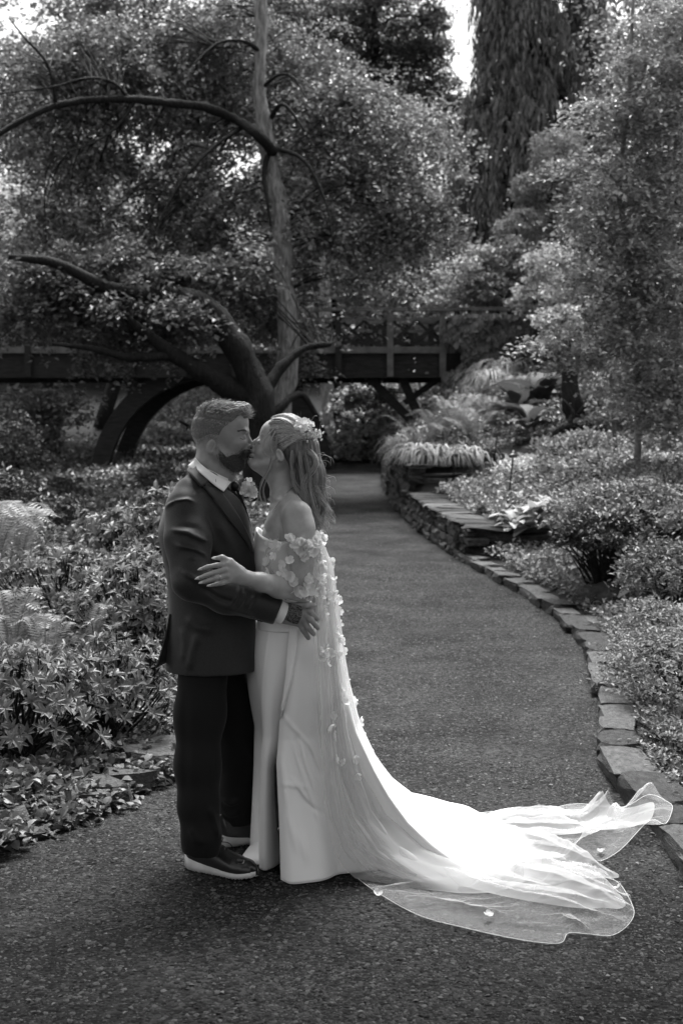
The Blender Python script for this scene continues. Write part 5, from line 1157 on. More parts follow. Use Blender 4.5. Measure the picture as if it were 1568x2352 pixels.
# trousers
def f_trousers(P):
    def leg(pts): return d_chain(P, [p[0] for p in pts], [p[1] for p in pts], .05)
    near = leg([(C(468, 1500, -.07), .098), (C(460, 1640, -.12), .090), (C(453, 1760, -.17), .078), (C(455, 1850, -.20), .068), (C(462, 1925, -.22), .063), (C(462, 1962, -.22), .062)])
    far = leg([(C(500, 1500, .07), .100), (C(528, 1620, .11), .090), (C(546, 1730, .15), .076), (C(544, 1830, .20), .068), (C(546, 1896, .22), .068)])
    d = smin(near, far, .03)
    q = P
    for pts, w, a in [([C(500, 1838, .1), C(530, 1850, .1), C(560, 1835, .1)], .012, .009), ([C(498, 1865, .1), C(525, 1880, .1), C(555, 1872, .1)], .012, .009), ([C(480, 1850, -.28), C(495, 1890, -.28), C(506, 1930, -.27)], .012, .008), ([C(435, 1900, -.28), C(450, 1925, -.29), C(475, 1935, -.29)], .013, .008), ([C(560, 1700, .05), C(575, 1740, .05), C(580, 1790, .06)], .014, .006), ([C(500, 1600, -.2), C(495, 1700, -.24), C(480, 1800, -.26)], .008, .005), ([C(426, 1560, -.2), C(425, 1700, -.24), C(430, 1850, -.27)], .016, -.004)]: d = d - crease(q, pts, w, a * 1.7)
    d = d - .004 * vnoise(P * [1, 1, .5], 11, 4)
    d = np.maximum(d, np.where(P[:, 1] < YC, C(460, 1958, -.22)[2] - P[:, 2] - (P[:, 0] - C(460, 1958)[0]) * .12, C(540, 1888, .22)[2] - P[:, 2]))
    return np.maximum(d, P[:, 2] - _zz(1480))
solid('trousers', f_trousers, C(380, 1990, -.33) , C(620, 1470, 0) + [0, .36, 0], .0058, M_trous, groom)
# shoes: upper, ribbed white sole, laces, perforated toe
def shoe(heel, toe, parent, seed):
    heel = np.array(heel); toe = np.array(toe); heel[2] = toe[2] = 0.012; Ld = np.linalg.norm(toe - heel); d = (toe - heel) / Ld; s = np.array([-d[1], d[0], 0]); up = np.array([0, 0, 1.])
    def wid(u): return np.interp(u, [0, .08, .25, .5, .72, .88, .96, 1], [.018, .033, .037, .041, .051, .045, .030, .008])
    us = np.concatenate([np.linspace(0, .12, 8), np.linspace(.14, .86, 42), np.linspace(.88, 1, 10)])
    th0 = np.interp(us, [0, .12, .35, .6, 1], [.046, .040, .030, .022, .019]); lift = np.interp(us, [0, .08, .2, .8, 1], [.010, .003, 0, 0, .010])
    V = []
    for u, t_, l_ in zip(us, th0, lift):
        w = wid(u); c = heel + d * u * Ld
        rib = .0022 * (1 if int(u * 46) % 2 else 0) if u > .25 else 0
        for (a, z) in ((-1, 0), (-1.03, .5), (-1, 1), (0, 1), (1, 1), (1.03, .5), (1, 0), (0, 0)): V.append(c + s * a * (w - (rib if z == 0 else 0)) + up * (l_ + rib * (z == 0) + t_ * z))
    n = len(us); Fq = grid_faces(n, 8, True); Fq = np.concatenate([Fq, [[0, 1, 6, 7], [1, 2, 5, 6], [2, 3, 4, 5]]])
    add_mesh('sole', np.array(V), Fq, M_sole, parent)
    tz = lambda u: np.interp(u, [0, .12, .35, .6, 1], [.046, .040, .030, .022, .019]) + .01
    hh = lambda u: np.interp(u, [0, .06, .2, .4, .55, .75, .9, 1], [.062, .075, .07, .075, .06, .042, .034, .012])
    def f(P):
        q = P - heel; u = np.clip((q @ d) / Ld, 0, 1); y = q @ s; z = q[:, 2]; w = wid(u) - .002; h = hh(u); z0 = tz(u)
        along = np.maximum(-(q @ d), (q @ d) - Ld)
        t = np.clip((z - z0) / h, 0, 1.2); e = np.abs(y) / (w * np.sqrt(np.clip(1 - t ** 2.2, .02, 1)) ) - 1
        dd = np.maximum(e * .02, (z - z0 - h) * .6); dd = np.maximum(dd, z0 - .012 - z); return np.maximum(dd, along)
    up_ = solid('upper', f, np.minimum(heel, toe) - [.06, .06, .02], np.maximum(heel, toe) + [.06, .06, .16], .0032, M_leather, parent, 3)
    mb = MB()
    for k in range(4):
        u = .40 + .055 * k; c = heel + d * u * Ld; z = tz(u) + hh(u) * .97; mb.add(*tube(resample(np.array([c - s * .022 + up * (z - .010), c + up * (z + .004), c + s * .022 + up * (z - .010)]), 7), .0022, 5))
    for sg in (-1, 1):
        c = heel + d * .42 * Ld; z = tz(.42) + hh(.42); lp = [c + up * z, c + s * sg * .03 + d * .012 + up * (z + .010), c + s * sg * .05 + d * -.01 + up * (z - .016), c + s * sg * .028 - d * .012 + up * (z - .004), c + up * z]
        mb.add(*tube(resample(np.array(lp), 16), .0018, 5)); mb.add(*tube(resample(np.array([c + up * z, c + s * sg * .03 + d * .035 + up * (z - .006), c + s * sg * .045 + d * .05 + up * (z - .032)]), 8), .0018, 5))
    mb.build('lace', M_leather, parent)
    holes = MB(); hp_ = []
    for i in range(9):
        for j in range(-7, 8):
            u = .58 + .028 * i; P0 = (heel + d * u * Ld + s * j * .0058 * (1 if i % 2 else 1) + s * (.0029 if i % 2 else 0))[None] + [[0, 0, .2]]
            hp_.append(P0[0])
    P_ = np.array(hp_)
    for _ in range(60): P_[:, 2] -= np.clip(f(P_) * .8, -.01, .01)
    P_ = P_[np.abs(f(P_)) < .002]; G_ = grad(f, P_) if len(P_) else P_
    for pp, gg in zip(P_, G_): holes.add(np.array([pp + gg * .0006 + .0013 * (math.cos(a) * d + math.sin(a) * s) for a in np.linspace(0, 6.28, 6, endpoint=False)]), np.array([[0, 1, 2, 3], [0, 3, 4, 5]]))
    if holes.n: holes.build('perforation', M_tie, parent, False)
hl = W(430, 2003, F * EYE / (1998 - HZ)); tl = W(590, 2024, F * EYE / (2026 - HZ)); sh1 = bpy.data.objects.new('shoe', None); COL.objects.link(sh1); sh1.parent = groom; sh1.location = Vector((hl[0], hl[1], 0)) - groom.location
sh2 = bpy.data.objects.new('shoe', None); COL.objects.link(sh2); sh2.parent = groom
class _S:  # parts of a shoe hang under it: thing > shoe > sole
    pass
def under(parent_world, empty, fn):
    before = set(o.name for o in COL.objects); fn(None)
    for o in list(COL.objects):
        if o.name not in before and o.parent is None: o.parent = empty; o.location = o.location - Vector(parent_world)
under((hl[0], hl[1], 0), sh1, lambda p: shoe(hl, tl, None, 1))
hl2 = np.array([C(489, 0)[0] * (5.62 / YC), 5.60, 0]); hl2[0] = (500 - CXP) / F * 5.6; tl2 = np.array([(632 - CXP) / F * 5.74, 5.74, 0]); sh2.location = Vector((hl2[0], hl2[1], 0)) - groom.location
under((hl2[0], hl2[1], 0), sh2, lambda p: shoe(hl2, tl2, None, 2))
# ------------------------------------------------------------------ bride
bride = thing('person', 'bride in an off-shoulder satin gown with a long flowered tulle veil and hair down', 'person', (C(680, 2000)[0], YC, 0))
TH = R(25); MH = np.array([[-math.cos(TH), 0, math.sin(TH)], [0, 1, 0], [math.sin(TH), 0, math.cos(TH)]])   # rows: forward, side, up
def Hd(f, s, u): return C(646, 1020) + MH.T @ np.array([f, s, u])
WSH = C(683, 1192, -.155); WEL = C(693, 1353, -.235); WWR = C(566, 1327, -.352)
def f_body_w(P):
    q = mir(P)
    d = d_ell(P, C(657, 1004), (.090, .070, .083), MH)
    d = smin(d, d_ell(P, C(618, 1027), (.052, .056, .072), MH), .03)
    d = smin(d, d_ell(P, C(619, 990), (.03, .046, .034), MH), .02)                          # forehead
    d = smin(d, d_cone(q, C(636, 1062, -.046), C(584, 1067, -.012), .022, .017), .02)       # jaw
    d = smin(d, d_cone(P, C(578, 1063), C(576, 1060), .0135, .0135), .012)                    # chin
    d = smin(d, d_ell(q, C(602, 1038, -.032), (.020, .018, .020)), .014)                     # cheek
    d = smax(d, -d_ell(q, C(588, 1012, -.030), (.013, .014, .011), MH), .008)
    d = smin(d, d_ell(q, C(595, 1016, -.029), (.0115, .0125, .0105), MH), .004)
    d = smin(d, d_chain(P, [C(594, 1008), C(586, 1014), C(578, 1021)], [.007, .0075, .0085], .004), .007)
    d = smin(d, d_ell(q, C(582, 1027, -.008), (.007, .006, .006)), .004)
    d = smin(d, d_cone(q, C(582, 1036, -.012), C(578, 1035), .007, .007), .005)
    d = smin(d, d_cone(q, C(581, 1046, -.010), C(577, 1046), .007, .0072), .004)
    d = smin(d, d_chain(P, [C(645, 1050), C(645, 1100), C(655, 1150)], [.050, .045, .053], .02), .022)          # neck
    d = smin(d, d_cone(P, C(598, 1070), C(632, 1092), .028, .034), .02)
    d = smin(d, d_cone(q, C(628, 1068, -.048), C(632, 1152, -.012), .008, .008), .018)                           # neck muscle
    # shoulders, chest, back
    d = smin(d, d_loft(P, [(C(0, 1150)[2], C(662, 0)[0], YC, .045, .10), (C(0, 1180)[2], C(662, 0)[0], YC, .075, .145), (C(0, 1220)[2], C(656, 0)[0], YC, .088, .150), (C(0, 1300)[2], C(650, 0)[0], YC, .090, .130), (C(0, 1400)[2], C(655, 0)[0], YC, .085, .118)], k=2.2), .04)
    d = smin(d, d_chain(q, [C(652, 1135, -.03), C(668, 1160, -.105), C(678, 1176, -.150)], [.040, .038, .046], .02), .03)
    d = smin(d, d_cone(q, C(624, 1166, -.018), C(652, 1162, -.125), .0075, .0085), .012)                         # collar bone
    a = d_chain(q, [C(684, 1184, -.158), C(689, 1215, -.172), C(693, 1280, -.205), WEL], [.054, .051, .044, .040], .03)
    a = smin(a, d_cone(q, C(700, 1368, -.238), C(705, 1370, -.236), .021, .021), .02)
    a = smin(a, d_chain(q, [WEL + [0, 0, -.006], C(640, 1347, -.275), C(600, 1337, -.32), WWR], [.041, .040, .032, .0245], .02), .012)
    d = smin(d, a, .014)
    # ears
    e = d_ell(q, C(643, 1046, -.078), (.0145, .0085, .027), rotY(R(20)))
    e = smax(e, -d_ell(q, C(641, 1045, -.087), (.0085, .008, .0175), rotY(R(20))), .003)
    e = smin(e, d_ell(q, C(637, 1059, -.072), (.007, .005, .008)), .004)
    return smin(d, e, .004)
# near hand lying on his sleeve: palm, four fingers, thumb
KN = [C(524, 1296, -.388), C(519, 1308, -.392), C(521, 1321, -.390), C(528, 1332, -.383)]
FT = [[(KN[0], .0105), (C(498, 1298, -.397), .0092), (C(477, 1302, -.392), .0083), (C(462, 1307, -.382), .0062)],
      [(KN[1], .0108), (C(493, 1315, -.402), .0096), (C(472, 1322, -.397), .0085), (C(456, 1328, -.386), .0062)],
      [(KN[2], .0105), (C(499, 1327, -.402), .0092), (C(480, 1333, -.397), .0082), (C(464, 1338, -.387), .0062)],
      [(KN[3], .0096), (C(511, 1339, -.393), .0082), (C(497, 1342, -.390), .0074), (C(483, 1345, -.382), .0056)]]
def f_hand_w(q):
    d = d_cone(q, WWR, C(548, 1320, -.368), .0245, .026)
    for k in KN: d = smin(d, d_cone(q, C(549, 1320, -.366) + (k - KN[1]) * .5, k, .018, .0112), .011)
    fd = None
    for f_ in FT:
        e = d_chain(q, [p for p, r in f_], [r for p, r in f_], .003); fd = e if fd is None else np.minimum(fd, e)
    d = smin(d, fd, .0045)
    for k in KN: d = d - .0018 * np.exp(-(np.linalg.norm(q - k + [0, .008, 0], axis=1) / .008) ** 2)
    th = d_chain(q, [C(552, 1312, -.365), C(529, 1290, -.378), C(510, 1281, -.385), C(494, 1282, -.375)], [.018, .0125, .0105, .0068], .006)
    return smin(d, th, .009)
f_w = lambda P: smin(f_body_w(P), f_hand_w(mir(P)), .012)
def _skinfn(P):
    return f_body_w(P)
# body, face, arm and hand are one surface
solid('body', f_w, C(425, 1412, 0) - [0, .47, 0], C(750, 928, 0) + [0, .47, 0], .0032, M_skin_w, bride)
M_nail = mat('pale_nail_polish', .62, .2, .6); M_silver = mat('silver', .7, .2, .5, metallic=1)
for f_ in FT + [[(C(510, 1281, -.385), .0105), (C(494, 1282, -.375), .0068)]]:
    p, r = f_[-1]; p0 = f_[-2][0]; d_ = unit(p - p0); n_ = unit(np.array([0, -1, .25])); n_ = unit(n_ - d_ * n_.dot(d_)); s_ = np.cross(d_, n_)
    V = []
    for u in np.linspace(0, 1, 7):
        w = r * .80 * (1 - max(0, u - .35) ** 1.6 * 1.9)
        for v_ in np.linspace(-1, 1, 5): V.append(p + d_ * (-.006 + u * .0195) + s_ * w * v_ + n_ * (r * (1.0 - .35 * v_ * v_) * (1 - .42 * u) + .0016))
    o = add_mesh('fingernail', np.array(V), grid_faces(7, 5), M_nail, bride); md = o.modifiers.new('thickness', 'SOLIDIFY'); md.thickness = .0008
rp = lerp(FT[2][0][0], FT[2][1][0], .72); cyl_ring('ring', rp - unit(FT[2][1][0] - FT[2][0][0]) * .001, unit(FT[2][1][0] - FT[2][0][0]), .0104, .0026, M_silver, bride, .001)
# brow, lashes
for s in (-1, 1):
    mb = MB(); mb.add(*tube(resample(drape(f_body_w, np.array([C(594, 1013, s * .05), C(593, 1017, s * .05), C(598, 1021, s * .05)]), s, off=.0006), 8), .0010, 5)); mb.build('eyelashes', M_beard, bride)
    mb = MB(); mb.add(*tube(resample(drape(f_body_w, np.array([C(598, 999, s * .05), C(602, 997, s * .05), C(608, 999, s * .05)]), s, off=.0005), 8), np.linspace(.0016, .0008, 8), 5)); mb.build('eyebrow', M_hair_w, bride)
# necklace and drop
nk = [C(672, 1120, -.075), C(655, 1136, -.08), C(640, 1155, -.062), C(628, 1172, -.03), C(622, 1180, .0), C(628, 1172, .03)]
pn = drape(lambda P: f_body_w(P), np.array([p + [0, -.04, 0] for p in nk[:4]]), -1, off=.0015); tube_at('necklace', list(pn) + [C(614, 1186, 0)], .0011, M_silver, bride, 5, 30)

# ---- hair: combed back from the brow, half pinned up, long waves down the back
def lock(path, n, spread0, spread1, L0, rg, r=.0011, wave=.006, freq=3.0, mbx=None, sides=3, N_=16):
    path = resample(np.array(path), N_); T, A_, B_ = frames(path)
    for i in range(n):
        a = rg.uniform(0, 2 * math.pi); rr = math.sqrt(rg.random()); t = np.linspace(0, 1, N_)
        sp = lerp(spread0, spread1, t)[:, None] if np.isscalar(spread0) else np.interp(t, np.linspace(0, 1, len(spread0)), spread0)[:, None]
        ph = rg.uniform(-.5, .5); fr = freq * rg.uniform(.85, 1.15)
        off = (A_ * math.cos(a) + B_ * math.sin(a) * .8) * rr * sp + (A_ * np.sin(t * fr * 6.28 + ph)[:, None] + B_ * np.cos(t * fr * 6.28 + ph)[:, None] * .6) * (wave * t ** .7)[:, None]
        e = rg.uniform(.82, 1.0); m = int(N_ * e); p = (path + off)[:m]
        mbx.add(*tube(p, np.linspace(r, r * .45, m), sides, False))
rg = np.random.default_rng(17)
# cap of hair over the skull
def f_skull(P): return smin(d_ell(P, C(660, 1003), (.094, .076, .088), MH), d_ell(P, C(690, 1030), (.06, .068, .07)), .03)
def hair_region(x, y, P): return poly_in([(604, 985), (612, 965), (632, 948), (665, 944), (705, 962), (735, 995), (738, 1060), (715, 1095), (668, 1090), (655, 1060), (654, 1030), (640, 1030), (630, 1040), (622, 1040), (618, 1000)])(x, y)
def hair_solid(P):
    d = smin(f_skull(P), d_chain(P, [C(690, 1035), C(708, 1090, .0), C(716, 1150, 0), C(722, 1205, 0)], [.070, .060, .056, .030], .03), .03)
    front = C(0, 0)[0]
    # keep the face and ear clear
    x = P[:, 0]; z = P[:, 2]
    cut = C(622, 0)[0] + np.interp(z, [C(0, 1110)[2], C(0, 1070)[2], C(0, 1030)[2], C(0, 985)[2], C(0, 955)[2]], [.080, .060, .030, -.010, -.005]) - x
    return smax(d + .0018 * np.sin((P[:, 0] * .5 + P[:, 1] * 1.2) * 190 + P[:, 2] * 20), cut, .012)
solid('hair_mass', hair_solid, C(595, 1260, -.16), C(765, 930, 0) + [0, .16, 0], .0048, mat('brown_hair_base', .2, .55, .4, v2=.035, scale=90, stretch=(1, 1, .25), bump=.5, bscale=120, bdist=.004), bride, 1)
mb = MB()
comb = []
for i in range(520):       # from the hairline back to the pin, over the side of the head
    s = rg.choice([-1, 1], p=[.62, .38]); u = rg.random()
    st = np.array([lerp(612, 634, u) + rg.normal(0, 3), lerp(972, 1046, u ** 1.1) + rg.normal(0, 3)]) if rg.random() < .6 else np.array([rg.uniform(615, 675), rg.uniform(946, 962)])
    y0 = s * np.interp(st[1], [950, 990, 1040], [.02, .062, .074]) * rg.uniform(.55, 1.05)
    en = C(700 + rg.normal(0, 4), 1005 + rg.normal(0, 6), s * rg.uniform(.01, .055)); a = C(st[0], st[1], y0); md_ = (a + en) / 2 + [0, s * .015, .014]
    comb.append(resample(np.array([a, md_, en]), 10))
p = np.concatenate(comb)
for _ in range(10): p = p - grad(hair_solid, p) * np.clip(hair_solid(p) - .0028, -.02, .006)[:, None]
for p_ in p.reshape(-1, 10, 3): mb.add(*tube(p_, np.array([.0004] + [.0009] * 8 + [.0006]), 3, False))
for i in range(22):       # long waves
    a = rg.uniform(-1, 1); y0 = a * .062; st = C(700 + rg.normal(0, 8), 1020 + rg.normal(0, 10), y0 * .9)
    x1 = rg.uniform(700, 738); e = C(rg.uniform(700, 768), rg.uniform(1195, 1240), y0 * 1.2)
    lock([st, C(718 + rg.normal(0, 6), 1060, y0 * 1.1), C(x1 - 6, 1115, y0 * 1.15), C(x1 + 4, 1165, y0 * 1.2), e], 60, .010, .020, 1, rg, .0006, .013, 2.3, mb)
for (pts, n, w) in [([C(690, 1025, -.066), C(688, 1065, -.076), C(697, 1110, -.075), C(708, 1160, -.07), C(733, 1200, -.06), C(747, 1222, -.055)], 34, .008), ([C(672, 1035, -.072), C(670, 1075, -.078), C(680, 1115, -.080), C(700, 1155, -.078), C(722, 1190, -.07)], 30, .007),
                    ([C(712, 1020, -.05), C(722, 1070, -.055), C(726, 1120, -.05), C(742, 1160, -.04), C(768, 1190, -.03), C(784, 1188, -.03)], 34, .010), ([C(722, 1030, -.02), C(736, 1080, -.02), C(736, 1130, -.02), C(752, 1165, -.01), C(772, 1175, 0)], 30, .010),
                    ([C(705, 1030, .0), C(730, 1090, .02), C(728, 1150, .02), C(742, 1200, .02), C(757, 1232, .02)], 30, .009), ([C(700, 1030, -.06), C(706, 1080, -.072), C(716, 1130, -.07), C(722, 1180, -.065), C(740, 1212, -.06), C(745, 1245, -.06)], 30, .009)]:
    lock(pts, n * 2, .008, .018, 1, rg, .0006, w * 1.7, 2.2, mb)
# front wisps: curl falling over the cheek, strand to the collar bone
for (pts, n, sp) in [([C(628, 985, -.066), C(612, 1005, -.078), C(604, 1025, -.080), C(610, 1042, -.079), C(626, 1054, -.078), C(637, 1058, -.08)], 14, .004), ([C(632, 990, -.068), C(624, 1010, -.080), C(622, 1030, -.081), C(630, 1048, -.08)], 12, .005), ([C(636, 1000, -.072), C(634, 1020, -.08), C(630, 1035, -.08)], 14, .007),
                     ([C(626, 1040, -.072), C(622, 1070, -.070), C(606, 1100, -.066), C(596, 1130, -.062), C(604, 1155, -.066), C(622, 1160, -.07)], 9, .004), ([C(624, 1045, -.072), C(616, 1080, -.066), C(600, 1105, -.062), C(594, 1140, -.06), C(586, 1165, -.06), C(592, 1188, -.062)], 7, .006), ([C(625, 1050, -.07), C(618, 1085, -.066), C(604, 1125, -.064), C(612, 1165, -.068), C(600, 1180, -.066)], 6, .006)]:
    lock(pts, n * 3, .002, sp, 1, rg, .0006, .003, 1.0, mb)
for i in range(60):       # flyaway hairs
    s = C(rg.uniform(640, 735), rg.uniform(955, 1010), rg.uniform(-.06, .06)); t0 = rg.uniform(0, 1)
    if t0 < .5:
        e = s + [rg.uniform(-.01, .05), rg.uniform(-.02, .02), rg.uniform(.0, .03)]; mb.add(*tube(resample(np.array([s, (s + e) / 2 + [0, 0, .01], e]), 6), .0004, 3, False))
    else:
        s = C(rg.uniform(725, 750), rg.uniform(1040, 1190), rg.uniform(-.05, .03)); e = s + [rg.uniform(.01, .045), 0, rg.uniform(-.05, .01)]; mb.add(*tube(resample(np.array([s, (s + e) / 2 + [.012, 0, .004], e]), 7), .0004, 3, False))
mb.build('hair', M_hair_w, bride)

# ---- flowers pinned in the hair, boutonniere
M_petal = mat('white_petal', .8, .6, .3, trans=.35); M_lf = mat('buttonhole_leaf', .12, .5, .3)
def petal_ball(name, c, r, n, parent, mat_=None, seed=0, axis=(-.4, -.8, .4)):
    rg = np.random.default_rng(seed); mb = MB(); ax_ = unit(np.array(axis, float))
    for i in range(n):
        u = (i + .5) / n; a = i * 2.4; s_ = unit(np.cross(ax_, [0, 0, 1.])); t_ = np.cross(s_, ax_); out = s_ * math.cos(a) + t_ * math.sin(a)
        open_ = .15 + .95 * u; d_ = unit(ax_ * (1 - u * .75) + out * open_); side = unit(np.cross(d_, ax_ + out * .1)); nn = np.cross(side, d_); V = []
        for v in np.linspace(0, 1, 5):
            w = r * .55 * math.sin(math.pi * (.12 + .80 * v)) ** .7
            for h in (-1, -.5, 0, .5, 1): V.append(c + out * r * .18 * u + d_ * r * 1.0 * v + side * w * h - nn * (r * .28 * (h * h)) * (1 - .2 * v) + nn * r * .25 * v * v * (-1))
        mb.add(np.array(V), grid_faces(5, 5))
    return mb.build(name, mat_ or M_petal, parent)
hf = thing('hair_flowers', 'white rose and gypsophila sprig pinned in the back of the bride\'s hair', 'flowers', C(708, 985, -.05))
petal_ball('rose', C(693, 976, -.070), .027, 9, hf, seed=1, axis=(-.3, -.8, .5)); petal_ball('rose', C(707, 975, -.06), .017, 7, hf, M_lf if False else M_petal, 2, (.2, -.7, .6)); petal_ball('rosebud', C(716, 976, -.045), .013, 6, hf, seed=3, axis=(.6, -.5, .5))
mbg = MB(); mbs = MB(); rg = np.random.default_rng(23)
for i in range(58):
    p = C(rg.uniform(694, 742), 0, 0); px = rg.uniform(692, 742); py = 998 + (px - 720) * -.05 + rg.normal(0, 9); p = C(px, py, -.068 + rg.uniform(-.016, .03))
    d0 = rand_dirs(rg, 10); V = []; 
    for dd in d0:
        s_ = unit(np.cross(dd, [.3, .2, 1.])); mbg.add(np.array([p, p + dd * .0055 + s_ * .0026, p + dd * .0070, p + dd * .0055 - s_ * .0026]), np.array([[0, 1, 2, 3]]))
    mbg.add(*tube(np.array([p - [0, 0, .0035], p, p + [0, 0, .0035]]), np.array([.002, .0046, .002]), 6))
    if i % 2 == 0: mbs.add(*tube(resample(np.array([C(700, 990, -.055), (C(700, 990, -.055) + p) / 2 + [0, 0, .004], p]), 5), .0006, 3, False))
mbg.build('gypsophila', M_petal, hf, False); mbs.build('stem', M_lf, hf)
bo = thing('boutonniere', 'white flower buttonhole on the groom\'s far lapel', 'flowers', C(570, 1125, .0))
for i, (px, py, dy, r) in enumerate([(566, 1119, -.03, .022), (573, 1129, -.035, .023), (562, 1127, -.03, .019), (578, 1120, -.02, .018), (571, 1108, 0, .018), (583, 1132, -.02, .018)]): petal_ball('flower', C(px, py, dy), r, 8, bo, seed=9 + i, axis=(rg.uniform(-.5, .6), -.8, rg.uniform(.1, .6)))
mb = MB()
for i in range(12):
    a = C(568, 1122, -.012); dd = unit(np.array([rg.uniform(-.7, 1), rg.uniform(-.5, .1), rg.uniform(-.3, 1)])); mb.add(*leaves_mesh(a[None], dd[None], np.array([[0, -1, .3]]), .045, .016, .2))
mb.build('leaf', M_lf, bo)

# ---- gown
def satin(name, v=.78):
    m = mat(name, v, .38, .45, sheen=.2, bump=.05, bscale=500, bdist=.001); return m
M_satin = satin('ivory_satin', .82)
BOD = [(C(0, 1203)[2], C(648, 0)[0], YC, .098, .158), (C(0, 1235)[2], C(647, 0)[0], YC, .104, .160), (C(0, 1280)[2], C(646, 0)[0], YC, .104, .150), (C(0, 1330)[2], C(650, 0)[0], YC, .100, .138), (C(0, 1400)[2], C(655, 0)[0], YC, .105, .136), (C(0, 1450)[2], C(660, 0)[0], YC, .118, .146)]
def f_bod(P):
    d = d_loft(P, BOD, k=2.3)
    for pts, w, a in [([C(576, 1222, -.1), C(600, 1240, -.16), C(650, 1246, -.2)], .010, .009), ([C(578, 1246, -.1), C(600, 1256, -.16), C(650, 1254, -.2)], .007, -.008), ([C(578, 1262, -.1), C(602, 1268, -.16), C(650, 1262, -.2)], .009, .008), ([C(580, 1280, -.1), C(605, 1286, -.16), C(650, 1280, -.2)], .008, -.006), ([C(582, 1298, -.1), C(606, 1306, -.16), C(650, 1306, -.2)], .010, .006), ([C(582, 1316, -.1), C(606, 1328, -.16)], .008, -.005)]: d = d - crease(P, pts, w, a)
    x = P[:, 0]; ztop = np.interp(x, [C(585, 0)[0], C(600, 0)[0], C(625, 0)[0], C(700, 0)[0]], [C(0, 1203)[2], C(0, 1222)[2], C(0, 1232)[2], C(0, 1240)[2]])
    d = smax(d, P[:, 2] - ztop, .010)
    inner = d_loft(P, [(z, a, b, c - .012, e - .012) for z, a, b, c, e in BOD], k=2.3)
    return smax(d, -np.maximum(inner, ztop - .05 - P[:, 2]), .005)
solid('bodice', f_bod, C(560, 1460, -.2), C(735, 1195, 0) + [.0, .2, 0], .0036, M_satin, bride)

# skirt: hem outline on the ground, starting at the slit on the near side, round the train, back to the front
def GP(px, py, z=0.0):
    Y = F * (EYE - z) / (py - HZ); return np.array([(px - CXP) / F * Y, Y])
hem = np.array([GP(646, 2026), GP(668, 2034), GP(715, 2032), GP(760, 2026), GP(792, 2018), GP(812, 2011), GP(850, 2000), GP(924, 2014), GP(1000, 2022), GP(1060, 2030), GP(1117, 2030), GP(1160, 2014), GP(1186, 1984), GP(1182, 1950), GP(1165, 1922), GP(1120, 1892), GP(1040, 1872), GP(960, 1868), GP(880, 1868), GP(800, 1880), GP(720, 1890), GP(650, 1902), GP(608, 1925), GP(592, 1960), GP(592, 1990), GP(602, 2007), GP(622, 2004), GP(643, 1992)])
NT = 420; hemr = resample(np.concatenate([hem, np.zeros((len(hem), 1))], 1), NT)[:, :2]
hemang = np.linspace(0, 1, NT)
cw = np.array([C(655, 0)[0], YC]); A0 = R(-98)
# angle round the waist follows the direction of the hem point, unwrapped
ang_h = np.unwrap(np.arctan2(hemr[:, 1] - (YC + .02), hemr[:, 0] - (cw[0] + .02)))
ang_w = np.linspace(A0, A0 + 2 * math.pi, NT); ang_w = .55 * ang_w + .45 * (ang_h - ang_h[0] + A0)
NR = 120; v = np.linspace(0, 1, NR); zw = C(0, 1425)[2]; V = np.zeros((NR, NT, 3)); rgn = np.random.default_rng(4)
hd = np.hypot(hemr[:, 0] - cw[0], hemr[:, 1] - YC); train = sstep(.45, .95, hd)
far_ = sstep(C(720, 0)[0], C(900, 0)[0], hemr[:, 0]) if False else train
prof_z = np.array([1.25, .95, .70, .53, .38, .27, .17, .10, .05, .012]); prof_s = np.array([0, .035, .11, .20, .29, .38, .50, .66, .82, 1.0])
for i, vv in enumerate(v):
    # straight panels: height falls evenly; train: follows the trailing profile
    z_f = zw * (1 - vv) + .012 * vv
    hipx = .120 + .035 * math.sin(math.pi * min(vv * 2.2, 1)) ** 1; hipy = .138 + .045 * math.sin(math.pi * min(vv * 2.2, 1)) if vv * 2.2 < 1 else .138
    if vv * 2.2 >= 1: hipx = .120
    wst = np.stack([cw[0] + .010 + hipx * np.cos(ang_w), YC + hipy * np.sin(ang_w)], -1)
    s_f = np.clip((vv - .12) / .88, 0, 1) ** 1.15
    tt = vv ** .8; zt = np.interp(tt, [0, .25, .45, .58, .68, .76, .83, .89, .95, 1], [zw, .86, .64, .48, .34, .23, .15, .09, .04, .012]); s_t = np.interp(zt, prof_z[::-1], prof_s[::-1])
    s = lerp(s_f, s_t, train)[:, None]; z = lerp(z_f, zt, train)
    xy = wst * (1 - s) + hemr * s
    V[i, :, :2] = xy; V[i, :, 2] = z
# pleats and soft folds along the normal
cen = np.array([C(690, 0)[0], YC + .02]); out = V[..., :2] - np.array([cw[0] + .03, YC + .02]); out /= np.linalg.norm(out, axis=-1, keepdims=True) + 1e-9
tv, th_ = np.meshgrid(v, np.linspace(0, 1, NT), indexing='ij')
arc = np.concatenate([[0], np.cumsum(np.linalg.norm(np.diff(hemr, axis=0), axis=1))])
AR = np.broadcast_to(arc, tv.shape)
fl = .024 * tv ** 1.1 * np.sin(AR * 17 + 1.0 + .8 * np.sin(tv * 3)) + .012 * tv ** 1.6 * np.sin(AR * 31 + 2.2 * tv) + .008 * tv * np.sin(AR * 9 + 1)
fl *= (1 - .75 * train) * sstep(0, .04, th_) * sstep(0, .05, 1 - th_) * 1.2
V[..., :2] += out * fl[..., None]
tr = np.broadcast_to(train, tv.shape)
V[..., 2] += tr * sstep(.6, .85, tv) * (1 - .6 * sstep(.95, 1, tv)) * (.022 + .018 * np.sin(V[..., 1] * 16 + V[..., 0] * 2.0) + .012 * fbm(np.stack([V[..., 0] * .6, V[..., 1] * 2.4, 0 * tv], -1), 4, 3))
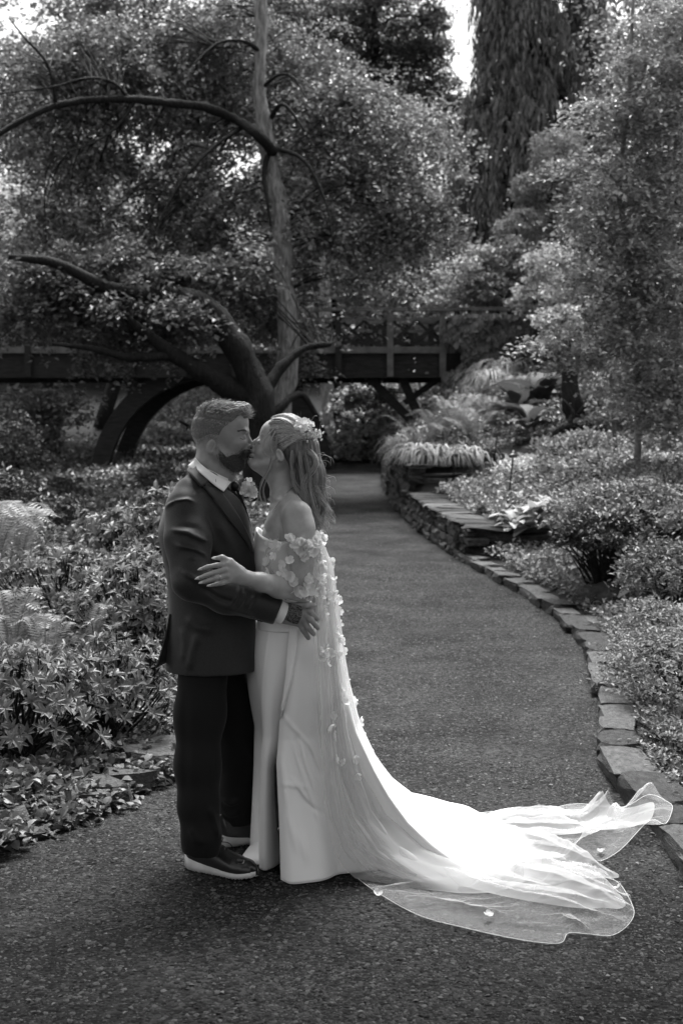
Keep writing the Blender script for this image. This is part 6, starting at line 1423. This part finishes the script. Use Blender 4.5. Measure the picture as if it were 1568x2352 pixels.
# crumpled creases low on the near panel
rid = 0
for (x0, z0, x1, z1, w_, am) in [(672, 1700, 738, 1900, .007, .010), (690, 1705, 728, 1830, .006, .010), (706, 1718, 742, 1800, .006, -.009), (655, 1740, 664, 1860, .007, .008), (676, 1790, 715, 1850, .005, .008), (700, 1840, 745, 1880, .006, -.007), (652, 1800, 712, 1815, .006, .006), (668, 1870, 682, 1950, .008, .007), (740, 1700, 780, 1860, .012, .010), (690, 1910, 706, 1975, .010, .007), (645, 1640, 730, 1745, .006, .005), (728, 1640, 760, 1780, .010, -.008)]:
    a = np.array([(x0 - CXP) / F * 5.22, EYE - (z0 - HZ) / F * 5.22]); b = np.array([(x1 - CXP) / F * 5.22, EYE - (z1 - HZ) / F * 5.22]); ab = b - a; qx = V[..., 0] - a[0]; qz = V[..., 2] - a[1]; t = np.clip((qx * ab[0] + qz * ab[1]) / ab.dot(ab), 0, 1); dd = np.hypot(qx - t * ab[0], qz - t * ab[1])
    rid = rid + am * 1.4 * np.exp(-(dd / w_) ** 2) * np.sin(np.pi * np.clip(t, .03, .97)) ** .6
fo = np.array([[676, 1440], [672, 1490], [660, 1560], [646, 1640], [638, 1715], [636, 1760]], float); best = np.full(tv.shape, 9.); sg = np.zeros(tv.shape)
for k in range(len(fo) - 1):
    a = np.array([(fo[k][0] - CXP) / F * 5.26, EYE - (fo[k][1] - HZ) / F * 5.26]); b = np.array([(fo[k + 1][0] - CXP) / F * 5.26, EYE - (fo[k + 1][1] - HZ) / F * 5.26]); ab = b - a; qx = V[..., 0] - a[0]; qz = V[..., 2] - a[1]; t = np.clip((qx * ab[0] + qz * ab[1]) / ab.dot(ab), 0, 1); dd = np.hypot(qx - t * ab[0], qz - t * ab[1]); m_ = dd < best; sg = np.where(m_, np.sign(qx - t * ab[0]), sg); best = np.where(m_, dd, best)
endf = sstep(C(0, 1775)[2], C(0, 1700)[2], V[..., 2])
rid = rid + endf * np.where(sg < 0, .020 * np.exp(-best / .035), -.006 * np.exp(-(best / .012) ** 2))
V[..., 1] -= np.where(V[..., 1] < YC - .02, rid, 0)
# slit: the two edges meet above the knee and part below; the front panel tucks behind
nearE = sstep(.10, 0, th_) * 0 + np.clip(1 - th_ / .05, 0, 1); farE = np.clip(1 - (1 - th_) / .05, 0, 1)
V[..., 0] += farE ** 2 * (.035 * (1 - sstep(.42, .62, tv)) - .010 * np.sin(np.pi * sstep(.5, 1.0, tv))); V[..., 1] += farE ** .5 * .014
wE = np.exp(-np.minimum(th_, 1 - th_) / .05); V[..., 0] += wE * np.interp(tv, [0, .2, .4, .55, .8, 1], [.03, .022, -.006, -.018, -.006, 0])
sk = add_mesh('skirt', V.reshape(-1, 3), grid_faces(NR, NT), M_satin, bride); md = sk.modifiers.new('thickness', 'SOLIDIFY'); md.thickness = .003; md.offset = -1
# diagonal wrap fold from the hip down to the slit, hem roll
hp = resample(np.concatenate([V0[None] for V0 in sk.data.vertices and [np.array(sk.data.vertices[(NR - 1) * NT + k].co) + np.array(bride.location) for k in range(0, 150, 3)]]), 120)
mb = MB(); mb.add(*tube(hp, .0035, 5)); mb.build('hem', M_satin, bride)
# satin flap of the front panel turned on the ground by his shoe
fp = np.array([[*GP(552, 1975), .006], [*GP(572, 1962), .03], [*GP(598, 1950), .05]]); fq = np.array([[*GP(556, 1978), .006], [*GP(585, 1992), .012], [*GP(602, 1996), .02]])
a_ = resample(fp, 10); b_ = resample(fq, 10); V = np.array([lerp(a_[i], b_[i], t) + [0, 0, .03 * math.sin(math.pi * t) * i / 9] for i in range(10) for t in np.linspace(0, 1, 7)])
o = add_mesh('turned_hem', V, grid_faces(10, 7), M_satin, bride); md = o.modifiers.new('thickness', 'SOLIDIFY'); md.thickness = .002

# ---- tulle: net that is partly open; denser where it turns away
def tulle(name, dens, edge):
    m = bpy.data.materials.new(name); m.use_nodes = True; t = m.node_tree; ns = t.nodes; L = t.links; b = ns['Principled BSDF']; out = ns['Material Output']
    b.inputs['Base Color'].default_value = (.74, .74, .74, 1); b.inputs['Roughness'].default_value = .7; b.inputs['Specular IOR Level'].default_value = .2
    tr = ns.new('ShaderNodeBsdfTranslucent'); tr.inputs[0].default_value = (.80, .80, .80, 1); m1 = ns.new('ShaderNodeMixShader'); m1.inputs[0].default_value = .5
    L.new(b.outputs[0], m1.inputs[1]); L.new(tr.outputs[0], m1.inputs[2])
    tp = ns.new('ShaderNodeBsdfTransparent'); lw = ns.new('ShaderNodeLayerWeight'); lw.inputs[0].default_value = .35
    r = ns.new('ShaderNodeMapRange'); r.inputs[3].default_value = dens; r.inputs[4].default_value = edge; L.new(lw.outputs['Facing'], r.inputs[0])
    m2 = ns.new('ShaderNodeMixShader'); L.new(r.outputs[0], m2.inputs[0]); L.new(tp.outputs[0], m2.inputs[1]); L.new(m1.outputs[0], m2.inputs[2]); L.new(m2.outputs[0], out.inputs[0]); return m
M_tulle = tulle('white_tulle', .2, .8); M_tulle2 = tulle('white_tulle_gathered', .26, .8); M_net = tulle('single_tulle_net', .13, .4); M_net2 = tulle('folded_tulle_net', .28, .6)
# puffed off-shoulder sleeve
def sleeve(side):
    n, m = 30, 90; V = []
    for i in range(n):
        u = i / (n - 1); py = lerp(1243, 1370, u); pl = np.interp(u, [0, .12, .5, .8, 1], [640, 612, 600, 622, 655]); pr = np.interp(u, [0, .15, .5, .85, 1], [722, 736, 738, 728, 718]); c = C((pl + pr) / 2, py, -.175 - .045 * u); rx = (pr - pl) / 2 / F * 5.25; ry = np.interp(u, [0, .3, .7, 1], [.075, .092, .085, .058])
        for j in range(m):
            a = 2 * math.pi * j / m; k = 1 + .035 * math.sin(a * 11 + u * 3) * (1 - .3 * u) + .03 * math.sin(a * 5 - u * 6)
            p = c + [rx * k * math.cos(a), ry * k * math.sin(a), .012 * math.sin(a * 3 + 1)]
            if side > 0: p[1] = 2 * YC - p[1]
            V.append(p)
    return add_mesh('sleeve', np.array(V), grid_faces(n, m, True), M_tulle, bride), np.array(V).reshape(n, m, 3)
s1, SV = sleeve(-1); s2, SV2 = sleeve(1)
# sewn-on cloth flowers: four or five cupped petals each
def flower_mesh(seed):
    rg = np.random.default_rng(seed); V = []; Fc = []; n = 4 + seed % 2
    for k in range(n):
        a = 2 * math.pi * k / n + rg.uniform(-.2, .2); ln = rg.uniform(.85, 1.1); cup = rg.uniform(.25, .75); d_ = np.array([math.cos(a), math.sin(a), 0]); s_ = np.array([-math.sin(a), math.cos(a), 0]); b = len(V)
        prof = [(0.05, .08), (.4, .42), (.72, .52), (.95, .34), (1.02, .08)]
        for (u, w) in prof:
            for h in (-1, -.4, .4, 1): V.append(d_ * u * ln + s_ * w * h + np.array([0, 0, cup * u * u + .12 * abs(h) ** 2]))
        for i in range(4):
            for j in range(3): Fc.append((b + i * 4 + j, b + i * 4 + j + 1, b + i * 4 + j + 5, b + i * 4 + j + 4))
    me = bpy.data.meshes.new('cloth_flower'); me.from_pydata([tuple(x) for x in V], [], Fc); me.materials.append(M_petal)
    for p in me.polygons: p.use_smooth = True
    return me
FM = [flower_mesh(i) for i in range(8)]
def flower(parent, p, nrm, r, rgx):
    o = bpy.data.objects.new('cloth_flower', FM[rgx.integers(0, 8)]); COL.objects.link(o); o.parent = parent; o.location = Vector(p) - parent.location
    o.rotation_euler = (Vector(nrm).to_track_quat('Z', 'Y') @ Vector((0, 0, 1)).rotation_difference(Vector((0, 0, 1)))).to_euler(); o.rotation_euler.rotate_axis('Z', rgx.uniform(0, 6)); o.scale = (r, r, r * rgx.uniform(.7, 1.3)); return o
rg = np.random.default_rng(33)
for SVx, sd_ in ((SV, -1), (SV2, 1)):
    n, m = SVx.shape[:2]
    spots = []
    for i in range(40): spots.append((rg.uniform(-.02, .15), rg.uniform(.68, 1.08) if i % 5 else rg.random()))        # dense band at the top
    for i in range(30): spots.append((rg.uniform(.16, .97) ** .9, rg.uniform(.6, 1)))
    for (u, a) in spots:
        if a > .5 or rg.random() < .4 or u < .16:
            i = int(np.clip(u, 0, 1) * (n - 1)); j = int(a * m) % m; p = SVx[i, j]; c = SVx[i].mean(0); nn = unit(p - c + [0, 0, .02]) + rg.normal(0, .28, 3)
            flower(bride, p + unit(p - c) * .004 + [0, 0, rg.uniform(0, .008) * (u < .1)], nn, rg.uniform(.015, .023), rg)
# cape veil hanging from the shoulders to the train
veil = thing('veil', 'long sheer tulle veil sewn with cloth flowers, trailing over the gravel behind the bride', 'veil', C(760, 1900))
gro = lambda px, py, z=.0: np.array([*GP(px, py, z), z])
def sheet(name, A, profs, nr, nc, mat_, folds, seed, sfun, zfun, gath=1.0):
    """net falling from the curve A (top) to the outline profs (on the ground)"""
    a = resample(np.array(A), nc); g_ = resample(np.array(profs), nc); V = np.zeros((nr, nc, 3))
    for i in range(nr):
        u = i / (nr - 1); s = sfun(u); V[i] = a * (1 - s) + g_ * s; V[i, :, 2] = lerp(a[:, 2], g_[:, 2], 1 - zfun(u))
    U, T_ = np.meshgrid(np.linspace(0, 1, nr), np.linspace(0, 1, nc), indexing='ij')
    w = np.sin(T_ * folds * 6.28 + 2 * np.sin(U * 2 + seed)) * .55 + np.sin(T_ * folds * 2.3 * 6.28 + seed * 2 + U * 3) * .3 + vnoise(np.stack([T_ * folds * .7, U * 2.5, 0 * U + seed], -1), 1, seed) * .8
    amp = (.010 + .03 * U ** 1.2) * gath; air = np.clip((V[..., 2] - .03) / .3, 0, 1)
    N = np.cross(np.gradient(V, axis=0), np.gradient(V, axis=1)); N = unit(N)
    V += N * (w * amp * (.25 + .75 * air) * sstep(0, .06, U))[..., None]
    V[..., 2] = np.maximum(V[..., 2], .014 + .006 * seed % .02)
    o = add_mesh(name, V.reshape(-1, 3), grid_faces(nr, nc), mat_, veil); return V
top1 = [C(716, 1246, -.20), C(733, 1252, -.13), C(742, 1250, -.04), C(744, 1250, .04), C(738, 1252, .13), C(718, 1246, .2)]
zf = lambda u: np.interp(u, [0, .3, .5, .62, .72, .82, .9, 1], [1, .66, .42, .28, .165, .075, .028, 0])
sf = lambda u: np.interp(u, [0, .06, .15, .3, .5, .62, .72, .82, .9, 1], [0, .03, .055, .085, .15, .22, .33, .52, .75, 1])
out1 = [gro(815, 2018, .02), gro(900, 2030, .02), gro(1000, 2046, .02), gro(1100, 2052, .02), gro(1190, 2036, .02), gro(1235, 2000, .02), gro(1235, 1960, .02), gro(1205, 1920, .02), gro(1160, 1886, .02), gro(1100, 1866, .02), gro(1000, 1862, .02)]
VA = sheet('tulle_layer', top1, out1, 120, 220, M_tulle2, 3.2, 1, sf, zf)
out2 = [gro(900, 2010, .03), gro(1000, 2030, .03), gro(1100, 2036, .03), gro(1170, 2015, .03), gro(1200, 1975, .03), gro(1190, 1925, .03), gro(1150, 1880, .03), gro(1050, 1872, .03)]
VB = sheet('tulle_layer', [p + [-.012, 0, 0] for p in map(np.array, top1)], out2, 110, 200, M_tulle2, 4.1, 2, lambda u: sf(u) * .97, zf)
out3 = [gro(840, 2010, .04), gro(930, 2020, .04), gro(1020, 2028, .04), gro(1110, 2010, .04), gro(1160, 1960, .04), gro(1110, 1900, .04), gro(1020, 1872, .04)]
VC = sheet('tulle_layer', [C(724, 1270, -.19), C(738, 1262, -.1), C(748, 1256, 0), C(738, 1262, .12)], out3, 110, 200, M_tulle2, 5.3, 4, lambda u: sf(u) * .93, zf, 1.2)
# the spread of net lying on the path: two lobes with ridges
def puddle(name, outline, zb, mat_, seed, ridges, n=150, amp=.035):
    ol = np.array([GP(p[0], p[1], .11 if p[0] > 1425 and p[1] < 1895 else 0) for p in outline]); ins = poly_in(ol); lo, hi = ol.min(0), ol.max(0); cen_ = ol.mean(0)
    per = resample(np.concatenate([np.concatenate([ol, ol[:1]]), np.zeros((len(ol) + 1, 1))], 1), 360)[:, :2]; rings = 44; V = np.zeros((rings, 360, 3))
    for i in range(rings): t = i / (rings - 1); V[i, :, :2] = lerp(cen_, per, t ** .8)
    x, y = V[..., 0], V[..., 1]; z = np.full(x.shape, zb); T_ = np.linspace(0, 1, rings)[:, None]
    rr = 0
    for (p0, p1, h, w_) in ridges:
        a = GP(*p0); b = GP(*p1); ab = b - a; t = np.clip(((x - a[0]) * ab[0] + (y - a[1]) * ab[1]) / ab.dot(ab), 0, 1); dd = np.hypot(x - a[0] - t * ab[0], y - a[1] - t * ab[1]) + .012 * vnoise(np.stack([x, y, 0 * x], -1), 9, seed)
        rr = np.maximum(rr, h * np.exp(-np.abs(dd / w_) ** 1.3) * np.sin(np.pi * np.clip(t, .06, .94)) ** .5)
    z = z + rr + amp * .35 * np.maximum(fbm(np.stack([x * 1.0, y * 2.2, 0 * x], -1), 5, seed, 4), -.2) * (1 - T_ ** 8)
    V[..., 2] = np.maximum(z, .013) + .095 * sstep(-.3, .03, x - xr(y)); per = np.array(per); Fq = grid_faces(rings, 360)
    return add_mesh(name, V.reshape(-1, 3), Fq, mat_, veil), V, per
lobeA = [(820, 2028), (867, 2062), (961, 2114), (1065, 2143), (1195, 2171), (1283, 2179), (1304, 2156), (1351, 2158), (1403, 2161), (1440, 2138), (1455, 2107), (1440, 2070), (1418, 2039), (1380, 2020), (1345, 2000), (1300, 1985), (1200, 1960), (1100, 1960), (950, 1990)]
lobeB = [(1050, 1885), (1127, 1874), (1247, 1870), (1325, 1857), (1429, 1833), (1491, 1826), (1530, 1842), (1543, 1857), (1527, 1891), (1491, 1940), (1423, 1974), (1351, 1995), (1290, 2000), (1180, 2010), (1100, 1990)]
rA = [((900, 2010), (1230, 2085), .05, .03), ((1000, 2020), (1320, 2100), .045, .02), ((1180, 1990), (1440, 2080), .07, .025), ((1110, 2060), (1400, 2125), .035, .03), ((1250, 2010), (1425, 2045), .06, .02), ((870, 2055), (1010, 2035), .02, .018), ((1000, 2080), (1160, 2120), .02, .02), ((1290, 2120), (1345, 2150), .03, .015), ((1180, 2060), (1290, 2040), .03, .015), ((1340, 2060), (1452, 2110), .04, .02), ((1200, 1960), (1190, 2050), .05, .02)]
rB = [((1100, 1905), (1370, 1895), .06, .03), ((1340, 1900), (1500, 1850), .10, .03), ((1180, 1930), (1380, 1935), .05, .025), ((1300, 1990), (1400, 1930), .07, .03), ((1420, 1930), (1520, 1870), .06, .03), ((1400, 1885), (1430, 1935), .05, .02), ((1160, 1960), (1330, 1975), .04, .03)]
oA, PA, perA = puddle('tulle_layer', lobeA, .016, M_net, 3, rA); oB, PB, perB = puddle('tulle_layer', lobeB, .018, M_net, 5, rB)
# folded-over inner swathes
puddle('tulle_layer', [(960, 2000), (1060, 2010), (1180, 1995), (1290, 2010), (1380, 2045), (1425, 2080), (1430, 2105), (1360, 2110), (1240, 2095), (1120, 2070), (1000, 2035)], .03, M_net2, 7, [((980, 2010), (1250, 2060), .05, .03), ((1150, 2010), (1400, 2085), .06, .03), ((1100, 2050), (1380, 2105), .04, .025)])
puddle('tulle_layer', [(1080, 1890), (1200, 1885), (1330, 1875), (1450, 1845), (1500, 1850), (1480, 1885), (1380, 1900), (1330, 1930), (1230, 1935), (1120, 1930)], .03, M_net2, 9, [((1090, 1905), (1330, 1895), .06, .03), ((1320, 1900), (1480, 1860), .08, .03), ((1150, 1920), (1320, 1915), .05, .02)])
puddle('tulle_layer', [(1170, 1920), (1230, 1930), (1310, 1970), (1370, 2005), (1420, 2040), (1330, 2040), (1250, 2055), (1190, 2030), (1165, 1980)], .035, M_net2, 11, [((1180, 1930), (1400, 2035), .06, .025), ((1180, 2020), (1300, 2000), .05, .02)])
mb = MB()
for per in (perA, perB):
    k = np.concatenate([per, (.018 + .095 * sstep(-.3, .03, per[:, 0] - xr(per[:, 1])))[:, None]], 1); mb.add(*tube(k, .0011, 4, False))
mb.build('hem_thread', M_petal, veil)
rg = np.random.default_rng(44)
for i in range(64):
    u = rg.uniform(.03, .62); t = rg.choice([rg.uniform(0, .35), rg.uniform(.35, .62)]); V_ = VA; r_ = int(u * 119); c_ = int(t * 219); p = V_[r_, c_]; nn = unit(np.cross(V_[min(r_ + 1, 119), c_] - p, V_[r_, min(c_ + 1, 219)] - p)); nn = nn * (1 if (nn[0] - nn[1]) > 0 else -1); flower(veil, p + nn * .006, nn + rg.normal(0, .35, 3), rg.uniform(.014, .022), rg)
for (px, py) in [(866, 2056), (1418, 2042), (1122, 2106), (1060, 1872), (1380, 1960)]: g_ = GP(px, py, .03); flower(veil, np.array([g_[0], g_[1], .035]), (rg.normal(0, .4), rg.normal(0, .4), 1), .017, rg)
# ================================================================== rocks, wood and posts on the bank
_bp = bank_pt(1385, 945)
rock('large dark boulder behind the tall stake', _bp + [0, 0, .12], (.42, .4, .22), 5, M_stone3)
rock('flat grey rock at the end of the path under the fern', onG(900, 33) + [.0, 0, .1], (.35, .3, .14), 6, M_stone)
rock('dark low rock in the hollow under the spreading azalea', onG(1400, 12.3) + [0, 0, .05], (.3, .25, .16), 7, M_stone3)
def _stick(name, label, cat, pts, r0, r1, m, sides=8, wob=.12, part='stem'):
    t = thing(name, label, cat, pts[0]); mb = MB(); p = resample(np.array(pts), 16); mb.add(*tube(p, np.linspace(r0, r1, 16), sides, True, wob, 3)); mb.build(part, m, t, wob > 0); return t
tw = _stick('driftwood', 'twisted dark driftwood lying on the bank below the stump', 'driftwood', [bank_pt(1240, 1030) + [0, 0, .05], bank_pt(1275, 1015) + [0, 0, .12], bank_pt(1300, 1003) + [0, 0, .15], bank_pt(1325, 992) + [0, 0, .12], bank_pt(1345, 985) + [0, 0, .05]], .04, .10, M_barkd)
mb = MB(); mb.add(*tube(resample(np.array([bank_pt(1300, 1003) + [0, 0, .12], bank_pt(1300, 1003) + [.1, 0, .35], bank_pt(1300, 1003) + [-.05, 0, .55]]), 8), np.linspace(.05, .015, 8), 6, True, .2)); mb.build('branch', M_barkd, tw)
M_stake = mat('weathered_stake_timber', .09, .85, .2, v2=.04, scale=12, bump=.4, stretch=(1, 1, 4))
b_ = bank_pt(1417, 1085); _stick('stake', 'tall wooden stake with a wire tie to the small tree', 'stake', [b_ - [0, 0, .1], np.array([W(1400, 845, b_[1])[0], b_[1], W(1400, 845, b_[1])[2]])], .032, .028, M_stake, 8, .03, 'post')
mb = MB(); mb.add(*tube(resample(np.array([W(1345, 865, b_[1]), W(1402, 903, b_[1] - .03), W(1460, 930, 15.4)]), 10), .006, 4)); o = mb.build('wire', M_stake, None); tag(o, 'thin tie wire between the stake and the small tree', 'wire')
def label_post(label, px, pb, pt, lean):
    b = bank_pt(px, pb); Yb = b[1]; top = W(px + lean, pt, Yb); t = thing('plant_label', label, 'plant label', b); mb = MB(); mb.add(*tube(np.array([b - [0, 0, .1], top]), .011 * Yb / 18, 6)); mb.build('post', M_barkd, t)
    s = .05 * Yb / 18; mb = MB(); mb.add(*bar(top + [-s, -.02, .02], top + [s, -.02, .03], s * .9, .006, (0, 1, .5))); mb.build('tag', M_stone2, t, False)
label_post('leaning plant label on a thin dark post above the hostas', 1163, 1170, 1052, 14)
label_post('small plant label on a post behind the grass tufts', 1042, 1110, 1050, 0)
label_post('thin bent post among the perennials left of the driftwood', 1133, 1062, 1000, 8)
